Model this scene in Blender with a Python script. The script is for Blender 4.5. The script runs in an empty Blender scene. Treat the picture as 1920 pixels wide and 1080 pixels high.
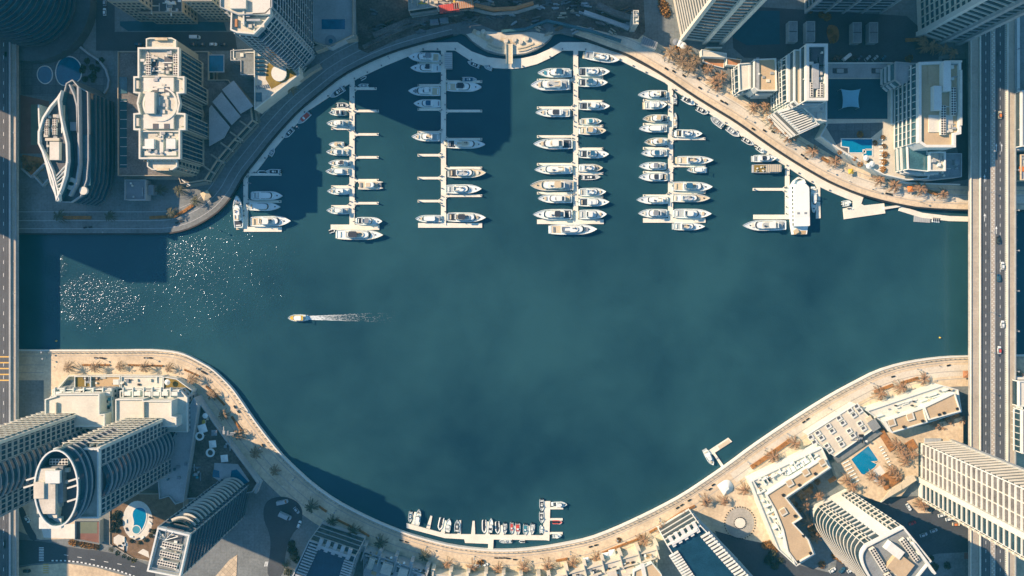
import bpy, math, random
from mathutils import Vector
R = random.Random(7)
sc = bpy.context.scene
COL = sc.collection
# ------------------------------------------------------------------ camera, sky, sun, exposure
CAMZ = 433.333          # drone height above the quay (3 px of the 1920 px photo = 1 m on the quay)
cam = bpy.data.cameras.new('camera'); co = bpy.data.objects.new('camera', cam); COL.objects.link(co)
co.location = (0, 0, CAMZ); co.rotation_euler = (0, 0, 0)
cam.sensor_width = 36; cam.lens = 36 * 1300 / 1920; cam.shift_y = -50 / 1920
cam.clip_start = 1; cam.clip_end = 6000
sc.camera = co
SUNV = Vector((1.5, -0.63, -1.0)).normalized()          # direction the light travels
ELEV = math.asin(-SUNV.z); AZ = math.atan2(-SUNV.x, -SUNV.y)
W = bpy.data.worlds.new('World'); sc.world = W; W.use_nodes = True
nt = W.node_tree; sky = nt.nodes.new('ShaderNodeTexSky'); sky.sky_type = 'NISHITA'
sky.sun_disc = False; sky.sun_elevation = ELEV; sky.sun_rotation = AZ
sky.air_density = 1.0; sky.dust_density = 0.3; sky.ozone_density = 4.0
bg = nt.nodes['Background']; bg.inputs[1].default_value = 0.08
nt.links.new(sky.outputs[0], bg.inputs[0])
sl = bpy.data.lights.new('sun', 'SUN'); so = bpy.data.objects.new('sun', sl); COL.objects.link(so)
sl.energy = 5.0; sl.angle = math.radians(0.53); sl.color = (1.0, 0.60, 0.385)
so.rotation_euler = SUNV.to_track_quat('-Z', 'Y').to_euler(); so.location = (-300, 120, 300)
sc.view_settings.view_transform = 'Standard'; sc.view_settings.look = 'None'
sc.view_settings.exposure = 1.08; sc.view_settings.gamma = 1
# ------------------------------------------------------------------ helpers
def k_(z): return 1 - z / CAMZ
def P(px, py, z=0.0):
    k = k_(z); return ((px - 960) / 3 * k, (490 - py) / 3 * k, z)
def PP(pts, z=0.0): return [P(x, y, z)[:2] for x, y in pts]
def area(p): return sum(p[i][0]*p[(i+1) % len(p)][1]-p[(i+1) % len(p)][0]*p[i][1] for i in range(len(p)))/2
def ccw(p): return list(p) if area(p) > 0 else list(reversed(p))
ORG = {}; LOCAL = set()
def link(o): COL.objects.link(o); return o
def tag(o, label=None, cat=None, group=None, kind=None):
    if label: o['label'] = label
    if cat: o['category'] = cat
    if group: o['group'] = group
    if kind: o['kind'] = kind
    return o
def empty(name, loc, rz=0.0, label=None, cat=None, group=None, local=False):
    o = link(bpy.data.objects.new(name, None)); o.location = loc; o.rotation_euler = (0, 0, rz)
    o.empty_display_size = 1
    ORG[o] = Vector(loc)
    if local: LOCAL.add(o)
    return tag(o, label, cat, group)
def offs(path, d, closed=False):
    """offset a polyline to the right of its direction by d (outward for a CCW polygon)"""
    n = len(path); out = []
    for i in range(n):
        ns = []
        for a, b in ((i-1, i), (i, i+1)):
            if closed: pa, pb = path[a % n], path[b % n]
            else:
                if a < 0 or b >= n: continue
                pa, pb = path[a], path[b]
            dx, dy = pb[0]-pa[0], pb[1]-pa[1]; l = math.hypot(dx, dy) or 1
            ns.append((dy/l, -dx/l))
        mx = sum(v[0] for v in ns); my = sum(v[1] for v in ns); l = math.hypot(mx, my) or 1
        mx /= l; my /= l; c = max(0.35, mx*ns[0][0]+my*ns[0][1])
        out.append((path[i][0]+mx*d/c, path[i][1]+my*d/c))
    return out
class MB:
    def __init__(s): s.v = []; s.f = []; s.m = []
    def face(s, pts, mi=0):
        b = len(s.v); s.v += [tuple(p) for p in pts]; s.f.append(tuple(range(b, b+len(pts)))); s.m.append(mi)
    def prism(s, poly, z0, z1, mi=0, top=None, bottom=False):
        p = ccw(poly); n = len(p); t = mi if top is None else top
        for i in range(n):
            a, b = p[i], p[(i+1) % n]
            s.face([(a[0], a[1], z0), (b[0], b[1], z0), (b[0], b[1], z1), (a[0], a[1], z1)], mi)
        s.face([(x, y, z1) for x, y in p], t)
        if bottom: s.face([(x, y, z0) for x, y in reversed(p)], mi)
    def taper(s, poly, poly2, z0, z1, mi=0, top=None):
        n = len(poly); t = mi if top is None else top
        for i in range(n):
            a, b, c, d = poly[i], poly[(i+1) % n], poly2[(i+1) % n], poly2[i]
            s.face([(a[0], a[1], z0), (b[0], b[1], z0), (c[0], c[1], z1), (d[0], d[1], z1)], mi)
        s.face([(x, y, z1) for x, y in poly2], t)
    def box(s, x0, y0, z0, x1, y1, z1, mi=0): s.prism([(x0, y0), (x1, y0), (x1, y1), (x0, y1)], z0, z1, mi, bottom=True)
    def obox(s, cx, cy, sx, sy, z0, z1, a=0, mi=0):
        c, n = math.cos(a), math.sin(a)
        s.prism([(cx+x*c-y*n, cy+x*n+y*c) for x, y in ((-sx/2, -sy/2), (sx/2, -sy/2), (sx/2, sy/2), (-sx/2, sy/2))], z0, z1, mi, bottom=True)
    def path(s, path, d0, d1, z0, z1, mi=0, closed=False):
        a = offs(path, d0, closed) if d0 else list(path); b = offs(path, d1, closed); n = len(path)
        for i in range(n if closed else n-1):
            j = (i+1) % n
            s.face([(a[i][0], a[i][1], z1), (b[i][0], b[i][1], z1), (b[j][0], b[j][1], z1), (a[j][0], a[j][1], z1)], mi)
            s.face([(b[i][0], b[i][1], z0), (b[j][0], b[j][1], z0), (b[j][0], b[j][1], z1), (b[i][0], b[i][1], z1)], mi)
            s.face([(a[j][0], a[j][1], z0), (a[i][0], a[i][1], z0), (a[i][0], a[i][1], z1), (a[j][0], a[j][1], z1)], mi)
            s.face([(a[j][0], a[j][1], z0), (b[j][0], b[j][1], z0), (b[i][0], b[i][1], z0), (a[i][0], a[i][1], z0)], mi)
        if not closed:
            for i in (0, n-1):
                q = [(a[i][0], a[i][1], z0), (b[i][0], b[i][1], z0), (b[i][0], b[i][1], z1), (a[i][0], a[i][1], z1)]
                s.face(q if i == 0 else q[::-1], mi)
    def tube(s, p, q, r0, r1=None, n=6, mi=0):
        p, q = Vector(p), Vector(q); r1 = r0 if r1 is None else r1
        d = (q-p).normalized(); u = d.orthogonal().normalized(); w = d.cross(u)
        A = [p+(u*math.cos(2*math.pi*i/n)+w*math.sin(2*math.pi*i/n))*r0 for i in range(n)]
        B = [q+(u*math.cos(2*math.pi*i/n)+w*math.sin(2*math.pi*i/n))*r1 for i in range(n)]
        for i in range(n): s.face([A[i], A[(i+1) % n], B[(i+1) % n], B[i]], mi)
        s.face(B, mi); s.face(A[::-1], mi)
    def build(s, name, mats, parent=None, loc=(0, 0, 0), smooth=False):
        if not isinstance(mats, (list, tuple)): mats = [mats]
        me = bpy.data.meshes.new(name)
        if parent is None:
            xs = [v[0] for v in s.v]; ys = [v[1] for v in s.v]; zs = [v[2] for v in s.v]
            org = Vector(((min(xs)+max(xs))/2, (min(ys)+max(ys))/2, min(zs)))
        elif parent in LOCAL: org = Vector((0, 0, 0))
        else: org = ORG[parent]
        me.from_pydata([(v[0]-org.x, v[1]-org.y, v[2]-org.z) for v in s.v], [], s.f)
        for m in mats: me.materials.append(m)
        me.polygons.foreach_set('material_index', s.m)
        if smooth: me.polygons.foreach_set('use_smooth', [True]*len(s.f))
        o = link(bpy.data.objects.new(name, me))
        if parent is None: o.location = org; ORG[o] = org
        else:
            o.parent = parent; o.location = loc; ORG[o] = org
            if parent in LOCAL: LOCAL.add(o)
        return o
def dup_part(o, dz, parent=None):
    c = o.copy(); c.location = (o.location[0], o.location[1], o.location[2]+dz); COL.objects.link(c); return c
def dup_tree(root, loc, rz, label, scale=None, group=None):
    r = root.copy(); COL.objects.link(r); r.location = loc; r.rotation_euler = (0, 0, rz)
    if scale: r.scale = scale if isinstance(scale, tuple) else (scale,)*3
    r['label'] = label
    if group: r['group'] = group
    for ch in list(root.children):
        c = ch.copy(); COL.objects.link(c); c.parent = r
        for g in list(ch.children):
            d = g.copy(); COL.objects.link(d); d.parent = c
    return r
def ell(cx, cy, rx, ry, n=24, a0=0, a1=360, rot=0):
    o = []; full = abs(a1-a0) >= 360; c, s_ = math.cos(rot), math.sin(rot)
    for i in range(n if full else n+1):
        t = math.radians(a0+(a1-a0)*i/n); x, y = rx*math.cos(t), ry*math.sin(t)
        o.append((cx+x*c-y*s_, cy+x*s_+y*c))
    return o
def smooth_path(p, it=2, closed=False):
    for _ in range(it):
        q = []; n = len(p)
        if not closed: q.append(p[0])
        for i in range(n if closed else n-1):
            a, b = p[i], p[(i+1) % n]
            q.append((a[0]*.75+b[0]*.25, a[1]*.75+b[1]*.25)); q.append((a[0]*.25+b[0]*.75, a[1]*.25+b[1]*.75))
        if not closed: q.append(p[-1])
        p = q
    return p
def along(path, step, start=0):
    """points + tangent angle every step along a polyline"""
    out = []; acc = start
    for a, b in zip(path, path[1:]):
        l = math.hypot(b[0]-a[0], b[1]-a[1])
        while acc <= l:
            t = acc/l; out.append((a[0]+(b[0]-a[0])*t, a[1]+(b[1]-a[1])*t, math.atan2(b[1]-a[1], b[0]-a[0]))); acc += step
        acc -= l
    return out
# ------------------------------------------------------------------ materials (procedural)
MATS = {}
def M(name, col, rough=.7, var=.14, scale=.25, metal=0., fine=None, bump=0., tiles=None, spec=.4):
    m = bpy.data.materials.new(name); m.use_nodes = True; t = m.node_tree; N = t.nodes; L = t.links
    col = (min(.86, col[0]*.77), min(.86, col[1]*1.03), min(.86, col[2]*1.10))
    b = N['Principled BSDF']; b.inputs['Roughness'].default_value = rough; b.inputs['Metallic'].default_value = metal
    b.inputs['Specular IOR Level'].default_value = spec
    g = N.new('ShaderNodeNewGeometry')
    n1 = N.new('ShaderNodeTexNoise'); n1.inputs['Scale'].default_value = scale; n1.inputs['Detail'].default_value = 6
    n1.inputs['Roughness'].default_value = .65
    L.new(g.outputs['Position'], n1.inputs['Vector'])
    r1 = N.new('ShaderNodeMapRange'); r1.inputs[1].default_value = .3; r1.inputs[2].default_value = .7
    r1.inputs[3].default_value = 1-var; r1.inputs[4].default_value = 1+var
    L.new(n1.outputs[0], r1.inputs[0])
    n2 = N.new('ShaderNodeTexNoise'); n2.inputs['Scale'].default_value = fine or scale*9; n2.inputs['Detail'].default_value = 3
    L.new(g.outputs['Position'], n2.inputs['Vector'])
    r2 = N.new('ShaderNodeMapRange'); r2.inputs[1].default_value = .3; r2.inputs[2].default_value = .7
    r2.inputs[3].default_value = 1-var*.6; r2.inputs[4].default_value = 1+var*.6
    L.new(n2.outputs[0], r2.inputs[0])
    mu = N.new('ShaderNodeMath'); mu.operation = 'MULTIPLY'; L.new(r1.outputs[0], mu.inputs[0]); L.new(r2.outputs[0], mu.inputs[1])
    val = mu.outputs[0]
    if tiles:
        sx, sy, amt, rot = tiles
        mp = N.new('ShaderNodeMapping'); mp.inputs['Rotation'].default_value = (0, 0, rot); L.new(g.outputs['Position'], mp.inputs[0])
        br = N.new('ShaderNodeTexBrick'); br.inputs['Scale'].default_value = 1; br.inputs['Brick Width'].default_value = sx
        br.inputs['Row Height'].default_value = sy; br.inputs['Mortar Size'].default_value = .12; br.offset = 0
        br.inputs['Color1'].default_value = (1, 1, 1, 1); br.inputs['Color2'].default_value = (1-amt*.5,)*3+(1,)
        br.inputs['Mortar'].default_value = (1-amt,)*3+(1,)
        L.new(mp.outputs[0], br.inputs['Vector'])
        m2 = N.new('ShaderNodeMath'); m2.operation = 'MULTIPLY'; L.new(val, m2.inputs[0]); L.new(br.outputs['Color'], m2.inputs[1]); val = m2.outputs[0]
    vm = N.new('ShaderNodeVectorMath'); vm.operation = 'SCALE'; vm.inputs[0].default_value = col
    L.new(val, vm.inputs['Scale']); L.new(vm.outputs[0], b.inputs['Base Color'])
    if bump:
        bp = N.new('ShaderNodeBump'); bp.inputs['Strength'].default_value = bump; bp.inputs['Distance'].default_value = .3
        L.new(n2.outputs[0], bp.inputs['Height']); L.new(bp.outputs[0], b.inputs['Normal'])
    MATS[name] = m; return m
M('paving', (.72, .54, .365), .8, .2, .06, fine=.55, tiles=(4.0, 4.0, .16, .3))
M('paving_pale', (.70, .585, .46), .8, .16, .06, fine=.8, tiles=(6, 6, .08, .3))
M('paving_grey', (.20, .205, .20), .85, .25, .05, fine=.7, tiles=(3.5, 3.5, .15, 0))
M('plaza_tiles', (.14, .15, .16), .8, .25, .06, fine=1., tiles=(5., 5., .45, 0))
M('coping', (.78, .70, .60), .6, .08)
M('concrete', (.42, .37, .32), .85, .22, .12)
M('concrete_dark', (.16, .14, .13), .9, .4, .12)
M('soil', (.115, .09, .075), .95, .55, .09, bump=.5)
M('sand', (.66, .48, .31), .95, .25, .06)
M('asphalt', (.066, .070, .078), .85, .22, .06, fine=1.2)
M('asphalt_worn', (.078, .08, .086), .8, .25, .07, fine=1.5)
M('asphalt_bridge', (.105, .105, .11), .85, .2, .05, fine=1.2)
M('deck_paving', (.46, .37, .285), .85, .16, .08, fine=.9)
M('paint_white', (.80, .78, .74), .6, .12, .8)
M('paint_yellow', (.75, .43, .10), .6, .12, .8)
M('kerb', (.68, .61, .52), .7, .12)
M('kerb_black', (.05, .05, .055), .7, .12)
M('cream', (.66, .55, .43), .75, .10, .12)
M('cream_pale', (.70, .62, .52), .7, .10, .1)
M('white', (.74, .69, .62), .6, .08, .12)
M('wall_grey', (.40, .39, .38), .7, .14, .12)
M('wall_tan', (.40, .32, .24), .8, .14, .12)
M('tower_grey', (.38, .37, .36), .7, .14, .12)
M('wall_black', (.075, .085, .095), .5, .2, .12)
M('chequer', (.70, .53, .36), .8, .12, .2, tiles=(2.6, 2.6, .5, .75))
M('rust', (.19, .115, .065), .95, .35, .3)
M('wall_dark', (.13, .14, .15), .6, .2, .12)
M('roof_beige', (.55, .385, .235), .85, .10, .1, fine=1.)
M('roof_pale', (.62, .53, .43), .85, .16, .12, fine=1.2)
M('roof_grey', (.25, .25, .25), .85, .2, .12)
M('roof_dark', (.085, .09, .10), .7, .25, .15)
M('glass', (.025, .05, .062), .12, .35, .2, spec=.7)
M('glass_teal', (.05, .12, .14), .15, .3, .15, spec=.7)
M('glass_blue', (.012, .05, .085), .1, .25, .15, spec=.6)
M('steel', (.62, .60, .57), .35, .1, metal=.6)
M('metal_grey', (.32, .32, .32), .5, .15)
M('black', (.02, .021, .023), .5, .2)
M('dock', (.84, .74, .61), .75, .10, .2, fine=2.)
M('dock_edge', (.50, .42, .34), .8, .1)
M('hull_white', (.86, .84, .80), .25, .03, spec=.5)
M('hull_cream', (.80, .71, .58), .3, .03)
M('deck_teak', (.52, .34, .18), .7, .12, 1.)
M('deck_tan', (.66, .52, .36), .7, .1, 1.)
M('deck_grey', (.45, .45, .44), .7, .1, 1.)
M('canvas_blue', (.012, .10, .19), .7, .12, .8)
M('canvas_dark', (.028, .04, .06), .7, .15, .8)
M('canvas_white', (.80, .77, .71), .8, .06)
M('canvas_grey', (.24, .25, .27), .8, .12)
M('canvas_teal', (.05, .26, .33), .8, .08)
M('canvas_sky', (.22, .46, .56), .8, .06)
M('canvas_tan', (.62, .47, .30), .8, .08)
M('red', (.62, .085, .065), .5, .12)
M('orange', (.72, .20, .04), .6, .15)
M('yellow', (.75, .46, .06), .5, .1)
M('turf', (.24, .155, .032), .95, .25, .3)
M('bed', (.36, .15, .045), .95, .4, .4)
M('terracotta', (.50, .22, .10), .9, .18, .3)
M('frond', (.40, .215, .11), .7, .35, .5)
M('frond_grey', (.30, .19, .105), .7, .35, .5)
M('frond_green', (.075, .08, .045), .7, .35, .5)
M('trunk', (.16, .11, .075), .95, .3, 1.)
M('leaf', (.33, .15, .035), .8, .5, .6)
M('leaf_dark', (.055, .06, .03), .8, .5, .6)
M('leaf_green', (.10, .085, .03), .8, .5, .6)
M('court_green', (.16, .175, .12), .9, .12)
M('court_red', (.22, .10, .075), .9, .15)
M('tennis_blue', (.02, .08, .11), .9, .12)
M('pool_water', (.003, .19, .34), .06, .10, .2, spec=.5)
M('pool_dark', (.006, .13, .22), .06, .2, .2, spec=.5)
M('skin', (.35, .20, .13), .7, .05)
M('foam', (.75, .77, .76), .8, .1)
CARC = {}
for n_, c_ in (('car_white', (.78, .77, .74)), ('car_silver', (.42, .43, .44)), ('car_black', (.02, .021, .025)), ('car_blue', (.03, .10, .16)), ('car_red', (.45, .03, .025)), ('car_cream', (.75, .62, .42))):
    M(n_, c_, .3, .03, spec=.6)
def mt(n): return MATS[n]
# ------------------------------------------------------------------ the setting: water, land, promenade
WZ = -2.5
def water_mat():
    m = bpy.data.materials.new('marina_water'); m.use_nodes = True; t = m.node_tree; N = t.nodes; L = t.links
    N.remove(N['Principled BSDF']); out = [n for n in N if n.type == 'OUTPUT_MATERIAL'][0]
    g = N.new('ShaderNodeNewGeometry')
    def noise(sc_, det, dist=0):
        n = N.new('ShaderNodeTexNoise'); n.inputs['Scale'].default_value = sc_; n.inputs['Detail'].default_value = det
        n.inputs['Distortion'].default_value = dist; L.new(g.outputs['Position'], n.inputs['Vector']); return n.outputs[0]
    def math_(op, a, b_, c=None):
        n = N.new('ShaderNodeMath'); n.operation = op
        for k, v in enumerate((a, b_, c)):
            if v is None: continue
            if isinstance(v, (int, float)): n.inputs[k].default_value = v
            else: L.new(v, n.inputs[k])
        return n.outputs[0]
    wob = noise(.02, 4)
    def blob(px, py, rx, ry, soft=.9):
        """1 inside a ragged ellipse fixed to a place in the basin, 0 outside"""
        x, y, _ = P(px, py, WZ); mp = N.new('ShaderNodeMapping'); mp.vector_type = 'POINT'; L.new(g.outputs['Position'], mp.inputs[0])
        mp.inputs['Scale'].default_value = (3/rx, 3/ry, 0); mp.inputs['Location'].default_value = (-x*3/rx, -y*3/ry, 0)
        ln = N.new('ShaderNodeVectorMath'); ln.operation = 'LENGTH'; L.new(mp.outputs[0], ln.inputs[0])
        d = math_('ADD', ln.outputs['Value'], math_('MULTIPLY_ADD', wob, 1.6, -.8))
        r = N.new('ShaderNodeMapRange'); r.inputs[1].default_value = 1+soft/2; r.inputs[2].default_value = 1-soft/2; L.new(d, r.inputs[0]); return r.outputs[0]
    a = noise(.012, 5, .5); d = noise(.05, 6, .3)
    v = math_('MULTIPLY_ADD', d, .35, a)
    v = math_('MULTIPLY_ADD', blob(930, 830, 190, 110), -.16, v); v = math_('MULTIPLY_ADD', blob(930, 600, 420, 190, 1.4), .09, v)
    v = math_('MULTIPLY_ADD', blob(1560, 560, 300, 160, 1.4), -.07, v)
    cr = N.new('ShaderNodeValToRGB'); e = cr.color_ramp.elements
    e[0].position = .38; e[0].color = (.007, .036, .056, 1); e[1].position = .88; e[1].color = (.020, .083, .104, 1)
    L.new(v, cr.inputs[0])
    # the murky water below is lit softly; the surface film carries the ripples and the sun's glints
    df = N.new('ShaderNodeBsdfDiffuse'); L.new(cr.outputs[0], df.inputs['Color'])
    gust = math_('MAXIMUM', math_('MAXIMUM', blob(180, 572, 92, 44, .7), blob(360, 488, 58, 44, .7)), math_('MAXIMUM', blob(106, 500, 17, 24, .6), math_('MULTIPLY', blob(390, 520, 150, 110, 1.2), .62))); amp = math_('MULTIPLY_ADD', gust, .70, .3)
    w1 = noise(1.05, 1, .6); w2 = noise(.2, 2)
    h = math_('MULTIPLY', math_('MULTIPLY_ADD', w2, 1.2, w1), amp)
    bp = N.new('ShaderNodeBump'); bp.inputs['Strength'].default_value = 1; bp.inputs['Distance'].default_value = WAVE
    L.new(h, bp.inputs['Height'])
    bs = N.new('ShaderNodeBump'); bs.inputs['Strength'].default_value = .5; bs.inputs['Distance'].default_value = .08; L.new(h, bs.inputs['Height']); L.new(bs.outputs[0], df.inputs['Normal'])
    gl = N.new('ShaderNodeBsdfGlossy'); gl.inputs['Color'].default_value = (.5, .72, 1, 1); gl.inputs['Roughness'].default_value = .15; L.new(bp.outputs[0], gl.inputs['Normal'])
    fr = N.new('ShaderNodeFresnel'); fr.inputs['IOR'].default_value = 1.5
    mx = N.new('ShaderNodeMixShader'); L.new(fr.outputs[0], mx.inputs[0]); L.new(df.outputs[0], mx.inputs[1]); L.new(gl.outputs[0], mx.inputs[2]); L.new(mx.outputs[0], out.inputs[0])
    MATS['water'] = m
WAVE = .40
water_mat()
w = MB(); w.face([(-2500, -2500, WZ), (2500, -2500, WZ), (2500, 2500, WZ), (-2500, 2500, WZ)])
tag(w.build('water', mt('water')), 'dark teal marina water filling the basin between the quays', 'water', kind='structure')
TOP = [(-300, 440), (200, 440), (300, 440), (330, 437), (360, 428), (390, 412), (415, 393), (437, 366), (448, 345), (460, 325), (482, 298), (505, 268), (531, 238), (560, 207),
       (600, 174), (640, 142), (690, 116), (735, 97), (796, 79), (850, 66), (868, 60), (884, 78), (907, 94), (933, 102), (960, 104), (988, 101), (1013, 90), (1030, 76), (1042, 59), (1075, 67),
       (1110, 79), (1144, 92), (1160, 97), (1189, 109), (1249, 144), (1298, 178), (1340, 204), (1380, 228), (1429, 263), (1464, 287), (1500, 310), (1536, 331), (1562, 345), (1602, 362), (1640, 374),
       (1687, 385), (1729, 392), (1818, 396), (1905, 396), (2300, 396)]
BOT = [(-300, 656), (60, 656), (200, 656), (275, 655), (300, 656), (329, 659), (351, 665.5), (373, 677), (396, 690), (418, 710), (436, 729), (453, 753), (471, 780), (491, 807), (524, 849),
       (549, 874), (587, 909), (631, 940), (676, 964), (720, 984), (764, 1001), (809, 1014), (850, 1024), (899, 1030), (935, 1032), (975, 1031), (1020, 1026), (1060, 1019), (1104, 1010), (1149, 993), (1193, 973),
       (1238, 951), (1282, 927), (1327, 897), (1370, 867), (1407, 839), (1464, 800), (1518, 765), (1562, 738), (1607, 714), (1644, 695), (1689, 681), (1733, 673), (1778, 668), (1818, 667), (1910, 665), (2300, 665)]
def soft(p): return smooth_path(p, 1)
topw, botw = PP(soft(TOP)), PP(soft(BOT))
g = MB()
g.prism(topw+[(2500, topw[-1][1]), (2500, 2500), (-2500, 2500), (-2500, topw[0][1])], WZ-3, 0)
g.prism([(-2500, botw[0][1])]+botw+[(2500, botw[-1][1]), (2500, -2500), (-2500, -2500)], WZ-3, 0)
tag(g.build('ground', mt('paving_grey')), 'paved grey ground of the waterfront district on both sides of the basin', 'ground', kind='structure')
LV = [0.0]
def patch(name, pts, mat, label, z=None, it=0, kind='structure'):
    LV[0] += .0045; zz = .01+LV[0] if z is None else z
    q = smooth_path(pts, it, True) if it else pts
    m = MB(); m.face([(x, y, zz) for x, y in ccw(PP(q, zz))])
    return tag(m.build(name, mt(mat)), label, name.replace('_', ' '), kind=kind)
def ribbon(name, path, d0, d1, mat, label, z=None):
    """flat strip beside a px path, between offsets d0 and d1 (metres, right of the direction)"""
    LV[0] += .0045; zz = .01+LV[0] if z is None else z
    w_ = PP(path, 0); a, b = offs(w_, d0), offs(w_, d1); m = MB()
    for i in range(len(w_)-1):
        m.face([(a[i][0], a[i][1], zz), (b[i][0], b[i][1], zz), (b[i+1][0], b[i+1][1], zz), (a[i+1][0], a[i+1][1], zz)])
    return tag(m.build(name, mt(mat)), label, name.replace('_', ' '), kind='structure')
tl = soft([p for p in TOP if 0 <= p[0] <= 860 or p[0] < 0][0:21])
tr = soft([p for p in TOP if p[0] >= 1044])
bl = soft(BOT)
# the world runs clockwise round the top basin (land on the left of the direction), so land offsets are negative for TOP and positive for BOT
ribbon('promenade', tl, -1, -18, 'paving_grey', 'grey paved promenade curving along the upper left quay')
ribbon('promenade', tr, -1, -15.5, 'paving', 'tan paved promenade curving along the upper right quay')
ribbon('promenade', bl, 1, 19, 'paving', 'tan paved promenade along the whole lower quay')
ribbon('path', tr, -5.2, -10.5, 'paving_pale', 'pale stone walking band inside the upper right promenade')
ribbon('path', bl[30:96], 4.0, 8.6, 'paving', 'slightly raised walking band inside the lower promenade')
ribbon('path', [p for p in bl if p[0] > 1340], 5.5, 12.5, 'paving_pale', 'streaky white paving band of the lower right promenade')
for nm, path, s, lab in (('top', tl, -1, 'dark strip painting the shaded gap at the upper left quay edge'), ('top2', tr, -1, 'dark strip painting the shaded gap at the upper right quay edge'), ('bot', bl, 1, 'pale stone coping wall on the lower quay edge')):
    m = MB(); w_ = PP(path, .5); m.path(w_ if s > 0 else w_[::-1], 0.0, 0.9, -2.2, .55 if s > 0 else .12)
    tag(m.build('quay_wall_or_shade_strip', mt('coping' if s > 0 else 'black')), lab, 'quay wall')  # upper strips are black to paint the shaded gap between quay and dock
for nm_, pth_, offs_ in (('lower', bl, (3.6, 9.2, 14.0)), ('upper right', tr, (-4.6, -9.8, -13.2)), ('upper left', tl, (-4.0, -9.0, -14.5))):
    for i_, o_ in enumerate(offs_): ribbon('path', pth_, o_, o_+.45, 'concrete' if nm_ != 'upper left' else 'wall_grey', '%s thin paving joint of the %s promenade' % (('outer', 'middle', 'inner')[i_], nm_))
# railing line beside the lower coping
m = MB(); w_ = PP(bl, .6)
for x, y, a in along(offs(w_, 1.8), 3.0): m.obox(x, y, .35, .35, 0, 1.1, a)
m.path(w_, 1.7, 1.9, .95, 1.1)
tag(m.build('railing', mt('metal_grey')), 'thin grey railing running behind the lower quay coping', 'railing')
# the half-round plaza
PLZ = [(874, 64), (886, 77), (908, 92), (933, 100), (960, 102.5), (987, 99), (1012, 88), (1028, 75), (1036, 66), (1000, 60), (950, 62), (905, 58)]
patch('plaza', PLZ, 'paving_pale', 'pale half round plaza stepping out into the top of the basin')
# ------------------------------------------------------------------ buildings: generic builders
def face_cam(a, b):
    n = (b[1]-a[1], -(b[0]-a[0])); c = ((a[0]+b[0])/2, (a[1]+b[1])/2)
    return n[0]*c[0]+n[1]*c[1] < 0
def facade(bld, path, z0, z1, style='band', fh=4.3, glass='glass', slab='cream', bay=4.0, depth=1.3, fin=.35, winh=None, margin=.6):
    """every storey of one face is a part of its own; path runs along the face with the outside on its right"""
    L = sum(math.hypot(b[0]-a[0], b[1]-a[1]) for a, b in zip(path, path[1:]))
    if L < 2: return
    n = max(1, int((z1-z0)/fh)); zb = [z1-(i+1)*fh for i in range(n)]
    if style in ('band', 'balcony', 'fins'):
        lo, hi = {'band': (1.1, fh-.65), 'balcony': (.15, fh-.45), 'fins': (.25, fh-.05)}[style]
        if winh: lo, hi = winh
        m = MB(); m.path(path, -.3, .10, zb[0]+lo, zb[0]+hi)
        o = m.build('window_band', mt(glass), bld)
        for i in range(1, n): dup_part(o, zb[i]-zb[0])
    if style == 'balcony':
        m = MB(); m.path(path, -.2, depth, zb[0]-.3, zb[0]+.0); m.path(path, depth-.16, depth, zb[0]+.0, zb[0]+.85)
        for x, y, a in along(offs(path, depth/2), bay, bay*.5): m.obox(x, y, .22, depth-.3, zb[0], zb[0]+fh-.3, a)
        o = m.build('balcony', mt(slab), bld)
        for i in range(1, n): dup_part(o, zb[i]-zb[0])
    if style == 'slab':
        m = MB(); m.path(path, -.3, .06, zb[0]+.1, zb[0]+fh-.35)
        o = m.build('window_band', mt(glass), bld)
        m = MB(); m.path(path, -.2, depth, zb[0]-.35, zb[0]+.05); s_ = m.build('floor_slab', mt(slab), bld)
        for i in range(1, n): dup_part(o, zb[i]-zb[0]); dup_part(s_, zb[i]-zb[0])
    if style in ('band', 'fins') and fin:
        o = None
        for x, y, a in along(offs(path, fin*.4), bay, bay*.25):
            if o is None:
                m = MB(); m.obox(x, y, .45 if style == 'band' else .3, fin*1.2, z1-n*fh, z1-.3, a); o = m.build('pier', mt(slab), bld); ox, oy, oa = x, y, a
            elif abs(a-oa) < 1e-4:
                c = dup_part(o, 0); c.location.x += x-ox; c.location.y += y-oy
            else:
                m = MB(); m.obox(x, y, .45 if style == 'band' else .3, fin*1.2, z1-n*fh, z1-.3, a); m.build('pier', mt(slab), bld)
    if style == 'punched':
        pts = along(path, bay, bay*.5); cells = [(zz, p) for zz in zb for p in pts]; o = None; rest = MB()
        for i, (zz, (x, y, a)) in enumerate(cells):
            if i < 90:
                if o is None:
                    m = MB(); m.obox(x, y, 1.5, .25, zz+.9, zz+2.6, a); o = m.build('window', mt(glass), bld); ref = (x, y, zz)
                else:
                    c = dup_part(o, zz-ref[2]); c.location.x += x-ref[0]; c.location.y += y-ref[1]
            else: rest.obox(x, y, 1.5, .25, zz+.9, zz+2.6, a)
        if rest.v: tag(rest.build('lower_windows', mt(glass), bld), kind='stuff')
def block(name, label, cat, pts, z, z0=0.0, zp=None, wall='cream', roof='roof_beige', par=(.45, 1.0), parmat=None, style=None, group=None, world=False, faces=None, **kw):
    """prism building with wall, roof, parapet and storeys; pts are photo px seen at height zp (default: the roof)"""
    poly = ccw(pts if world else PP(pts, z if zp is None else zp)); n = len(poly)
    cx = sum(p[0] for p in poly)/n; cy = sum(p[1] for p in poly)/n
    e = empty(name, (cx, cy, z0), label=label, cat=cat, group=group)
    add_block(e, poly, z, z0, wall, roof, par, parmat, style, faces, **kw)
    e_poly[e] = poly
    return e
e_poly = {}
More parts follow.
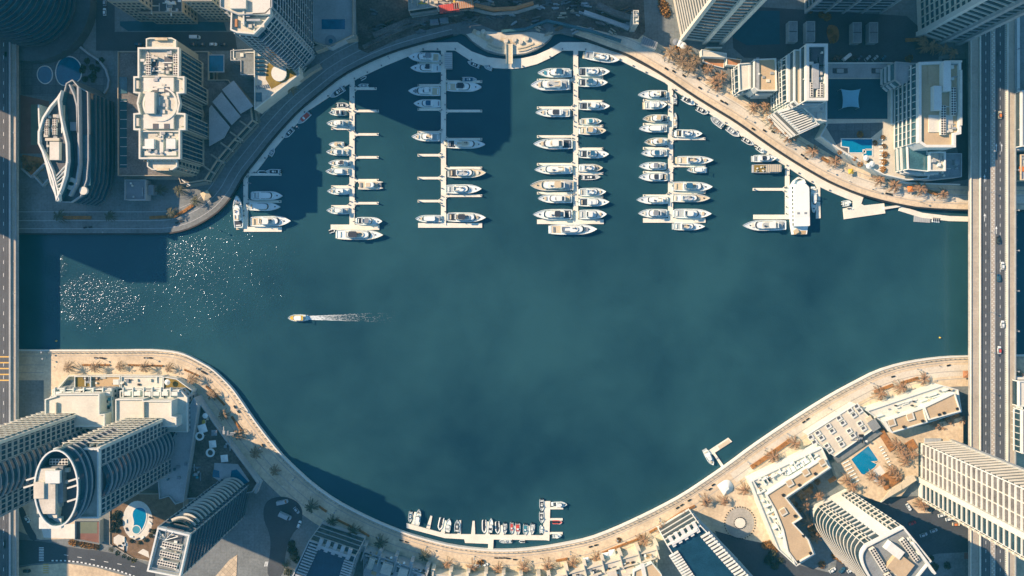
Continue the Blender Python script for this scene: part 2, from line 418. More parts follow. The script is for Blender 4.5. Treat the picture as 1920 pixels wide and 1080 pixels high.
def add_block(e, poly, z, z0, wall='cream', roof='roof_beige', par=(.45, 1.0), parmat=None, style=None, faces=None, wname='wall', rname='roof', **kw):
    poly = ccw(poly); n = len(poly)
    m = MB()
    for i in range(n):
        a, b = poly[i], poly[(i+1) % n]; m.face([(a[0], a[1], z0), (b[0], b[1], z0), (b[0], b[1], z), (a[0], a[1], z)])
    m.build(wname, mt(wall), e)
    m = MB(); m.face([(x, y, z) for x, y in poly]); m.build(rname, mt(roof), e)
    if par:
        m = MB(); m.path(poly, -par[0], 0.04, z-.3, z+par[1], closed=True); m.build('parapet', mt(parmat or wall), e)
    if style:
        for i in range(n):
            a, b = poly[i], poly[(i+1) % n]
            l = math.hypot(b[0]-a[0], b[1]-a[1])
            if faces is not None:
                if i not in faces: continue
            elif not face_cam(a, b) or l < 3: continue
            st = style[i] if isinstance(style, dict) else style
            d = ((b[0]-a[0])/l, (b[1]-a[1])/l); mg = kw.get('margin', .6)
            facade(e, [(a[0]+d[0]*mg, a[1]+d[1]*mg), (b[0]-d[0]*mg, b[1]-d[1]*mg)], z0, z-.6, st, **kw)
def add_px(e, pts, z, z0, zp=None, **kw): add_block(e, PP(pts, z if zp is None else zp), z, z0, **kw)
def rbox(e, name, px, py, z, w, d, h, mat, a=0.0, z0=None):
    """a box on a roof: px centre at height z, sizes in metres"""
    x, y, _ = P(px, py, z); m = MB(); m.obox(x, y, w, d, z-.05 if z0 is None else z0, z+h, a); return m.build(name, mt(mat), e)
def chiller(e, px, py, z, w, d, nx, ny, a=0.0, h=2.0):
    """rooftop cooling unit: white case with a grid of dark fans"""
    x, y, _ = P(px, py, z+h); m = MB(); m.obox(x, y, w, d, z+.3, z+h, a, 0); c, s = math.cos(a), math.sin(a)
    for lx in (-.4, .4):
        for ly in (-.4, .4): m.obox(x+c*lx*w-s*ly*d, y+s*lx*w+c*ly*d, .3, .3, z-.02, z+.3, a, 0)
    r = min(w/nx, d/ny)*.36
    for i in range(nx):
        for j in range(ny):
            lx, ly = ((i+.5)/nx-.5)*w, ((j+.5)/ny-.5)*d
            m.prism(ell(x+c*lx-s*ly, y+s*lx+c*ly, r, r, 10), z+h, z+h+.12, 1)
    return m.build('cooling_unit', [mt('cream_pale'), mt('black')], e)
def clutter(e, px0, py0, px1, py1, z, n, seed=0, hmax=2.2, mats=('cream_pale', 'metal_grey', 'roof_pale', 'white', 'wall_grey'), a=0.0):
    """pipes, ducts and plant boxes scattered over a roof, each a part"""
    r = random.Random(seed+int(px0*7+py0))
    for i in range(n):
        px, py = r.uniform(px0, px1), r.uniform(py0, py1); t = r.random(); h = r.uniform(.5, hmax)
        if t < .5: rbox(e, 'plant_box', px, py, z, r.uniform(.9, 2.6), r.uniform(.9, 2.2), h, r.choice(mats), a)
        elif t < .8:
            if r.random() < .5: rbox(e, 'duct', px, py, z, r.uniform(3, 7), .5, .6, r.choice(mats), a)
            else: rbox(e, 'duct', px, py, z, .5, r.uniform(3, 7), .6, r.choice(mats), a)
        else:
            x, y, _ = P(px, py, z); m = MB(); m.tube((x, y, z-.02), (x, y, z+h), .5, .5, 8); m.tube((x, y, z+h), (x, y, z+h+.3), .75, .6, 8); m.build('vent', mt(r.choice(mats)), e)
def pool(label, pts, z, mat='pool_water', rim='coping', it=0, rimw=.6, group=None, spa=None):
    q = PP(smooth_path(pts, it, True) if it else pts, z); q = ccw(q); cx = sum(p[0] for p in q)/len(q); cy = sum(p[1] for p in q)/len(q)
    e = empty('swimming_pool', (cx, cy, z), label=label, cat='swimming pool', group=group)
    m = MB(); m.path(q, 0, rimw, z+.002, z+.12, closed=True); m.build('coping', mt(rim), e)
    m = MB(); m.face([(x, y, z+.06) for x, y in q]); m.build('pool_surface', mt(mat), e)
    m = MB(); m.path(q, -.05, 0, z+.03, z+.09, closed=True)
    m.build('tile_band', mt('canvas_blue'), e)
    if spa:
        px, py, r = spa; x, y, _ = P(px, py, z); s = MB(); s.path(ell(x, y, r, r, 20), 0, .5, z+.07, z+.25, closed=True); o = s.build('spa_rim', mt(rim), e)
        s = MB(); s.face([(a, b, z+.16) for a, b in ell(x, y, r, r, 20)]); s.build('spa_surface', mt('canvas_teal'), e)
    return e
# ------------------------------------------------------------------ bridges
def bridge(label, x0, road, x1, kind):
    z = 9.0; ys = (-1400, 1400)
    X = lambda px: P(px, 490, z)[0]
    e = empty('road_bridge', ((X(x0)+X(x1))/2, 0, 0), label=label, cat='bridge')
    m = MB(); m.box(X(x0), ys[0], z-1.6, X(x1), ys[1], z); m.build('deck', mt('concrete'), e)
    m = MB(); m.box(X(road[0]), ys[0], z-.02, X(road[1]), ys[1], z+.06); m.build('roadway', mt('asphalt_bridge'), e)
    m = MB(); rj = random.Random(3)
    for c_ in ((1841.5, 1845.5, 1851, 1855, 1868.5, 1872, 1878.5, 1882) if kind == 'right' else (-2, 2.4, 10.5, 14.5)): m.box(X(c_)-.3, -480, z+.05, X(c_)+.3, 480, z+.064)
    for _ in range(16): c_ = rj.uniform(road[0]+2, road[1]-6) if kind == 'right' else rj.uniform(0, 12); y_ = rj.uniform(-200, 170); m.box(X(c_), y_, z+.05, X(c_)+rj.uniform(1, 2.4), y_+rj.uniform(2, 9), z+.066)
    m.build('worn_tracks', mt('asphalt_worn'), e); m = MB()
    for y_ in range(-460, 480, 46): m.box(X(road[0]), y_, z+.05, X(road[1]), y_+.35, z+.069)
    m.build('expansion_joints', mt('wall_black'), e)
    return e, X, z
e, X, z = bridge('wide road bridge at the right edge with two carriageways and a chequered median', 1818.5, (1838, 1887), 1903, 'right')
def strips(e, X, z, items, y0=-1400, y1=1400):
    for nm, a, b, h, mat_ in items:
        m = MB(); m.box(X(a), y0, z+.05, X(b), y1, z+h); m.build(nm, mt(mat_), e)
strips(e, X, z, [('walkway', 1821, 1834, .18, 'deck_paving'), ('walkway', 1889.6, 1902, .18, 'deck_paving'), ('parapet', 1818.5, 1819.4, 1.1, 'cream_pale'), ('parapet', 1835.6, 1837.4, 1.1, 'cream_pale'),
                 ('parapet', 1886.6, 1888.6, 1.1, 'cream_pale'), ('parapet', 1901.6, 1903, 1.1, 'metal_grey'), ('median', 1858.6, 1864.6, .2, 'deck_paving')])
def yy(py, z): return P(0, py, z)[1]
m = MB(); m2 = MB()
for py in range(-40, 1120, 4):
    a, b = yy(py, z), yy(py+2, z)
    if (py//4) % 2 == 0: m.box(X(1858.8), b, z+.19, X(1861.4), a, z+.24)
    else: m.box(X(1861.8), b, z+.19, X(1864.4), a, z+.24)
    m2.box(X(1885.2), b, z+.05, X(1886.2), a, z+.3)
m.build('median_blocks', mt('kerb'), e); m2.build('kerb_blocks', mt('kerb'), e)
m = MB()
for py in range(-40, 1120, 17):
    for px in (1848.3, 1875.3): m.box(X(px)-.12, yy(py+6, z), z+.05, X(px)+.12, yy(py, z), z+.075)
for px in (1839, 1857.6, 1865.4, 1884.5): m.box(X(px)-.1, -480, z+.05, X(px)+.1, 480, z+.074)
m.build('lane_markings', mt('paint_white'), e)
m = MB()
for px, py in ((1868, 277), (1878, 277), (1846, 335), (1846, 408), (1868, 432)): 
    m.box(X(px)-.15, yy(py+7, z), z+.05, X(px)+.15, yy(py-4, z), z+.08); m.prism([(X(px)-.6, yy(py-3, z)), (X(px)+.6, yy(py-3, z)), (X(px), yy(py-8, z))], z+.05, z+.082)
m.build('arrow_markings', mt('paint_white'), e)
m = MB()
for py in range(-30, 1110, 9): m.obox(X(1830.5), yy(py, z), 6.5, .12, z+.18, z+.24)
for py in range(-30, 1110, 24): m.obox(X(1895.5), yy(py, z), 8, .1, z+.18, z+.22)
m.build('paving_joints', mt('concrete'), e)
for py in range(60, 1080, 150):
    m = MB(); m.box(X(1850), yy(py+10, z), -6, X(1893), yy(py, z), z-1.5); m.build('bridge_pier', mt('concrete'), e)
e, X, z = bridge('narrow slice of a road bridge at the left edge with yellow bars across its lane', -70, (-60, 19), 32, 'left')
strips(e, X, z, [('walkway', 22.5, 31, .18, 'deck_paving'), ('parapet', 19, 22, 1.1, 'wall_grey'), ('parapet', 31, 32.2, 1.1, 'metal_grey'), ('median', -30, -22, .2, 'paving')])
m = MB()
for py in range(-40, 1120, 24): m.box(X(6.8)-.12, yy(py+7, z), z+.05, X(6.8)+.12, yy(py, z), z+.075)
m.box(X(17.5)-.1, -480, z+.05, X(17.5)+.1, 480, z+.074)
m.build('lane_markings', mt('paint_white'), e)
m = MB()
for py in (669, 680, 691, 702, 713): m.box(X(-18), yy(py+1.2, z), z+.05, X(17), yy(py-1.2, z), z+.08)
m.build('rumble_bars', mt('paint_yellow'), e)
m = MB()
for py in range(-30, 1110, 7): m.obox(X(27), yy(py, z), 4.5, .15, z+.18, z+.24)
m.build('paving_joints', mt('concrete'), e)
for py in range(60, 1080, 150):
    m = MB(); m.box(X(-60), yy(py+10, z), -6, X(2), yy(py, z), z-1.5); m.build('bridge_pier', mt('concrete'), e)

# ------------------------------------------------------------------ upper left
b = block('tower', 'dark round tower with ringed storeys in the upper left corner', 'tower', ell(0, 0, 1, 1), 112, world=True, wall='wall_dark', roof='roof_dark') if False else None
cx, cy, _ = P(74, 12, 0); poly = ell(cx, cy, 27, 27, 36)
b = empty('tower', (cx, cy, 0), label='dark round tower with ringed storeys in the upper left corner', cat='tower')
add_block(b, poly, 75, 0, wall='wall_black', roof='roof_dark')
facade(b, [poly[i % 36] for i in range(24, 43)], 8, 74, 'slab', fh=4.3, glass='glass_blue', slab='wall_black', depth=1.2)
m = MB(); m.path([poly[i % 36] for i in range(24, 43)], 0, 9, 0, 7); m.build('podium', mt('wall_black'), b)
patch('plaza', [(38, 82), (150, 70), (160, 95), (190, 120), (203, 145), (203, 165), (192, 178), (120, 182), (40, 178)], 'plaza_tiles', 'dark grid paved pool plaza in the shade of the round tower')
m = MB(); pth = PP([(150, 88), (165, 100), (185, 113), (198, 130), (204, 150), (202, 165), (195, 175)], 1)
m.path(pth, -.6, .6, 0, 1.2); tag(m.build('curved_wall', mt('wall_grey')), 'pale curved wall bounding the shaded pool plaza', 'wall')
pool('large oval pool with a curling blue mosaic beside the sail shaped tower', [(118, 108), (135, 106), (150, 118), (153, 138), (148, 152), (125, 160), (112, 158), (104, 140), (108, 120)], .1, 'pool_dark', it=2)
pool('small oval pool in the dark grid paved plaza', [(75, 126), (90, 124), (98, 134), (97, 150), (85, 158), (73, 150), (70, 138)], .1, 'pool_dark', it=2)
patch('tennis_court', [(38, 178), (92, 190), (92, 288), (38, 288)], 'court_red', 'red rimmed sports court beside the left bridge')
patch('tennis_court', [(58, 196), (82, 196), (82, 272), (58, 272)], 'court_green', 'green playing area of the court beside the left bridge')
# sail shaped tower
S1 = [(120, 171), (112, 184), (98, 200), (84, 222), (76, 248), (76, 270), (84, 287), (93, 312), (103, 342), (110, 378), (120, 355), (128, 330), (132, 302), (131, 270), (124, 240), (119, 215), (116, 190)]
b = block('tower', 'sail shaped tower with bright white curved roof rims', 'tower', S1, 30, wall='glass_teal', roof='roof_dark', par=(1.0, 2.4), parmat='white')
S2 = [(126, 157), (138, 150), (150, 164), (167, 173), (168, 240), (168, 300), (165, 338), (154, 368), (136, 380), (112, 379), (121, 355), (129, 330), (133, 300), (132, 270), (125, 240), (120, 215), (118, 190)]
add_px(b, S2, 26, 0, wall='wall_dark', roof='roof_dark', par=(.5, 1.2), parmat='wall_grey', wname='lower_wall', rname='lower_roof')
q = PP([(136, 380), (154, 368), (165, 338), (168, 300), (168, 240), (167, 173)], 26)
facade(b, q, 3, 25, 'slab', fh=4.3, glass='glass_blue', slab='wall_dark', depth=.9)
for i in range(9):
    x, y, _ = P(175+i*4.6, 0, 0); 
m = MB(); w_ = PP([(150, 165), (151, 250), (152, 310), (146, 345), (134, 368)], 27); m.path(w_, -.5, .5, 26, 29.2); m.build('roof_rim', mt('wall_grey'), b)
m = MB(); w_ = PP([(134, 160), (143, 180), (148, 200), (150, 250)], 27); m.path(w_, -.4, .4, 26, 29.2); m.build('roof_rim', mt('wall_grey'), b)
rbox(b, 'roof_panel', 163, 300, 26, 4.5, 30, .25, 'glass_teal'); rbox(b, 'plant_box', 141, 238, 26, 3.6, 5, 2, 'canvas_grey')
for px, py in ((137, 341), (135, 349), (159, 358)): 
    x, y, _ = P(px, py, 26); m = MB(); m.prism(ell(x, y, 2.4, 2.4, 14), 25.95, 27.5); m.build('roof_drum', mt('cream_pale'), b)
for px, py in ((87, 230), (87, 246), (102, 230), (102, 246)): chiller(b, px, py, 30, 2.3, 4.2, 2, 4, h=1.6)
rbox(b, 'penthouse', 107, 284, 30, 5.4, 10.5, 2.5, 'cream_pale'); rbox(b, 'plant_deck', 100, 262, 30, 8, 1.6, 1.2, 'cream')
rbox(b, 'plant_deck', 118, 212, 30, 2.4, 9, .4, 'sand'); clutter(b, 86, 215, 122, 280, 30, 14, 3)
for i in range(6):
    a = P(106+i*.9, 330+i*6, 32); c = P(129-i*3.0, 304+i*12, 32); m = MB(); m.tube(a, c, .35); m.build('roof_rib', mt('white'), b)
for pts in ([(76, 272), (86, 305), (96, 345), (109, 377)], [(80, 280), (98, 320), (108, 356), (110, 376)]):
    m = MB(); w_ = PP(pts, 32); m.path(w_, -.4, .4, 29.5, 32.2); m.build('white_rim', mt('white'), b)
m = MB(); m.path(PP([(72, 196), (73, 230), (77, 271)], 28), -.4, .4, 20, 28); m.build('white_screen', mt('white'), b)
# rocks and hedge rings by the sail tower
patch('planting_bed', [(42, 290), (82, 296), (82, 318), (58, 332), (42, 314)], 'bed', 'orange planting bed between the left bridge and the sail tower')
for i, (pts) in enumerate(([(40, 316), (58, 332), (84, 306)], [(62, 328), (80, 348), (90, 336)])):
    m = MB(); m.path(PP(pts, 2), -.5, .5, 0, 2.2); tag(m.build('garden_wall', mt('wall_grey')), ['angled grey garden wall near the left bridge', 'second angled grey garden wall nearer the sail tower tip'][i], 'wall')
# pale low block in the shade south of the cream tower
b = block('pavilion', 'small square pavilion with a plain grey roof on the shaded quay', 'pavilion', [(235, 337), (274, 337), (274, 375), (235, 375)], 6, wall='wall_grey', roof='canvas_grey')
rbox(b, 'annexe', 283, 356, 4, 3.4, 6.2, .5, 'canvas_grey', z0=0); clutter(b, 240, 342, 270, 370, 6, 4, 1, 1)
# ------------------------------------------------------------------ cream tower
pod = block('podium', 'shaded podium around the cream tower with canopies along the promenade', 'building', [(222, 97), (392, 97), (392, 150), (428, 150), (470, 196), (474, 226), (440, 262), (408, 300), (384, 338), (340, 345), (335, 330), (222, 330)], 10, wall='wall_tan', roof='concrete_dark', style='slab', slab='wall_tan', fh=4.6)
for i, pts in enumerate(([(416, 168), (438, 151), (475, 199), (451, 213)], [(398, 191), (415, 173), (451, 218), (434, 234)], [(392, 203), (396, 197), (431, 238), (420, 258), (392, 274)])):
    m = MB(); m.prism(PP(pts, 13), 12.5, 13, bottom=True); m.build('canopy_panel', mt('wall_grey'), pod)
for px, py in ((462, 235), (444, 256), (426, 276), (408, 298), (392, 318)):
    rbox(pod, 'canopy_arm', px, py, 10.8, 9, .9, 1.2, 'wall_tan', math.radians(-35))
rbox(pod, 'sun_shade', 348, 342, 10, 7, .6, .4, 'white', math.radians(-35))
rbox(pod, 'pool_terrace', 231, 160, 10, 5, 10, .2, 'glass_teal'); rbox(pod, 'pool_terrace', 231, 250, 10, 4.5, 42, .2, 'tennis_blue')
for i in range(8): rbox(pod, 'roof_strip', 232, 190+i*17, 10.2, 4, .4, .3, 'wall_grey')
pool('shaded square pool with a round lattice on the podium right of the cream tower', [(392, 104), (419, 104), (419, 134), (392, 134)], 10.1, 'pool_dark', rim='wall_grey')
T3 = [(262, 91), (339, 91), (339, 145), (349, 145), (349, 176), (337, 177), (341, 195), (337, 213), (351, 214), (351, 245), (341, 245), (341, 299), (264, 299), (264, 245), (254, 245), (254, 214), (264, 213), (260, 195), (264, 177), (254, 176), (254, 145), (262, 145)]
b = block('tower', 'cream stone tower with a long stepped roof full of cooling units', 'tower', T3, 39, 10, wall='wall_tan', roof='roof_pale', par=(.9, 2.2), parmat='cream_pale', style='fins', glass='glass_blue', slab='wall_tan', bay=2.6, fin=.9, fh=4.3)
add_px(b, [(276, 74), (283, 72), (324, 72), (332, 76), (332, 91), (276, 91)], 37, 10, wall='wall_tan', roof='roof_pale', par=(.6, 1.4), parmat='cream_pale', wname='end_wall', rname='end_terrace')
add_px(b, [(278, 299), (334, 299), (334, 313), (325, 319), (287, 319), (278, 313)], 37, 10, wall='wall_tan', roof='roof_pale', par=(.6, 1.4), parmat='cream_pale', style='band', glass='glass_blue', slab='wall_tan', bay=2.4, fin=.8, wname='end_wall', rname='end_terrace')
rbox(b, 'end_panel', 304, 74, 37.5, 7, 1.4, 1.2, 'sand'); rbox(b, 'end_panel', 307, 318, 37.5, 7, 1.4, 1.2, 'sand')
for px in (278, 329): 
    for py in (110, 131): chiller(b, px, py, 39, 2.6, 5.5, 2, 4)
for px in (288, 316): rbox(b, 'louvre_deck', px, 122, 39, 4.4, 10, .4, 'roof_dark')
x, y, _ = P(300, 195, 41)
m = MB(); m.path(ell(x, y, 9.4, 9.4, 36), -.5, .5, 38.9, 41, closed=True); m.build('drum_ring', mt('cream_pale'), b)
m = MB(); m.prism(ell(x, y, 9.0, 9.0, 36), 38.9, 39.6); m.build('drum_floor', mt('roof_pale'), b)
rbox(b, 'penthouse', 286, 195, 39.6, 5.2, 12, 3.2, 'cream_pale'); rbox(b, 'penthouse', 314, 195, 39.6, 1.6, 5, .8, 'roof_pale')
for py in (160, 229): rbox(b, 'roof_deck', 300, py, 39, 17, 8, 1.6, 'cream_pale'); rbox(b, 'plant_well', 292, py+8, 40.5, 3, 3, .3, 'roof_dark'); rbox(b, 'plant_well', 313, py+8, 40.5, 3, 3, .3, 'roof_dark')
for px in (284, 324): rbox(b, 'tank', px, 271, 39, 5.2, 5.6, 2.4, 'white'); 
for px in (305,): rbox(b, 'duct', px, 268, 39, 2, 12, 1.4, 'cream_pale')
for px in (260, 344): 
    for py in (160, 230): rbox(b, 'corner_hut', px, py, 39, 2, 4.5, 1.8, 'cream')
rbox(b, 'wall_step', 300, 144, 39, 22, .6, 1.4, 'cream_pale'); rbox(b, 'wall_step', 300, 247, 39, 22, .6, 1.4, 'cream_pale'); rbox(b, 'roof_ledge', 302, 288, 39, 18, 2.4, 1.0, 'cream_pale')
clutter(b, 270, 98, 333, 140, 39, 26, 11); clutter(b, 290, 146, 318, 178, 39, 16, 12); clutter(b, 295, 182, 322, 210, 39.6, 8, 13, 1.2); clutter(b, 270, 250, 335, 294, 39, 24, 14)
# ------------------------------------------------------------------ top edge
patch('road', [(180, -10), (215, -10), (215, 60), (440, 60), (445, 95), (215, 95), (180, 95)], 'asphalt', 'dark shaded street running behind the cream tower', it=0)
patch('path', [(162, -5), (177, -5), (177, 100), (162, 92)], 'paving_grey', 'shaded pavement strip beside the round tower')
A2 = [(203, -60), (262, -60), (262, 3), (203, 3)]
b = block('apartment_building', 'tan apartment block with two wings of small square windows at the top edge', 'apartment building', A2, 34, wall='wall_tan', roof='glass_blue', style='punched', glass='glass_blue', bay=2.8)
add_px(b, [(343, -60), (398, -60), (398, 3), (343, 3)], 34, 0, wall='wall_tan', roof='glass_blue', style='punched', glass='glass_blue', bay=2.8, wname='wing_wall', rname='wing_roof')
add_px(b, [(262, -60), (343, -60), (343, 24), (262, 24)], 20, 0, wall='wall_tan', roof='roof_dark', style='punched', glass='glass_blue', bay=2.8, wname='court_wall', rname='court_roof')
clutter(b, 270, 2, 338, 22, 20, 18, 4)
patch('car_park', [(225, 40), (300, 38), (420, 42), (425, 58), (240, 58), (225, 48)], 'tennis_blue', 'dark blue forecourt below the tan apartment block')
# tall white tower
base2 = [(512, -70), (592, -70), (592, 100), (582, 110), (540, 112), (512, 100)]
b = block('tower', 'tall pale tower with rows of curved balconies rising from the top edge by the basin', 'tower', base2, 78, zp=0, wall='wall_grey', roof='roof_pale', style='balcony', glass='glass_blue', slab='wall_grey', bay=6, depth=1.0, fh=4.3)
add_px(b, [(436, 4), (434, 58), (446, 63), (478, 66), (494, 50), (511, 29), (511, 4)], 76, 0, wall='wall_grey', roof='cream', par=(.7, 1.6), parmat='cream_pale', wname='terrace_wall', rname='terrace')
q = PP([(434, 58), (446, 63), (478, 66), (494, 50), (511, 29)], 76)
facade(b, q[:3], 4, 74, 'band', fh=4.3, glass='glass_blue', slab='wall_grey', bay=3, fin=.5)
facade(b, q[2:4], 4, 73, 'balcony', fh=4.3, glass='glass_blue', slab='wall_grey', bay=9, depth=1.6)
facade(b, q[3:], 4, 74, 'band', fh=4.3, glass='glass_blue', slab='wall_grey', bay=3.5, fin=.5)
rbox(b, 'terrace_wall', 460, 34, 76, .8, 9, 2.5, 'cream_pale'); rbox(b, 'terrace_wall', 478, 40, 76, 7, 1, 2.2, 'wall_grey'); rbox(b, 'penthouse', 494, 16, 76, 9, 8, 3, 'cream_pale'); rbox(b, 'penthouse', 452, 12, 76, 8, 5, 4, 'cream_pale'); rbox(b, 'planter_box', 444, 44, 76, 1.2, 4, 1, 'terracotta')
clutter(b, 440, 15, 500, 58, 76, 12, 5)
b = block('podium', 'podium with an ochre deck and a white half round canopy under the tall pale tower', 'building', [(477, 95), (520, 92), (560, 118), (562, 140), (478, 206)], 12, wall='cream', roof='roof_pale', par=(.5, 1.0), parmat='cream_pale')
m = MB(); m.face([(x, y, 12.06) for x, y in ccw(PP([(502, 118), (545, 128), (556, 140), (509, 167), (498, 148)], 12))]); m.build('ochre_deck', mt('turf'), b)
x, y, _ = P(523, 137, 13); m = MB(); m.prism(ell(x, y, 4.6, 5, 20), 12.0, 13.2); m.build('round_canopy', mt('white'), b)
for i in range(5): rbox(b, 'pergola_beam', 489, 108+i*7.6, 12, 5.6, 1.2, 1.4, 'glass_blue')
for i in range(6): rbox(b, 'sun_bed', 482+i*4, 164-i*.5, 12, .7, 2.2, .5, 'canvas_grey', .4)
rbox(b, 'spa', 484, 182, 12, 4.5, 5.5, .2, 'glass_teal')
b = block('podium', 'low grey L shaped terrace between the pool and the tall pale tower', 'building', [(433, 95), (478, 92), (478, 141), (452, 141), (452, 114), (433, 114)], 11, wall='wall_grey', roof='paving_grey', par=(.4, .8), parmat='wall_grey')
clutter(b, 436, 97, 474, 112, 11, 4, 9, .8)
b = block('podium', 'shaded pool terrace right of the tall pale tower', 'building', [(584, -40), (662, -40), (662, 66), (618, 88), (590, 80), (584, 60)], 8, wall='wall_grey', roof='wall_grey', par=(.4, 1), parmat='wall_tan')
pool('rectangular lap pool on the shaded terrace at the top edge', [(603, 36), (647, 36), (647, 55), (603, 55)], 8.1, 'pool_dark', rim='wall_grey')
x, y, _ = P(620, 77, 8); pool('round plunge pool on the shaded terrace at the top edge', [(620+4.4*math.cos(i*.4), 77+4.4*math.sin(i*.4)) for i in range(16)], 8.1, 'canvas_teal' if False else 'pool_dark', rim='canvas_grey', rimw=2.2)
m = MB(); m.path(PP([(590, 92), (640, 72), (668, 68)], 6), -1.5, 1.5, 0, 6); tag(m.build('terrace_wall', mt('wall_tan')), 'thick tan wall between the shaded pool terrace and the promenade', 'wall')
m = MB(); m.path(PP([(479, 209), (500, 190), (545, 160), (583, 132), (600, 122)], 4), -1.3, 1.3, 0, 4); tag(m.build('garden_wall', mt('wall_tan')), 'tan garden wall between the tall pale tower and the promenade', 'wall')
# ------------------------------------------------------------------ construction site, top centre
SITE = [(665, -30), (1205, -30), (1210, 60), (1196, 74), (1150, 64), (1050, 40), (1020, 44), (990, 56), (930, 58), (885, 40), (860, 42), (800, 56), (745, 74), (690, 100), (672, 92)]
patch('soil', SITE, 'soil', 'dark churned soil of the building site at the top edge')
def wallpath(pts, z0, z1, w_, mat, name, label, cat):
    m = MB(); m.path(PP(pts, z1), -w_/2, w_/2, z0, z1); return tag(m.build(name, mt(mat)), label, cat)
wallpath([(700, 66), (760, 40), (830, 18), (920, 8)], 0, 3, 3.2, 'concrete_dark', 'retaining_wall', 'outer curved concrete retaining wall of the building site', 'wall')
wallpath([(680, 88), (740, 58), (800, 36), (870, 22)], 0, 2, 2.0, 'concrete_dark', 'retaining_wall', 'middle curved concrete retaining wall of the building site', 'wall')
wallpath([(890, 8), (925, 16), (965, 14), (1000, 4)], 0, 5, 1.5, 'terracotta', 'retaining_wall', 'rust red ring beam of the round basement at the top edge', 'wall')
wallpath([(880, 16), (925, 26), (970, 22), (1010, 10)], 0, 2, 1.6, 'concrete', 'retaining_wall', 'pale outer ring beam of the round basement at the top edge', 'wall')
wallpath([(940, 58), (985, 54), (1026, 38), (1060, 46), (1110, 58), (1165, 76)], 0, 2.2, 1.5, 'glass_teal', 'hoarding', 'blue site hoarding between the building site and the promenade', 'hoarding')
wallpath([(1095, 22), (1130, 34), (1180, 52)], 0, 2.5, 2.5, 'wall_grey', 'hoarding', 'pale inner hoarding at the right side of the building site', 'hoarding')
wallpath([(1120, 8), (1150, 22), (1188, 34)], 0, 5, 3.2, 'concrete_dark', 'formwork_wall', 'dark formwork wall by the lit stack at the right of the building site', 'wall')
rr = random.Random(21)
b = block('unfinished_building', 'concrete frame of an unfinished building with scaffolding at the top edge', 'building', [(764, -40), (880, -40), (876, 5), (820, 12), (766, 20)], 12, wall='concrete', roof='concrete', par=(.4, .6), style='slab', slab='concrete', glass='black', fh=4)
clutter(b, 770, -2, 870, 8, 12, 26, 8, 2.5, ('yellow', 'cream_pale', 'concrete', 'metal_grey', 'deck_tan'))
for i, (px, py, c, n_) in enumerate(((842, 14, 'red', 'long bright red site cabin on the edge of the unfinished building'), (869, 9, 'terracotta', 'faded pink end cabin beside the bright red site cabin'))):
    x, y, _ = P(px, py, 15); e = empty('site_cabin', (x, y, 12.1), .12, n_, 'site cabin', local=True)
    m = MB(); m.box(-6, -2.1, 0, 6, 2.1, 3); m.build('body', mt(c), e); m = MB()
    for k in range(9): m.box(-5.6+k*1.3, -2.05, 3, -5.4+k*1.3, 2.05, 3.12)
    m.build('roof_ribs', mt('red' if i == 0 else 'roof_pale'), e); m = MB(); m.box(-4, -2.2, .8, 4, -2.08, 2.2); m.build('windows', mt('glass'), e)
for i in range(75):
    px, py = rr.uniform(690, 1190), 0; 
    py = rr.uniform(2, 44 if 800 < px < 1000 else (60 if px <= 800 else 62))
    if 764 < px < 880 and py < 22: continue
    t = rr.random(); x, y, _ = P(px, py, 0)
    m = MB(); a = rr.uniform(-.6, .6)
    for k in range(rr.randint(3, 6)): m.obox(x+rr.uniform(-2, 2), y+rr.uniform(-1.5, 1.5), rr.uniform(1.5, 4.5), rr.uniform(.4, 1.2), 0, rr.uniform(.5, 1.8), a+rr.uniform(-.1, .1))
    tag(m.build('material_stack', mt(rr.choice(('metal_grey', 'concrete_dark', 'wall_dark', 'soil', 'wall_tan', 'trunk', 'roof_dark')))), 'small stack of building material on the dark soil of the site', 'material stack', 'material stacks on the building site')
for i, (px, py) in enumerate(((815, 43), (833, 40))): 
    x, y, _ = P(px, py, 0); m = MB(); m.obox(x, y, 5.4, 3, 0, 2.6, .1); m.obox(x, y, 5.0, 2.6, 2.6, 2.8, .1); tag(m.build('site_office', mt('canvas_grey')), ['left of two blue grey office boxes by the site hoarding', 'right of two blue grey office boxes by the site hoarding'][i], 'site office')
b = block('stair_tower', 'narrow sunlit concrete stair core at the right of the building site', 'building', [(1187, 20), (1197, 20), (1197, 46), (1187, 46)], 14, wall='concrete', roof='roof_pale', par=(.4, .8), parmat='cream_pale'); clutter(b, 1188, 22, 1196, 44, 14, 5, 2)
e = block('transformer_kiosk', 'grey ribbed kiosk roof beside the upper right promenade', 'kiosk', [(1206, 68), (1233, 80), (1229, 93), (1202, 82)], 4, wall='wall_grey', roof='canvas_grey', par=(.2, .3))
for i in range(7): rbox(e, 'roof_rib', 1206+i*3.8, 76+i*1.7, 4, .3, 4, .3, 'wall_grey', -.45)
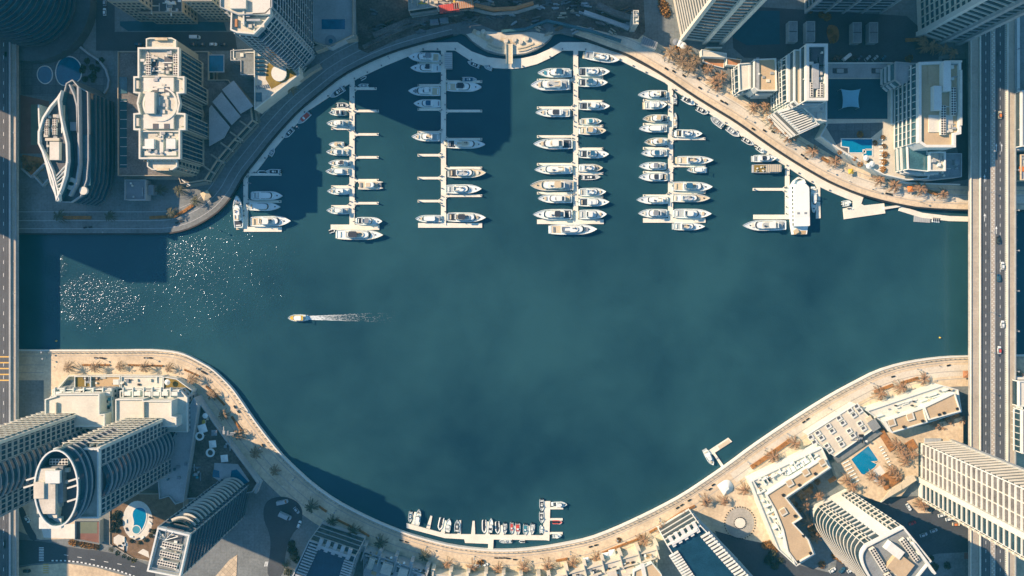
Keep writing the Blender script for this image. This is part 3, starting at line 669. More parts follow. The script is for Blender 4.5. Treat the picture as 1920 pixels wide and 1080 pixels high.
# plaza furniture
for i, pts in enumerate(([(913, 85), (926, 92), (942, 95)], [(972, 95), (985, 93), (996, 89)], [(998, 88), (1008, 85), (1016, 81)], [(915, 80), (928, 86), (943, 89)], [(970, 90), (985, 87), (1000, 81)])):
    wallpath(pts, 0, .7, 1.1, 'deck_tan', 'bench', ['outer left', 'outer middle', 'outer right', 'inner left', 'inner right'][i]+' long curved timber bench on the half round plaza', 'bench')
e = empty('footbridge', (*P(955, 98, 0)[:2], 0), label='timber gangway from the half round plaza to the floating dock', cat='footbridge')
x, y, _ = P(955, 97, 1); m = MB(); m.box(x-2, y-7.5, .3, x+2, y+5, .8); m.build('deck', mt('deck_tan'), e)
for s in (-2, 2): m = MB(); m.box(x+s-.1, y-7.5, .8, x+s+.1, y+5, 1.7); m.build('rail', mt('white'), e)
for i, (px, py) in enumerate(((897, 63), (906, 60), (915, 70), (949, 78), (965, 76), (977, 80), (988, 74))):
    x, y, _ = P(px, py, 0); m = MB(); m.prism(ell(x, y, 1.6, 1.6, 12), 0, .9); m.prism(ell(x, y, 1.2, 1.2, 12), .9, 1.5)
    tag(m.build('stone_planter', mt('cream')), ['leftmost', 'second', 'third', 'fourth', 'fifth', 'sixth', 'rightmost'][i]+' round stone planter from the left on the half round plaza', 'planter', 'round planters on the plaza')
x, y, _ = P(905, 68, 0); m = MB(); m.obox(x, y, 14, 3, .02, .5, -.5); m.obox(x+16, y-3, 10, 2.4, .02, .5, -.2); tag(m.build('sand_terrace', mt('sand')), 'sunlit sandy step on the left of the half round plaza', 'terrace')
# ------------------------------------------------------------------ upper right
patch('road', [(1370, 10), (1700, 30), (1760, 84), (1760, 112), (1660, 122), (1540, 122), (1480, 112), (1395, 108), (1375, 90)], 'asphalt', 'shaded service road behind the white blocks at the upper right')
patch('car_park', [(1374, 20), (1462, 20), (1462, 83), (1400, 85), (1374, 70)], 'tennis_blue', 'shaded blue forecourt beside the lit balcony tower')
b = block('tower', 'tall tower with a sunlit balcony face at the top edge above the upper right palms', 'tower', [(1250, -60), (1277, 74), (1320, 79), (1352, 80), (1352, -60)], 120, zp=0, wall='cream', roof='roof_pale', style='slab', glass='glass', slab='cream_pale', fh=4.6, depth=.6)
bw = e_poly[b]
for px, py in ((1278, 75), (1320, 80), (1352, 81)):
    x, y, _ = P(px, py, 0); m = MB(); m.obox(x, y, 2.4, 2.4, 0, 119); m.build('corner_pier', mt('cream_pale'), b)
b = block('tower', 'tall tower with shaded grey floor lines at the top edge above the parked cars', 'tower', [(1508, -60), (1508, 22), (1652, 23), (1652, -60)], 105, zp=0, wall='wall_grey', roof='roof_pale', style='slab', glass='glass', slab='wall_grey', fh=4.6, depth=.6)
for px in (1510, 1545, 1580, 1615, 1650):
    x, y, _ = P(px, 24, 0); m = MB(); m.obox(x, y, 1.2, 1.6, 0, 104); m.build('corner_pier', mt('wall_grey'), b)
b = block('tower', 'tall tower with a sunlit white window grid beside the right bridge at the top edge', 'tower', [(1716, -60), (1721, 64), (1762, 78), (1795, 80), (1795, -60)], 125, zp=0, wall='cream_pale', roof='roof_pale', style={}, group=None)
bw = e_poly[b]
def edge_near(poly, px, py):
    x, y, _ = P(px, py, 0); n = len(poly)
    return min(range(n), key=lambda i: math.hypot((poly[i][0]+poly[(i+1) % n][0])/2-x, (poly[i][1]+poly[(i+1) % n][1])/2-y))
for (px, py), st, kw in (((1718, 2), 'band', dict(glass='glass_teal', slab='cream_pale', bay=4.5, fin=.8, winh=(.5, 3.1))), ((1741, 71), 'slab', dict(glass='glass', slab='cream_pale', depth=1.0)), ((1778, 79), 'slab', dict(glass='glass', slab='wall_grey', depth=.6))):
    i = edge_near(bw, px, py); a, c = bw[i], bw[(i+1) % len(bw)]; facade(b, [a, c], 4, 124, st, fh=4.8, **kw)
for px, py, mt_ in ((1721.5, 65, 'white'), (1763, 79, 'wall_grey'), (1796, 81, 'wall_grey')):
    x, y, _ = P(px, py, 0); m = MB(); m.obox(x, y, 3, 3, 0, 124); m.build('corner_pier', mt(mt_), b)
for i, (px, py) in enumerate(((1487, 40), (1520, 40), (1607, 42), (1638, 42))):
    e = block('canopy', ['first', 'second', 'third', 'fourth'][i]+' shaded vaulted car shelter from the left behind the white blocks', 'shelter', [(px-8, py), (px+8, py), (px+8, py+38), (px-8, py+38)], 5, wall='wall_grey', roof='roof_grey', par=(.3, .3))
    rbox(e, 'ridge', px, py+19, 5, 5, .4, .3, 'roof_dark')
patch('planting_bed', [(1551, 48), (1562, 46), (1572, 52), (1574, 72), (1566, 82), (1556, 80), (1550, 66)], 'bed', 'oval brown planting island in the shaded service road', it=1)
# white building complex
b = block('apartment_building', 'white apartment complex with striped pergola roof above the upper right promenade', 'apartment building', [(1509, 84), (1549, 84), (1549, 190), (1509, 190)], 38, wall='white', roof='roof_grey', par=(1.6, 2.2), parmat='white', style='slab', slab='white', glass='glass', fh=4.3, depth=.8)
add_px(b, [(1488, 94), (1508, 94), (1508, 190), (1496, 198), (1488, 190)], 31, 0, wall='white', roof='deck_tan', par=(.6, 1.2), parmat='white', style='slab', slab='white', glass='glass', wname='side_wall', rname='side_roof')
add_px(b, [(1474, 104), (1487, 104), (1487, 188), (1476, 192)], 25, 0, wall='white', roof='cream_pale', par=(.5, 1.0), parmat='white', style='balcony', slab='white', glass='glass', wname='side_wall', rname='side_roof', bay=3)
add_px(b, [(1413, 112), (1454, 110), (1456, 171), (1420, 171), (1413, 165)], 16, 0, wall='white', roof='roof_beige', par=(.6, 1.2), parmat='white', style='slab', slab='white', glass='glass', wname='wing_wall', rname='wing_roof')
add_px(b, [(1384, 120), (1412, 118), (1412, 165), (1386, 172)], 11, 0, wall='white', roof='cream_pale', par=(.5, 1.0), parmat='white', style='balcony', slab='white', glass='glass', wname='wing_wall', rname='wing_roof')
add_px(b, [(1456, 208), (1494, 197), (1536, 234), (1500, 251)], 20, 0, wall='white', roof='roof_grey', par=(1.0, 1.0), parmat='white', style='slab', slab='white', glass='glass', wname='pergola_wall', rname='pergola_floor')
add_px(b, [(1500, 192), (1549, 192), (1549, 228), (1530, 226), (1500, 196)], 22, 0, wall='white', roof='cream_pale', par=(.5, 1.0), parmat='white', wname='terrace_wall', rname='terrace')
p0, p1, q0, q1 = [Vector(P(*c, 21)) for c in ((1458, 209), (1494, 199), (1500, 249), (1534, 234))]
for i in range(11):
    t = (i+.5)/11; a = p0.lerp(q0, t); c = p1.lerp(q1, t); m = MB(); m.tube(a, c, .55, n=4); m.build('pergola_slat', mt('white'), b)
for px in (1519, 1538): chiller(b, px, 168, 38, 3.6, 8.2, 2, 6)
rbox(b, 'penthouse', 1526, 145, 38, 3.5, 14, 2.5, 'wall_grey'); rbox(b, 'plant_deck', 1529, 108, 38, 9, 12, .6, 'roof_dark'); clutter(b, 1512, 95, 1546, 155, 38, 14, 31); clutter(b, 1505, 195, 1545, 222, 22, 7, 32, 1.2)
rbox(b, 'parapet_strip', 1420, 140, 16, 1.8, 20, .9, 'wall_grey'); clutter(b, 1422, 116, 1452, 168, 16, 5, 33, 1)
x = empty('restaurant', (*P(1350, 112, 0)[:2], 0), label='low white restaurant with a terracotta terrace among the upper right palms', cat='restaurant')
add_px(x, [(1315, 93), (1362, 100), (1362, 108), (1315, 106)], 5, 0, wall='white', roof='cream_pale', par=(.3, .5), wname='wall', rname='roof')
add_px(x, [(1318, 107), (1359, 108), (1357, 128), (1340, 124), (1318, 116)], 1.2, 0, wall='white', roof='terracotta', par=(.3, .5), wname='terrace_wall', rname='terrace')
add_px(x, [(1362, 108), (1390, 112), (1388, 124), (1362, 122)], 4, 0, wall='white', roof='terracotta', par=(.3, .5), wname='terrace_wall', rname='terrace')
rbox(x, 'screen_wall', 1338, 90, 4, 10, .8, 1, 'cream_pale', z0=0)
# podium with sports court, shade sail and pool
b = block('podium', 'podium with a dark sports court and a pool deck between the two white blocks', 'building', [(1548, 118), (1672, 118), (1672, 232), (1740, 240), (1740, 335), (1700, 338), (1655, 328), (1612, 305), (1570, 280), (1537, 256), (1548, 235)], 8, wall='cream_pale', roof='cream', par=(.6, 1.1), parmat='white')
def slab_on(e, name, pts, z, mat): m = MB(); m.face([(x, y, z) for x, y in ccw(PP(pts, z))]); return m.build(name, mt(mat), e)
slab_on(b, 'sports_court', [(1551, 148), (1664, 148), (1664, 223), (1551, 223)], 8.05, 'tennis_blue'); slab_on(b, 'terrace', [(1549, 119), (1664, 119), (1664, 146), (1549, 146)], 8.06, 'wall_grey')
for px in (1575, 1648): rbox(b, 'planter_strip', px, 133, 8.06, 9, 3, .5, 'roof_dark'); rbox(b, 'skylight', px, 133, 8.6, 4, 2.4, .6, 'wall_grey')
slab_on(b, 'tiled_deck', [(1545, 232), (1656, 230), (1656, 300), (1610, 300), (1570, 274)], 8.07, 'plaza_tiles'); slab_on(b, 'pale_deck', [(1600, 285), (1656, 240), (1656, 322), (1640, 318), (1590, 290)], 8.10, 'paving_pale')
e = empty('shade_sail', (*P(1593, 185, 16)[:2], 8.1), label='square pale blue shade sail over the dark sports court', cat='shade sail')
c = [Vector(P(px, py, 13)) for px, py in ((1577, 167), (1613, 167), (1611, 202), (1579, 203))]; m = MB(); N_ = 10; gp = []
for i in range(N_+1):
    for j in range(N_+1):
        u, v = i/N_, j/N_; p = c[0].lerp(c[1], u).lerp(c[3].lerp(c[2], u), v); ctr = (c[0]+c[2])/2
        s_ = .14*(4*u*(1-u)*(abs(v-.5)*2)**2+4*v*(1-v)*(abs(u-.5)*2)**2); p = p.lerp(ctr, s_); gp.append((p.x, p.y, p.z-1.4*(16*u*(1-u)*v*(1-v))**.5*.5))
for i in range(N_):
    for j in range(N_): a = i*(N_+1)+j; m.face([gp[a], gp[a+N_+1], gp[a+N_+2], gp[a+1]])
m.build('canvas', mt('canvas_sky'), e, smooth=True)
for p in c: m = MB(); m.tube((p.x, p.y, 8.1), (p.x, p.y, 13.2), .15); m.build('mast', mt('steel'), e)
pool('bright blue stepped pool on the podium between the white blocks', [(1578, 261), (1635, 261), (1635, 279), (1622, 279), (1622, 286), (1592, 286), (1592, 276), (1578, 274)], 8.2)
pool('small square kiddie pool beside the stepped pool on the podium', [(1619, 282), (1635, 282), (1635, 292), (1619, 292)], 8.2)
# white tower by the right bridge
b = block('tower', 'white tower with a striped sunlit face beside the right bridge', 'tower', [(1720, 118), (1799, 115), (1799, 252), (1789, 254), (1789, 277), (1733, 277), (1720, 268)], 32, 0, wall='white', roof='roof_beige', par=(1.5, 1.6), parmat='white', style={})
bw = e_poly[b]
for (px, py) in ((1722, 190),):
    i = edge_near(bw, 960+(px-960)*k_(32), 490+(py-490)*k_(32)); a, c = bw[i], bw[(i+1) % len(bw)]; facade(b, [a, c], 8, 31, 'balcony', fh=4.3, glass='glass_teal', slab='white', bay=4, depth=1.1)
add_px(b, [(1700, 270), (1738, 277), (1740, 322), (1702, 318)], 21, 0, wall='white', roof='glass_teal', par=(.5, .6), wname='bay_wall', rname='bay_roof', style='slab', slab='white', glass='glass_teal')
add_px(b, [(1741, 285), (1771, 285), (1771, 321), (1741, 321)], 23, 0, wall='white', roof='roof_pale', par=(.7, 1.2), parmat='white', wname='terrace_wall', rname='terrace', style='slab', slab='white', glass='glass_teal')
add_px(b, [(1678, 116), (1722, 120), (1722, 140), (1690, 160), (1678, 150)], 24, 0, wall='wall_grey', roof='wall_grey', par=(.5, .8), wname='north_wall', rname='north_roof', style='slab', slab='white', glass='glass_teal')
rbox(b, 'penthouse', 1768, 146, 32, 4.2, 17, 4, 'white'); rbox(b, 'penthouse', 1752, 186, 32, 4.5, 14, 3.2, 'white'); rbox(b, 'screen_wall', 1797, 185, 32, 1.2, 32, 2.6, 'cream_pale'); rbox(b, 'screen_wall', 1783, 117, 32, 10, 1, 2.4, 'cream_pale'); rbox(b, 'deck', 1748, 142, 32, 5, 12, .4, 'roof_beige'); rbox(b, 'deck', 1763, 232, 32, 14, 10, .5, 'cream_pale')
chiller(b, 1769, 225, 32, 3, 17, 2, 12); chiller(b, 1788, 190, 32, 3, 16, 2, 11); clutter(b, 1772, 120, 1794, 160, 32, 12, 41); clutter(b, 1774, 200, 1794, 248, 32, 10, 42); clutter(b, 1745, 290, 1768, 316, 23, 4, 43)
for i, (px, py) in enumerate(((1560, 262), (1568, 252))): pass
b = block('forecourt_building', 'low shaded service building at the foot of the white tower near the right bridge', 'building', [(1772, 288), (1802, 288), (1802, 332), (1745, 338), (1705, 332), (1740, 326)], 8, wall='wall_grey', roof='roof_grey', par=(.4, .8)); rbox(b, 'tank', 1791, 305, 8, 3, 3, 2, 'canvas_grey'); clutter(b, 1760, 300, 1798, 330, 8, 5, 44)
patch('road', [(1766, 110), (1812, 110), (1816, 336), (1760, 345), (1700, 338), (1803, 326)], 'asphalt', 'shaded lane between the white tower and the right bridge')
m = MB(); m.path(PP([(1545, 258), (1572, 282), (1612, 308), (1658, 332), (1700, 343), (1800, 346)], 1.5), -.4, .4, 0, 1.8); tag(m.build('garden_wall', mt('white')), 'white curved garden wall along the podium above the upper right promenade', 'wall')
# ------------------------------------------------------------------ lower left
patch('paving', [(82, 668), (280, 668), (330, 676), (372, 696), (400, 722), (430, 765), (455, 800), (440, 800), (395, 745), (350, 712), (290, 700), (130, 700), (84, 760), (82, 800)], 'paving', 'tan paving behind the lower left palms')
wallpath([(84, 757), (128, 705), (205, 703), (290, 704), (330, 707), (362, 730), (364, 745)], 0, 2.2, .7, 'cream_pale', 'garden_wall', 'white wall enclosing the terraces of the lower left cream block', 'wall')
b = block('apartment_building', 'cream stepped apartment block with plain flat roofs and many small terraces at the lower left', 'apartment building', [(86, 748), (106, 742), (106, 739), (188, 738), (188, 776), (198, 776), (198, 800), (86, 800)], 20, wall='cream_pale', roof='cream_pale', par=(.6, 1.0), parmat='white')
add_px(b, [(218, 748), (270, 748), (270, 751), (323, 751), (323, 780), (332, 782), (332, 800), (218, 800)], 20, 0, wall='cream_pale', roof='cream_pale', par=(.6, 1.0), parmat='white', wname='right_wall', rname='right_roof')
add_px(b, [(100, 730), (210, 728), (214, 806), (100, 800)], 13, 0, wall='wall_grey', roof='cream_pale', par=(.5, .8), parmat='white', wname='terrace_wall', rname='terrace', style='punched', glass='glass', bay=3)
add_px(b, [(226, 732), (338, 730), (352, 745), (352, 810), (226, 806)], 13, 0, wall='wall_grey', roof='cream_pale', par=(.5, .8), parmat='white', wname='terrace_wall', rname='terrace', style='punched', glass='glass', bay=3)
add_px(b, [(141, 705), (226, 705), (226, 728), (141, 728)], 6, 0, wall='cream_pale', roof='turf', par=(.4, .8), parmat='white', wname='garden_wall', rname='garden')
add_px(b, [(228, 705), (306, 705), (306, 728), (228, 728)], 6, 0, wall='cream_pale', roof='cream_pale', par=(.4, .8), parmat='white', wname='garden_wall', rname='garden')
add_px(b, [(307, 706), (332, 710), (362, 732), (356, 746), (307, 730)], 6, 0, wall='cream_pale', roof='turf', par=(.4, .8), parmat='white', wname='garden_wall', rname='garden')
slab_on(b, 'timber_deck', [(172, 707), (225, 707), (225, 725), (172, 725)], 6.05, 'deck_teak'); rbox(b, 'terrace_screen', 172, 716, 6, .5, 7, 1.5, 'white'); rbox(b, 'white_table', 219, 716, 6, 3.5, 3.2, 1, 'white')
for i, px in enumerate((106, 124, 141, 160, 178, 196, 234, 252, 272, 288, 304, 322)):
    rbox(b, 'terrace_divider', px, 735, 13, .6, 6, 2.0, 'white'); rbox(b, 'terrace_hut', px+8, 737, 13, 3.6, 2.4, 2.0, 'white'); rbox(b, 'terrace_rail', px+8, 728+(i % 3)*1.5, 13, 5, .5, 1.4, 'white')
clutter(b, 104, 731, 208, 740, 13, 18, 51, 1.6, ('white', 'black', 'deck_teak', 'cream_pale')); clutter(b, 230, 731, 340, 742, 13, 20, 52, 1.6, ('white', 'black', 'deck_teak', 'cream_pale')); clutter(b, 150, 708, 300, 722, 6, 22, 53, 1., ('white', 'black', 'canvas_grey', 'cream_pale'))
rbox(b, 'chimney', 107, 770, 20, .8, 10, 1.5, 'cream'); rbox(b, 'chimney', 271, 770, 20, .8, 11, 1.5, 'cream')
for i in range(14): rbox(b, 'blue_window', 196+R.uniform(0, 14), 745+R.uniform(0, 48), 13, 1.4, 1.8, .4, 'canvas_teal' if i % 3 else 'glass')
# two slab towers and the oval crown
lb = dict(glass='glass', slab='wall_grey')
def slab_tower(label, base, h):
    b = block('tower', label, 'tower', base, h, zp=20, wall='tower_grey', roof='roof_pale', par=(.8, 1.6), parmat='white')
    return b, e_poly[b]
def curved(a, c, bulge, n=14):
    d = Vector((c[0]-a[0], c[1]-a[1])); nn = Vector((d.y, -d.x)).normalized(); return [(a[0]+d.x*t/n+nn.x*bulge*math.sin(math.pi*t/n), a[1]+d.y*t/n+nn.y*bulge*math.sin(math.pi*t/n)) for t in range(n+1)]
for label, base, h in (('pale slab tower with bowed balconies running off the left edge', [(66, 779), (141, 779), (141, 900), (66, 900)], 98), ('slab tower with bowed balconies and a glass oval crown at the lower left', [(232, 787), (304, 787), (304, 898), (232, 898)], 82)):
    b, poly = slab_tower(label, base, h)
    x0, y0, _ = P(base[1][0], base[1][1], 20); x1, y1, _ = P(base[2][0], base[2][1], 20); xl = P(base[0][0], 0, 20)[0]
    L_ = y0-y1
    # world: right face runs from bottom (y1) to top (y0)
    facade(b, [(x0, y1+.6), (x0, y1+L_*.27)], 4, h-.6, 'band', fh=4.3, glass='glass_blue', slab='tower_grey', bay=2.6, fin=.5)
    facade(b, [(x0, y0-L_*.27), (x0, y0-.6)], 4, h-.6, 'band', fh=4.3, glass='glass_blue', slab='tower_grey', bay=2.6, fin=.5)
    facade(b, curved((x0, y1+L_*.28), (x0, y0-L_*.28), 2.6), 4, h-.6, 'slab', fh=4.3, glass='glass_blue', slab='tower_grey', depth=.9)
    facade(b, [(x0-.6, y0), (xl+.6, y0)], 8, h-.6, 'balcony', fh=4.3, glass='black', slab='cream_pale', bay=3.5, depth=1.5)
    m = MB(); m.obox(x0-.2, y0-.2, 1.6, 1.6, 0, h+1.2); m.build('corner_pier', mt('cream_pale'), b)
    tower = b
b = tower
oc = PP(ell(106.5, 915.5, 41, 72, 40), 95); ex = sum(p[0] for p in oc)/40; ey = sum(p[1] for p in oc)/40
add_block(b, oc, 90, 81, wall='glass_teal', roof='roof_dark', par=None, wname='crown_wall', rname='crown_roof')
m = MB(); m.path(ccw(oc), -.9, .3, 89, 95, closed=True); m.build('crown_screen', mt('glass_teal'), b)
m = MB(); m.path(ccw(oc), -.45, .25, 95, 95.7, closed=True); m.build('crown_rim', mt('white'), b)
o2 = ell(ex, ey, 41/3*k_(95)+.3, 72/3*k_(95)+.3, 40, -95, 80)
facade(b, o2, 50, 94, 'slab', fh=4.3, glass='glass_blue', slab='wall_grey', depth=.7)
rbox(b, 'service_core', 99, 915, 90, 9, 22, 5, 'roof_pale'); rbox(b, 'service_core', 114, 905, 90, 6, 18, 3, 'roof_grey'); rbox(b, 'service_core', 102, 893, 94.9, 7, 6, 1.5, 'white'); rbox(b, 'service_core', 88, 912, 90, 5, 8, 6, 'cream')
chiller(b, 110, 866, 90, 9, 3, 6, 2); rbox(b, 'duct', 112, 880, 90, 11, 2, 1.5, 'cream_pale'); rbox(b, 'white_canopy', 99, 978, 90, 11, 5.6, 2, 'white'); 
for i in range(8): rbox(b, 'canopy_rib', 84.5+i*4.2, 978, 90, .3, 5.6, .25, 'canvas_grey')
rbox(b, 'stair_roof', 103, 952, 90, 6, 8, 3, 'cream_pale'); clutter(b, 85, 875, 130, 960, 90, 16, 61)
for px, py in ((60, 897), (55, 911), (139, 899), (137, 912), (137, 937)): rbox(b, 'crown_fin', px, py, 95, 5.4, .8, .5, 'cream_pale', .3)
# podium around them
pod = block('podium', 'shaded podium with stepped walls at the foot of the oval crowned tower', 'building', [(296, 880), (345, 780), (365, 745), (372, 760), (345, 940), (330, 945), (318, 930), (300, 935)], 10, wall='wall_grey', roof='wall_grey', par=(.5, 1))
clutter(pod, 310, 790, 350, 900, 10, 10, 62, 1.5, ('wall_grey', 'canvas_grey', 'glass_teal'))
e = block('garden_court', 'brown courtyard with round and square shade canopies on the podium behind the lower left promenade', 'courtyard', [(364, 752), (378, 758), (418, 815), (470, 885), (484, 905), (474, 922), (440, 930), (350, 935), (348, 860)], 6, wall='wall_grey', roof='soil', par=(.5, 1.0), parmat='wall_grey')
slab_on(e, 'pale_terrace', [(402, 868), (446, 870), (468, 902), (440, 920), (400, 895)], 6.06, 'wall_grey'); slab_on(e, 'spa_pool', [(400, 880), (411, 883), (412, 896), (398, 894)], 6.1, 'pool_dark'); slab_on(e, 'spa_pool', [(434, 882), (444, 880), (466, 904), (440, 916), (432, 895)], 6.1, 'pool_dark')
def canopy_px(kind, px, py, z, s, mat_, label, a=0):
    x, y, _ = P(px, py, z+3); c = empty('parasol' if kind == 'round' else 'shade_canopy', (x, y, z), a, label, 'parasol' if kind == 'round' else 'shade canopy', local=True)
    m = MB()
    if kind == 'round': m.taper(ell(0, 0, s, s, 16), ell(0, 0, .15, .15, 16), 2.5, 3.2)
    elif kind == 'ring': m.path(ell(0, 0, s, s, 20), -1.0, 0, 2.4, 3.0, closed=True)
    else: m.taper([(-s, -s), (s, -s), (s, s), (-s, s)], [(-.2, -.2), (.2, -.2), (.2, .2), (-.2, .2)], 2.5, 3.3)
    m.build('canvas', mt(mat_), c); m = MB()
    if kind == 'ring':
        for q in range(4): m.tube((s*.9*math.cos(q*1.571), s*.9*math.sin(q*1.571), .05), (s*.9*math.cos(q*1.571), s*.9*math.sin(q*1.571), 2.5), .1)
    else: m.tube((0, 0, .05), (0, 0, 3.1), .08)
    m.build('pole', mt('steel'), c); return c
canopy_px('ring', 374, 818, 6, 2.7, 'canvas_white', 'upper ring shaped canopy in the brown courtyard'); canopy_px('ring', 394, 849, 6, 2.7, 'canvas_white', 'lower ring shaped canopy in the brown courtyard')
canopy_px('sq', 379, 804, 6, 2.6, 'canvas_white', 'large white square canopy in the sunlit top of the brown courtyard', .3); canopy_px('sq', 398, 833, 6, 2.2, 'canvas_white', 'middle square canopy in the brown courtyard', .1); canopy_px('sq', 420, 860, 6, 2.2, 'canvas_white', 'lowest square canopy in the brown courtyard', .1); canopy_px('sq', 401, 812, 6, 1.8, 'canvas_grey', 'small grey square canopy beside the courtyard wall')
canopy_px('round', 384, 780, 6, 1.7, 'canvas_white', 'round white parasol at the sunlit tip of the brown courtyard'); canopy_px('round', 313, 717, 6, 1.8, 'canvas_white', 'round white parasol on the green corner terrace of the cream block')
clutter(e, 380, 784, 390, 792, 6, 5, 63, .9, ('yellow', 'white', 'deck_tan')); clutter(e, 362, 868, 378, 905, 6, 8, 64, 1.2, ('canvas_grey', 'wall_grey', 'canvas_teal')); clutter(e, 405, 800, 440, 840, 6, 8, 65, 1, ('canvas_grey', 'wall_grey'))
wallpath([(368, 748), (400, 790), (440, 845), (486, 905), (478, 925)], 0, 4, 1.6, 'wall_grey', 'terrace_wall', 'long grey terrace wall between the courtyard and the lower left promenade', 'wall')
# glass tower
T22 = [(299, 986), (359, 1000), (341, 1080), (279, 1068)]
b = block('tower', 'dark glass tower with a railed rooftop full of cooling units at the lower left', 'tower', T22, 82, 0, wall='glass_teal', roof='roof_grey', par=(.8, 2.0), parmat='white')
poly = e_poly[b]
for i in range(4):
    a, c = poly[i], poly[(i+1) % 4]
    if face_cam(a, c): facade(b, [a, c], 3, 81, 'slab', fh=4.3, glass='glass_blue', slab='wall_dark', depth=.5)
a, c = Vector((*P(299, 986, 82)[:2], 0)), Vector((*P(359, 1000, 82)[:2], 0)); mid = (a+c)/2; nn = Vector((.23, .97, 0))
arc = [(mid.x+nn.x*.5*0+(c-a).normalized().x*s*6.0+nn.x*(2.6*(1-s*s)), mid.y+(c-a).normalized().y*s*6.0+nn.y*(2.6*(1-s*s))) for s in [1-i/6 for i in range(13)]]
facade(b, arc, 8, 78, 'slab', fh=4.3, glass='glass', slab='cream_pale', depth=1.0)
for px, py in ((299, 987), (358, 1001), (341, 1079)): x, y, _ = P(px, py, 82); m = MB(); m.obox(x, y, .8, .8, 0, 83); m.build('corner_rail', mt('steel'), b)
aa = math.radians(-13)
for py in (1024, 1041, 1058): chiller(b, 322-(py-1024)*.25, py, 82, 10, 2.8, 8, 2, aa)
e_ = [(318, 995), (338, 1000)]
for i in range(5):
    t = math.radians(20+i*32); p = P(309, 1013, 83); q = P(309+26*math.cos(t), 1013-22*math.sin(t)*.9, 84); m = MB(); m.tube(p, q, .2); m.build('roof_truss', mt('steel'), b)
rbox(b, 'roof_dish', 327, 1003, 82, 9, 7, .5, 'roof_dark', aa); clutter(b, 300, 1000, 345, 1070, 82, 18, 66, 1.6, a=aa)
m = MB(); m.path(ccw(PP([(304, 992), (352, 1003), (337, 1072), (286, 1062)], 82)), -.15, .15, 83, 83.4, closed=True); m.build('guard_rail', mt('steel'), b)
# oval pool garden
patch('garden', [(210, 935), (330, 930), (345, 950), (335, 1000), (300, 1050), (250, 1050), (208, 1010)], 'rust', 'rust brown garden around the keyhole pool', z=6.02)
e = block('podium', 'podium carrying the keyhole pool garden at the lower left', 'building', [(206, 925), (345, 925), (345, 1000), (295, 1055), (250, 1046), (206, 1020)], 6.0, wall='wall_tan', roof='rust', par=(.4, .6))
slab_on(e, 'pool_terrace', ell(258, 976, 28, 37, 28), 6.06, 'cream_pale'); slab_on(e, 'half_round_deck', [(213, 1008), (222, 1002), (234, 1006), (240, 1020), (238, 1034), (225, 1028), (213, 1018)], 6.05, 'cream_pale'); slab_on(e, 'half_round_deck', [(258, 1036), (268, 1029), (278, 1034), (280, 1046)], 6.05, 'cream_pale')
pool('keyhole shaped bright pool with a round spa in the brown garden at the lower left', [(262, 951), (271, 954), (275, 964), (273, 978), (267, 992), (260, 1000), (252, 998), (250, 990), (252, 978), (248, 965), (252, 954)], 6.1, 'pool_water', it=2, spa=(256, 993, 2.4))
clutter(e, 212, 1010, 236, 1028, 6.05, 7, 67, .8, ('black', 'white'))
for i, (px, py) in enumerate(((237, 977), (238, 992), (282, 980), (283, 970), (247, 1006), (258, 1010), (268, 1008), (281, 994))):
    rbox(e, 'sun_bed', px, py, 6.06, .8, 2.2, .5, 'canvas_dark' if i % 2 else 'canvas_white', i*.4)
# street and courts, lower left
patch('forecourt', [(20, 930), (142, 930), (142, 1010), (75, 1012), (20, 990)], 'paving', 'tan paved forecourt with a curved drive at the lower left'); patch('road', [(32, 945), (44, 950), (56, 985), (72, 1010), (60, 1016), (44, 990)], 'asphalt', 'narrow curved drive through the forecourt at the lower left', it=1)
patch('path', [(76, 985), (142, 982), (142, 1010), (82, 1008)], 'coping', 'pale stone terrace below the oval crowned tower')
c_ = block('sports_court', 'fenced small sports court below the oval crowned tower', 'court', [(143, 975), (189, 975), (189, 1019), (143, 1010)], 3, wall='wall_grey', roof='court_red', par=(.15, 1.6), parmat='wall_grey'); slab_on(c_, 'playing_area', [(149, 978), (182, 978), (182, 1000), (149, 1000)], 3.03, 'court_green')
patch('road', [(-40, 1010), (40, 1012), (85, 1016), (140, 1028), (200, 1034), (262, 1052), (290, 1068), (290, 1088), (250, 1080), (180, 1060), (120, 1053), (60, 1056), (-40, 1075)], 'asphalt', 'curving street along the lower left corner', it=1)
patch('soil', [(-40, 1080), (60, 1060), (120, 1056), (180, 1064), (250, 1084), (280, 1120), (-40, 1120)], 'sand', 'sandy verge with tyre tracks below the lower left street')
kb = [P(px, py, .1)[:2] for px, py in ((95, 1051), (120, 1051), (150, 1054), (185, 1061), (220, 1069), (262, 1084))]
m = MB(); m2 = MB()
for i, (x, y, a) in enumerate(along(kb, 1.3)): (m if i % 2 else m2).obox(x, y, 1.3, .8, 0, .25, a)
k0 = empty('kerb', (kb[0][0], kb[0][1], 0), label='striped black and white kerb along the lower left street', cat='kerb'); m.build('white_blocks', mt('paint_white'), k0); m2.build('black_blocks', mt('kerb_black'), k0)
def marks(name, label, segs, w_, mat='paint_white', z=.16):
    m = MB()
    for a, c in segs:
        p, q = P(*a, z), P(*c, z); m.obox((p[0]+q[0])/2, (p[1]+q[1])/2, math.hypot(q[0]-p[0], q[1]-p[1]), w_, z, z+.01, math.atan2(q[1]-p[1], q[0]-p[0]))
    return tag(m.build(name, mt(mat)), label, 'road marking', kind='structure')
marks('road_markings', 'dashed white lane line on the lower left street', [((x, 1040+(x-120)*.17), (x+8, 1041.4+(x-120)*.17)) for x in range(120, 260, 25)], .3)
marks('road_markings', 'white zebra crossing on the lower left street', [((73, y), (82, y)) for y in range(1027, 1052, 3)], .5)
marks('road_markings', 'yellow and black speed hump on the lower left street', [((81, y), (91, y)) for y in range(1058, 1076, 4)], .6, 'paint_yellow')
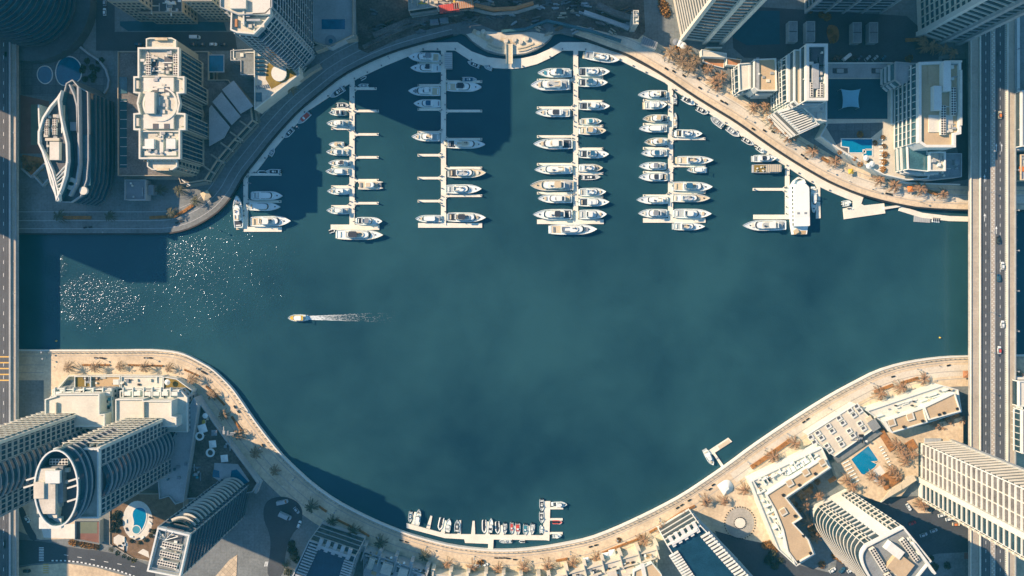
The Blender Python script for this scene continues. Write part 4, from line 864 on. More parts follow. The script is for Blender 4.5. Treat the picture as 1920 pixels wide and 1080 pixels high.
hb = [((134, 1022), (182, 1028)), ((208, 1035), (250, 1050))]
patch('road', smooth_path([(494, 950), (505, 935), (530, 930), (555, 938), (568, 955), (565, 985), (548, 1000), (536, 1030), (530, 1085), (498, 1085), (508, 1030), (506, 1000), (494, 975)], 2, True), 'asphalt', 'shaded drop off loop beside the lower left promenade')
patch('paving', [(486, 905), (520, 860), (600, 935), (570, 1010), (540, 1085), (470, 1085), (478, 930)], 'paving_grey', 'shaded paving around the drop off loop', z=.011)
marks('road_markings', 'zebra crossing at the foot of the shaded drop off loop', [((498+i*2.2, 1053), (496+i*2.2, 1062)) for i in range(4)]+[((517+i*2.2, 1058), (515+i*2.2, 1067)) for i in range(6)], .45)
patch('paving', [(400, 1085), (430, 1050), (445, 1040), (443, 1085)], 'chequer', 'small sunlit chequered court beside the dark glass tower')
# ------------------------------------------------------------------ glass halls and terraces, bottom edge
def glass_hall(label, poly_px, z, beam, left, right, nfin, wallm):
    b = block('glass_hall', label, 'building', poly_px, z, wall=wallm, roof='glass_blue', par=(.6, .8), parmat=wallm, style='slab', glass='glass', slab=wallm, fh=6, depth=.5)
    (ax, ay), (cx, cy) = beam
    for i in range(5):
        t = (i+.1)/4.3; px, py = ax+(cx-ax)*t, ay+(cy-ay)*t
        x, y, _ = P(px, py, z); ang = math.atan2(-(cy-ay), cx-ax)
        m = MB(); m.obox(x, y, 2.2, 6.5, z, z+1.8, ang); m.build('beam_block', mt(wallm), b)
    p, q = P(ax, ay+4, z), P(cx, cy+4, z)
    m = MB(); m.obox((p[0]+q[0])/2, (p[1]+q[1])/2, math.hypot(p[0]-q[0], p[1]-q[1]), 1.6, z, z+2.2, math.atan2(q[1]-p[1], q[0]-p[0])); m.build('front_beam', mt(wallm), b)
    ang = math.atan2(-(cy-ay), cx-ax)
    for side in (left, right):
        (sx, sy), (ex_, ey_) = side
        for i in range(nfin):
            t = i/(nfin-1); x, y, _ = P(sx+(ex_-sx)*t, sy+(ey_-sy)*t, z); m = MB(); m.obox(x, y, 6.0, .8, z, z+1.4, ang); m.build('roof_fin', mt(wallm), b)
    return b
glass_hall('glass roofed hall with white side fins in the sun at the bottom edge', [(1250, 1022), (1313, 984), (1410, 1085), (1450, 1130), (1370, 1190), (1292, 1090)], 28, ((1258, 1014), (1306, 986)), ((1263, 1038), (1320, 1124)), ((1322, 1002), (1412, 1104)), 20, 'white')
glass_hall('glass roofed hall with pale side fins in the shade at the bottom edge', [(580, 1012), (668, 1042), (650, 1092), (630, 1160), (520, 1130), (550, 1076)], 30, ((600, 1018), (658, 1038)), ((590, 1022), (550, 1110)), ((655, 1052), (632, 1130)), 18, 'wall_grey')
hw = None
def terraces(label, px0, py0, px1, py1, z, nb, wallm, roofm, seed, slope):
    """a row of stepped terraces seen from above, with dividing walls and rooftop furniture"""
    b = block('terrace_house', label, 'house', [(px0, py0), (px1, py0+slope), (px1, py1+slope), (px0, py1)], z, wall=wallm, roof=roofm, par=(.5, 1.0), parmat=wallm)
    r = random.Random(seed); a = -math.atan2(slope, px1-px0)
    for i in range(nb+1):
        t = i/nb; x = px0+(px1-px0)*t; y = py0+slope*t
        rbox(b, 'terrace_divider', x, y+6, z, .7, 8, 2.0, wallm, a); rbox(b, 'entrance_block', x, y-3, z, 2.2, 4, .3, wallm, a, z0=0)
        if i < nb:
            dx = (px1-px0)/nb
            rbox(b, 'terrace_wall', x+dx/2, y+11, z, dx/3*.8, .6, 1.8, wallm, a); rbox(b, 'roof_hut', x+dx*.5, y+22, z, dx/3*r.uniform(.3, .75), r.uniform(3, 7), r.uniform(1.2, 3.4), r.choice((wallm, 'roof_pale', wallm)), a); rbox(b, 'court', x+dx*r.uniform(.3, .7), y+r.uniform(12, 34), z, dx/3*r.uniform(.2, .5), r.uniform(1.5, 4), .08, r.choice(('roof_dark', 'deck_teak', 'turf', 'glass', 'terracotta')), a); [rbox(b, 'court', x+dx*r.uniform(.1, .9), y+r.uniform(4, 44), z, dx/3*r.uniform(.12, .4), r.uniform(1, 3), .1+q_*.03, r.choice(('roof_dark', 'wall_dark', 'glass', 'deck_teak', 'roof_grey')), a) for q_ in range(4)]; rbox(b, 'roof_step', x+dx*.3, y+32, z, dx/3*.4, 5, 1.6, 'cream_pale' if wallm == 'white' else wallm, a)
            for j in range(14): rbox(b, 'furniture', x+dx*r.uniform(.15, .85), y+r.uniform(2, 40), z, r.uniform(.6, 2.0), r.uniform(.5, 1.2), r.uniform(.5, 1.4), r.choice(('black', 'canvas_white', 'deck_teak', 'canvas_grey')), a)
    return b
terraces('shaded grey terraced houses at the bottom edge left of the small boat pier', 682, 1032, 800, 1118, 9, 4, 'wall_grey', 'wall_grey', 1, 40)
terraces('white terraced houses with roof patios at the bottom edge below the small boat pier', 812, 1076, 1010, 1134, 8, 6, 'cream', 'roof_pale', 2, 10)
b = terraces('white terraced houses with a beige curved roof left of the sunlit glass hall', 1030, 1084, 1232, 1140, 9, 6, 'cream', 'roof_pale', 3, -56)
add_px(b, [(1188, 1070), (1222, 1054), (1240, 1076), (1246, 1100), (1186, 1100)], 13, 9, wall='white', roof='roof_beige', par=(.5, .8), parmat='white', wname='curved_wall', rname='curved_roof'); rbox(b, 'skylight', 1206, 1068, 13, 2.4, 8, 1, 'white', .2)
# ------------------------------------------------------------------ lower right
patch('plaza', [(1300, 985), (1345, 930), (1404, 905), (1460, 1030), (1440, 1030), (1345, 1000)], 'paving', 'open tan plaza with a round fountain between the lower right buildings')
patch('road', [(1340, 995), (1400, 1012), (1450, 1022), (1500, 1060), (1560, 1075), (1650, 1090), (1400, 1120)], 'asphalt', 'shaded street between the glass hall and the L shaped block')
marks('road_markings', 'zebra crossing on the shaded street beside the glass hall', [((1392+i*2.4, 1030-i*.4), (1396+i*2.4, 1037-i*.4)) for i in range(5)]+[((1410+i*2.6, 1026-i*.4), (1414+i*2.6, 1033-i*.4)) for i in range(6)], .45)
e = empty('fountain', (*P(1387, 980, 0)[:2], 0), label='round dry fountain ringed with dots in the lower right plaza', cat='fountain'); x, y, _ = P(1387, 980)
m = MB(); m.prism(ell(x, y, 8.8, 9.4, 32), .05, .28); m.build('basin', mt('concrete'), e); m = MB(); m.prism(ell(x, y, 3.4, 3.2, 20), .28, .6); m.build('dais', mt('coping'), e)
m = MB()
for i in range(36): m.obox(x+9.6*math.cos(i*math.pi/18), y+10*math.sin(i*math.pi/18), .6, .6, .02, .6, i*math.pi/18)
for i in range(20): m.obox(x+3.7*math.cos(i*math.pi/10), y+3.5*math.sin(i*math.pi/10), .45, .45, .28, .8)
m.build('bollards', mt('black'), e)
OUT = [(1404, 900), (1540, 847), (1558, 877), (1477, 933), (1504, 969), (1488, 982), (1500, 991), (1517, 1011), (1527, 1038), (1493, 1060), (1460, 1031)]
b = block('apartment_building', 'low L shaped white block with a beige roof in the lower right', 'apartment building', [(1406, 902), (1540, 838), (1558, 877), (1477, 933), (1504, 970), (1488, 982), (1517, 1011), (1528, 1038), (1492, 1061), (1458, 1030)], 9, wall='white', roof='cream_pale', par=(.6, .9), parmat='white')
add_px(b, [(1436, 927), (1540, 860), (1556, 876), (1473, 933), (1503, 971), (1487, 981), (1515, 1011), (1525, 1038), (1493, 1056), (1476, 1033), (1467, 993), (1452, 955)], 13, 9, wall='white', roof='roof_beige', par=(.6, .8), parmat='white', wname='upper_wall', rname='upper_roof')
am = math.radians(31)
for px, py in ((1541, 866), (1510, 885), (1480, 905), (1468, 959)): rbox(b, 'roof_box', px, py, 13, 4, 4, 1.1, 'cream_pale', am); rbox(b, 'roof_box_top', px, py, 14.1, 3, 3, .1, 'roof_beige', am)
for px, py in ((1528, 888), (1498, 909), (1490, 967), (1506, 1004), (1519, 1037), (1468, 928), (1496, 1053)): rbox(b, 'stair_hatch', px, py, 13, 1.6, 1.4, .9, 'black', am)
for i in range(22):
    t = i/21; px, py = 1416+t*110, 903-t*52; rbox(b, 'terrace_wall', px+R.uniform(-3, 6), py+R.uniform(-4, 10), 9, R.uniform(2, 5), .6, R.uniform(1, 2.5), 'white', am if i % 2 else am+1.57)
for i in range(24):
    t = i/23; px, py = 1420+t*66, 915+t*130; rbox(b, 'terrace_wall', px+R.uniform(-4, 8), py+R.uniform(-4, 8), 9, R.uniform(2, 5), .6, R.uniform(1, 2.5), 'white', -1.1 if i % 2 else .45)
for i in range(34):
    if i % 2: t = R.random(); px, py = 1412+t*112+R.uniform(0, 8), 905-t*52+R.uniform(0, 10)
    else: t = R.random(); px, py = 1418+t*66+R.uniform(0, 8), 912+t*128
    rbox(b, 'furniture', px, py, 9, R.uniform(.6, 1.8), R.uniform(.5, 1.2), .8, R.choice(('black', 'canvas_grey', 'deck_teak', 'canvas_white', 'glass_teal')), am)
for i in range(5): rbox(b, 'glass_canopy', 1478+i*8, 884-i*5, 9, 3.4, 2.6, 1.4, 'canvas_white', am)
# skylight deck
b = block('podium', 'cream roof deck with paired skylights beside the lower right promenade', 'building', [(1513, 815), (1604, 757), (1647, 798), (1564, 856)], 7, wall='cream_pale', roof='cream', par=(.4, .6), parmat='white')
for i, (px, py) in enumerate(((1520, 820), (1527, 829), (1533, 812), (1540, 821), (1553, 799), (1560, 808), (1573, 784), (1580, 793), (1594, 770), (1601, 778), (1606, 762), (1612, 770), (1572, 823), (1578, 833), (1592, 808), (1599, 817), (1550, 836), (1556, 845), (1612, 794), (1619, 803))):
    rbox(b, 'skylight_kerb', px, py, 7, 3.2, 2.7, .8, 'white', math.radians(33)); rbox(b, 'skylight', px-.5, py-.5, 7.8, 2.0, 1.6, .1, 'roof_dark', math.radians(33))
rbox(b, 'skylight', 1638, 797, 7, 5.5, 6.5, .7, 'roof_grey', math.radians(33)); rbox(b, 'skylight', 1629, 785, 7, 3.4, 2.8, .7, 'deck_tan', math.radians(33)); clutter(b, 1600, 815, 1625, 828, 7, 8, 71, 1, ('black', 'canvas_grey', 'white'))
patch('path', [(1640, 803), (1655, 812), (1572, 868), (1560, 858)], 'paving_grey', 'grey ramp beside the skylight deck', z=5.2)
# beige roofed villa
b = block('apartment_building', 'low white block with two beige roofs beside the right bridge', 'apartment building', [(1624, 770), (1765, 722), (1795, 730), (1802, 772), (1740, 792), (1672, 812), (1655, 792)], 8, wall='white', roof='cream_pale', par=(.5, .9), parmat='white')
add_px(b, [(1658, 789), (1730, 764), (1738, 791), (1671, 811)], 12, 8, wall='white', roof='roof_beige', par=(.5, .8), parmat='white', wname='upper_wall', rname='upper_roof'); add_px(b, [(1732, 763), (1789, 736), (1800, 771), (1741, 787)], 13, 8, wall='white', roof='roof_beige', par=(.5, .8), parmat='white', wname='upper_wall', rname='upper_roof')
for px, py in ((1671, 792), (1706, 781)): rbox(b, 'roof_box', px, py, 12, 4.2, 4.2, 1.1, 'cream_pale', .3); rbox(b, 'roof_box_top', px, py, 13.1, 3.2, 3.2, .1, 'roof_beige', .3)
for px, py in ((1694, 800), (1729, 789), (1760, 777), (1794, 766), (1769, 774)): rbox(b, 'stair_hatch', px, py, 12.8, 1.5, 1.4, .9, 'black', .3)
for i in range(26): t = R.random(); rbox(b, 'terrace_wall' if i % 2 else 'furniture', 1640+t*145, 768-t*46+R.uniform(3, 16), 8, R.uniform(1.5, 6) if i % 2 else 1.2, .6, R.uniform(.6, 1.8), 'white' if i % 2 else R.choice(('black', 'canvas_grey', 'deck_tan')), .32)
patch('court_paving', [(1560, 870), (1660, 812), (1800, 785), (1805, 830), (1722, 826), (1722, 890), (1690, 930), (1640, 935), (1575, 905)], 'sand', 'sandy pool garden deck in the lower right', z=4.0)
e = block('podium', 'garden podium carrying the bright pool in the lower right', 'building', [(1560, 868), (1660, 814), (1806, 782), (1806, 830), (1722, 830), (1722, 893), (1652, 942), (1600, 925), (1572, 905)], 3.95, wall='cream', roof='sand', par=None)
pool('large bright blue pool in the sandy garden of the lower right', [(1596, 861), (1628, 836), (1646, 862), (1643, 868), (1638, 866), (1647, 866), (1640, 876), (1620, 890), (1615, 888)], 4.1, rim='sand')
slab_on(e, 'pale_deck', [(1628, 890), (1650, 872), (1664, 892), (1645, 908)], 4.05, 'coping')
m = MB(); m.path(PP([(1652, 942), (1690, 918), (1720, 898)], 5), -.3, .3, 0, 4.6); m.build('balustrade', mt('white'), e)
for i, pts in enumerate(([(1652, 940), (1668, 918), (1690, 905), (1690, 918)], [(1690, 905), (1700, 892), (1712, 890), (1718, 900), (1692, 917)])):
    x = [P(*c, 6) for c in pts]; m = MB(); m.prism([c[:2] for c in x], 6, 6.4); tag(m.build('shade_roof', mt('deck_tan')), ['left tan triangular shade roof beside the pool garden balustrade', 'right tan triangular shade roof beside the pool garden balustrade'][i], 'shade roof')
    bpy.data.objects[-1] if False else None
for i, (px, py, w_, d_) in enumerate(((1662, 826, 4, 14), (1708, 835, 6, 6), (1668, 898, 12, 9), (1785, 782, 9, 3), (1560, 899, 5, 2.5), (1510, 925, 9, 4))):
    x, y, _ = P(px, py, 4.1); m = MB(); m.obox(x, y, w_, d_, 4.1, 4.6, .55); tag(m.build('planting_bed', mt('bed')), ['long orange planting bed at the upper edge of the lower right pool garden', 'square orange planting bed beside the fin tower', 'orange planting bed among palms below the bright pool', 'orange planting bed below the beige roofed block', 'small orange planting bed left of the bright pool', 'orange planting bed in the L shaped block courtyard'][i], 'planting bed')
# fin tower, lower right edge
F = [(1722, 828), (1722, 931), (1790, 965), (1800, 862), (1776, 824)]
b = block('tower', 'tall white tower with closely set floor fins at the lower right edge', 'tower', F, 140, zp=0, wall='white', roof='roof_pale')
x, y0, _ = P(1722, 829); x1, y1, _ = P(1722, 930); ym = P(0, 896)[1]
facade(b, [(x, y0-.3), (x, ym+1.2)], 2, 139, 'slab', fh=4.2, glass='concrete_dark', slab='white', depth=.9)
for q_ in (.3, .62): m = MB(); m.obox(x-.2, y0+(ym-y0)*q_, 1.2, .5, 2, 138); m.build('pier', mt('cream_pale'), b)
facade(b, [(x, ym-1.2), (x1, y1+.3)], 2, 139, 'slab', fh=4.2, glass='glass', slab='white', depth=.8)
m = MB(); m.obox(x-.8, ym, 2.4, 3.2, 0, 139); m.build('white_pier', mt('cream_pale'), b)
p, q = P(1776, 824), P(1722, 828); facade(b, [p[:2], q[:2]], 2, 139, 'slab', fh=4.3, glass='glass', slab='cream_pale', depth=.9)
m = MB(); m.obox(p[0], p[1]+.5, 2.2, 1.2, 0, 139); m.build('dark_edge', mt('wall_grey'), b)
p, q = P(1800, 862), P(1776, 824); facade(b, [p[:2], q[:2]], 2, 139, 'slab', fh=4.3, glass='black', slab='wall_grey', depth=.9)
p, q = P(1721, 931), P(1790, 965); facade(b, [p[:2], q[:2]], 2, 139, 'balcony', fh=4.3, glass='glass', slab='cream_pale', bay=5)
rbox(b, 'lobby_roof', 1748, 826, 4, 10, 3, 1, 'wall_grey', z0=0)
# curved glass tower
cv = smooth_path([(1622, 1022), (1612, 1036), (1614, 1056), (1630, 1085), (1662, 1130)], 2)
C = cv+[(1712, 1090), (1744, 1050), (1692, 986)]
b = block('tower', 'curved glass tower with white storey bands and sunlit balconies in the lower right', 'tower', C, 62, wall='white', roof='roof_grey', par=(.8, 1.4), parmat='white')
w_ = PP(cv, 62); facade(b, w_, 3, 61, 'slab', fh=4.3, glass='glass', slab='cream_pale', depth=.32)
a, c = P(1692, 986, 62), P(1622, 1022, 62); d = Vector((c[0]-a[0], c[1]-a[1])); L_ = d.length; d /= L_
pt = lambda t: (a[0]+d.x*L_*t, a[1]+d.y*L_*t)
facade(b, [pt(.02), pt(.28)], 3, 61, 'balcony', fh=4.3, glass='glass', slab='cream_pale', bay=3, depth=1.2)
facade(b, [pt(.42), pt(.50)], 3, 61, 'band', fh=4.3, glass='glass', slab='white', bay=9, fin=0)
facade(b, [pt(.58), pt(.78)], 3, 61, 'slab', fh=4.3, glass='glass', slab='white', depth=.7)
facade(b, [pt(.80), pt(.98)], 3, 61, 'balcony', fh=4.3, glass='glass', slab='cream_pale', bay=3, depth=1.0)
ar = math.radians(-52)
chiller(b, 1648, 1050, 62, 3, 14, 2, 10, math.radians(32)); chiller(b, 1672, 1090, 62, 3, 9, 2, 7, math.radians(32)); chiller(b, 1706, 1032, 62, 3, 14, 2, 10, math.radians(36))
rbox(b, 'penthouse', 1684, 1058, 62, 11, 10, 2.5, 'roof_beige', math.radians(-38)); rbox(b, 'penthouse', 1672, 1028, 62, 9, 5, 3.5, 'white', math.radians(-38)); rbox(b, 'screen_wall', 1728, 1044, 62, 1.2, 20, 2.6, 'white', math.radians(36)); clutter(b, 1690, 1000, 1722, 1040, 62, 9, 81); clutter(b, 1655, 1060, 1690, 1085, 62, 6, 82)
# street lower right
patch('road', [(1592, 940), (1640, 935), (1720, 930), (1790, 965), (1880, 1010), (1900, 1120), (1560, 1120), (1570, 1040), (1590, 990)], 'asphalt', 'shaded street between the curved glass tower and the fin tower')
marks('road_markings', 'dashed white lane lines on the shaded street beside the curved glass tower', [((1700+i*13, 985-i*5), (1707+i*13, 982-i*5)) for i in range(6)]+[((1718+i*13, 1008-i*5), (1725+i*13, 1005-i*5)) for i in range(7)], .25)
marks('road_markings', 'zebra crossing at the right of the shaded lower right street', [((1833+i*4, 1038), (1836+i*4, 1044)) for i in range(8)], .5); marks('road_markings', 'yellow and black hump on the lower right street', [((1803, 986+i*4), (1811, 985+i*4)) for i in range(5)], .6, 'paint_yellow')
patch('plaza', [(1700, 1050), (1760, 1038), (1815, 1035), (1830, 1070), (1810, 1110), (1690, 1110)], 'paving_grey', 'dark round traffic island paving at the bottom right'); patch('path', [(1808, 1036), (1818, 1036), (1818, 1048), (1808, 1048)], 'court_red', 'small dark red paved square at the bottom right')
patch('path', [(1870, 1015), (1925, 1025), (1925, 1085), (1868, 1085), (1884, 1050)], 'sand', 'sunlit sandy corner at the bottom right')
patch('path', [(1700, 940), (1722, 932), (1752, 948), (1745, 962), (1722, 962)], 'sand', 'sandy palm island on the lower right street')
# ------------------------------------------------------------------ right edge beyond the bridge
patch('path', [(1905, 666), (2000, 666), (2000, 1030), (1905, 1030)], 'sand', 'sandy strip right of the right bridge')
b = block('apartment_building', 'narrow slice of a white building at the right edge below the canal', 'apartment building', [(1909, 714), (1990, 714), (1990, 762), (1909, 762)], 14, wall='white', roof='cream_pale', par=(.6, .9), parmat='white', style='slab', slab='white')
b = block('apartment_building', 'narrow slice of a dark glazed building at the right edge above the fin tower', 'apartment building', [(1915, 768), (1990, 768), (1990, 850), (1915, 850)], 16, wall='white', roof='roof_grey', par=(.6, .9), parmat='white', style='balcony', slab='white')
b = block('apartment_building', 'narrow slice of a white building at the right edge beside the taxi', 'apartment building', [(1914, 170), (1990, 170), (1990, 275), (1914, 275)], 14, wall='white', roof='cream_pale', par=(.6, .9), parmat='white', style='slab', slab='white')
b = block('kiosk', 'small building with an orange stripe at the right edge above the canal', 'building', [(1912, 290), (1990, 290), (1990, 338), (1912, 338)], 7, wall='deck_tan', roof='wall_grey', par=(.6, .9), parmat='deck_tan'); rbox(b, 'orange_band', 1917, 317, 7, 5, 3, .6, 'orange'); clutter(b, 1914, 296, 1930, 335, 7, 6, 91)
x = P(1909.5, 0, 4)[0]; m = MB(); m.box(x-.9, yy(262, 4), 0, x+.9, yy(20, 4), 4); tag(m.build('white_wall', mt('white')), 'long thin white wall right of the bridge in the upper right', 'wall')
# towers just outside the picture whose shade falls across it
for pts, h, lab in (([(-230, 223), (-155, 223), (-155, 335), (-230, 335)], 100, 'tower just outside the left edge shading the left bridge'),
                    ([(-200, -90), (-100, -90), (-100, 121), (-200, 121)], 80, 'tower outside the upper left corner shading the sports court'),
                    ([(605, -260), (790, -260), (790, -92), (605, -92)], 100, 'tower above the top edge shading the building site'),
                    ([(-300, 893), (-191, 893), (-191, 1100), (-300, 1100)], 70, 'tower outside the lower left corner shading the street')):
    block('tower', lab, 'tower', pts, h, zp=0, wall='wall_grey', roof='roof_pale')

# ------------------------------------------------------------------ thin haze over the whole basin, added to lift the shadows towards teal
HZ = (.00009, (.03, .60, .95))
if HZ[0]:
    m = MB(); m.box(-1500, -1500, WZ-4, 1500, 1500, CAMZ+8); hz = m.build('haze', [])
    hm = bpy.data.materials.new('shadow_lift_haze'); hm.use_nodes = True; t_ = hm.node_tree; t_.nodes.remove(t_.nodes['Principled BSDF'])
    pv = t_.nodes.new('ShaderNodeVolumePrincipled'); pv.inputs['Density'].default_value = HZ[0]; pv.inputs['Color'].default_value = HZ[1]+(1,); pv.inputs['Anisotropy'].default_value = 0
    t_.links.new(pv.outputs[0], [n for n in t_.nodes if n.type == 'OUTPUT_MATERIAL'][0].inputs['Volume']); hz.data.materials.append(hm)
    tag(hz, 'thin blue haze added over the basin to lift its shadows', 'haze', kind='stuff')
# ------------------------------------------------------------------ floating docks
DZ = -1.9
def dock_poly(e, name, pts, z=DZ, mat='dock'):
    m = MB(); m.prism(PP(pts, z), WZ-.3, z, bottom=True); m.build(name, mt(mat), e)
def rect(x0, y0, x1, y1): return [(x0, y0), (x1, y0), (x1, y1), (x0, y1)]
def quay_dock(label, outer, inner):
    e = empty('floating_dock', P(*outer[len(outer)//2], WZ), label=label, cat='floating dock')
    o, i = PP(outer, DZ), PP(inner, DZ); m = MB()
    n = len(o)
    for k in range(n-1):
        m.prism([o[k], o[k+1], i[k+1], i[k]], WZ-.3, DZ)
    m.build('deck', mt('dock'), e); m = MB()
    for k in range(n-1):
        l = math.hypot(o[k+1][0]-o[k][0], o[k+1][1]-o[k][1])
        for s in range(int(l/9)):
            t = s*9/l; x, y = o[k][0]+(o[k+1][0]-o[k][0])*t, o[k][1]+(o[k+1][1]-o[k][1])*t; x2, y2 = i[k][0]+(i[k+1][0]-i[k][0])*t, i[k][1]+(i[k+1][1]-i[k][1])*t
            m.obox(x*.85+x2*.15, y*.85+y2*.15, .7, .7, DZ, DZ+.8)
    m.build('mooring_posts', mt('wall_dark'), e); return e
quay_dock('long floating dock along the upper left quay', [(480, 323), (500, 296), (533, 257), (559, 229), (574, 210), (618, 181), (669, 148), (720, 124), (769, 104), (793, 94.5), (853, 94.5), (884, 115), (918, 127), (960, 129), (980, 127), (1007, 120), (1031, 109), (1055, 94.5), (1098, 95), (1140, 104), (1162, 113), (1247, 155), (1264, 169), (1302, 195), (1358, 231), (1413, 273), (1440, 291), (1473, 311), (1520, 342), (1553, 358), (1599, 377), (1613, 384)],
          [(461, 325), (481, 299), (512, 262), (539, 232), (556, 212), (600, 175), (641, 143), (690, 118), (737, 98), (796, 80), (858, 79), (884, 96), (914, 107), (950, 111), (980, 109), (1005, 103), (1030, 92), (1051, 79), (1100, 79), (1144, 93), (1166, 101), (1254, 148), (1276, 164), (1318, 192), (1372, 224), (1428, 264), (1456, 283), (1488, 304), (1533, 331), (1566, 348), (1605, 363), (1619, 369)])
def pier(label, x, w_, y0, y1, left, right, lx, rx, end, fw=4.6):
    e = empty('pier', P(x, (y0+y1)/2, WZ), label=label, cat='pier')
    dock_poly(e, 'walkway', rect(x-w_/2, y0, x+w_/2, y1), DZ+.03)
    for side, ys, xe in ((-1, left, lx), (1, right, rx)):
        for y in ys:
            xe_ = xe; 
            if isinstance(y, tuple): y, xe_ = y
            xs = x+side*w_/2; m = MB()
            m.prism(PP([(xs, y-fw/2), (xe_, y-fw/2), (xe_, y+fw/2), (xs, y+fw/2)], DZ), WZ-.3, DZ+.01, bottom=True)
            m.prism(PP([(xs, y-fw/2), (xs+side*5, y-fw/2), (xs, y-fw/2-4)], DZ), WZ-.3, DZ+.012); m.prism(PP([(xs, y+fw/2), (xs+side*5, y+fw/2), (xs, y+fw/2+4)], DZ), WZ-.3, DZ+.012)
            f = m.build('finger', mt('dock'), e); m = MB(); q = P(xe_-side*2, y, DZ); m.tube((q[0], q[1], DZ), (q[0], q[1], DZ+1.6), .4)
            q = P(xs+side*1.5, y, DZ)
            for dy in (-1.1, 1.1): m.obox(q[0], q[1]+dy, .8, .55, DZ, DZ+1.0)
            m.build('pile', mt('wall_dark'), f, loc=(0, 0, 0)) if True else 0
    if end: dock_poly(e, 'end_platform', rect(*end), DZ+.05)
    m = MB(); r = random.Random(int(x))
    y = y0+10
    while y < y1-4:
        q = P(x+r.choice((-1, 1))*w_*.33, y, DZ); m.obox(q[0], q[1], .7, .5, DZ, DZ+1.1, r.uniform(0, 3)); y += r.uniform(8, 24)
    m.build('service_pedestal', mt('wall_dark'), e)
    return e
pier('first long pier from the left with short fingers on both sides', 660, 9.6, 152, 426, [205, 241, 277, 314, 350, 387], [(166, 706), 208, 252, 295, 338, 381], 621, 710, (620, 421, 711, 431))
pier('second long pier from the left with wide empty berths', 831.5, 9.4, 94, 424, [118, 160, 205, 248, 291, 334, 377], [153, 208, 261, 315, 367], 783, 904, (784, 418, 904, 427))
pier('third long pier from the left packed with large yachts', 1079.5, 9, 94, 416, [150, 202, 256, 308, 362], [145, 190, 236, 279, 325, 369], 1007, 1131, (1007, 411.5, 1132, 420))
pier('fourth long pier from the left reaching down from the upper right quay', 1257.5, 9, 158, 415, [188, 233, 278, 323, 367], [260, 311, 361], 1206, 1323, (1206, 409, 1323, 417.5))
pier('short pier on the left below the shaded quay', 460.5, 8.6, 322, 428, [], [327, 378], 460, 527, (457, 425.5, 528, 434.5))
pier('short pier with one long finger beside the white dinner boat', 1476.5, 8, 308, 408, [(355, 1412)], [], 1412, 1480, (1413, 402.5, 1481, 411), fw=5)
e = empty('pier', P(1534, 376, WZ), label='narrow pier right of the white dinner boat', cat='pier'); dock_poly(e, 'walkway', [(1527, 343), (1538, 350), (1538, 376), (1533, 376), (1532, 352)], DZ+.02); dock_poly(e, 'end_platform', [(1531, 378), (1538, 378), (1539, 409), (1530, 410)])
e = empty('landing_stage', P(1620, 396, WZ), label='broad angled landing stage below the upper right quay', cat='landing stage'); dock_poly(e, 'deck', [(1581, 391), (1598, 387), (1600, 376), (1614, 368), (1619, 370), (1615, 382), (1620, 385), (1658, 381), (1660, 400), (1583, 411)], DZ+.06); dock_poly(e, 'gangway', [(1657, 388), (1688, 384), (1688, 388), (1658, 393)], DZ+.8)
m = MB(); m.path(PP([(1688, 386), (1730, 399), (1780, 405), (1818, 406)], DZ), 0, 3.2, WZ-.2, DZ+.05); tag(m.build('floating_dock', mt('dock')), 'narrow floating dock running to the right bridge', 'floating dock')
e = empty('pier', P(890, 1004, WZ), label='angled small boat pier at the bottom of the basin', cat='pier')
dock_poly(e, 'walkway', [(762, 981), (836, 1001), (870, 1002), (1020, 1004), (1030, 1013), (960, 1012), (870, 1011), (834, 1009), (762, 990)]); dock_poly(e, 'end_platform', [(1019.5, 940), (1032, 940), (1030, 1014), (1018, 1012)], DZ+.02)
dock_poly(e, 'landing', [(870, 1009), (872, 1018), (924, 1020), (924, 1012)], DZ+.01); dock_poly(e, 'gangway', [(915.5, 1012), (925.5, 1012), (924.5, 1032), (915, 1031)], DZ+.5)
for i, pts in enumerate(([(777, 960), (781, 961), (778, 984), (771, 983)], [(807, 967), (810.5, 968), (806, 992), (799, 990)], [(833, 975), (837, 976), (834, 1000), (826, 999)], [(861, 976), (864.5, 976), (864, 1003), (857, 1003)], [(886, 977), (890, 977), (891, 1003), (883, 1003)], [(913, 978), (916, 978), (919, 1004), (910, 1004)], [(939, 985), (942, 985), (945, 1004), (936, 1004)], [(964, 986), (967, 986), (969, 1005), (961, 1005)], [(990, 986), (993, 986), (996, 1005), (987, 1005)], [(1031, 951), (1056, 951), (1056, 955), (1031, 955)], [(1031, 972), (1055, 972), (1055, 976), (1031, 976)], [(1030, 998), (1055, 998), (1055, 1002), (1030, 1002)])):
    dock_poly(e, 'finger', pts, DZ-.02)
e = empty('jetty', P(1350, 845, WZ), label='small T shaped jetty with a gangway on the lower right quay', cat='jetty'); dock_poly(e, 'platform', [(1328, 846), (1366, 821), (1373, 828), (1334, 853)]); dock_poly(e, 'gangway', [(1336, 850), (1340, 848), (1357, 873), (1353, 876)], DZ+.4); rb = P(1358, 833, DZ); m = MB(); m.obox(rb[0], rb[1], 8, 2.4, DZ, DZ+.08, math.radians(33)); m.build('mat', mt('deck_tan'), e)
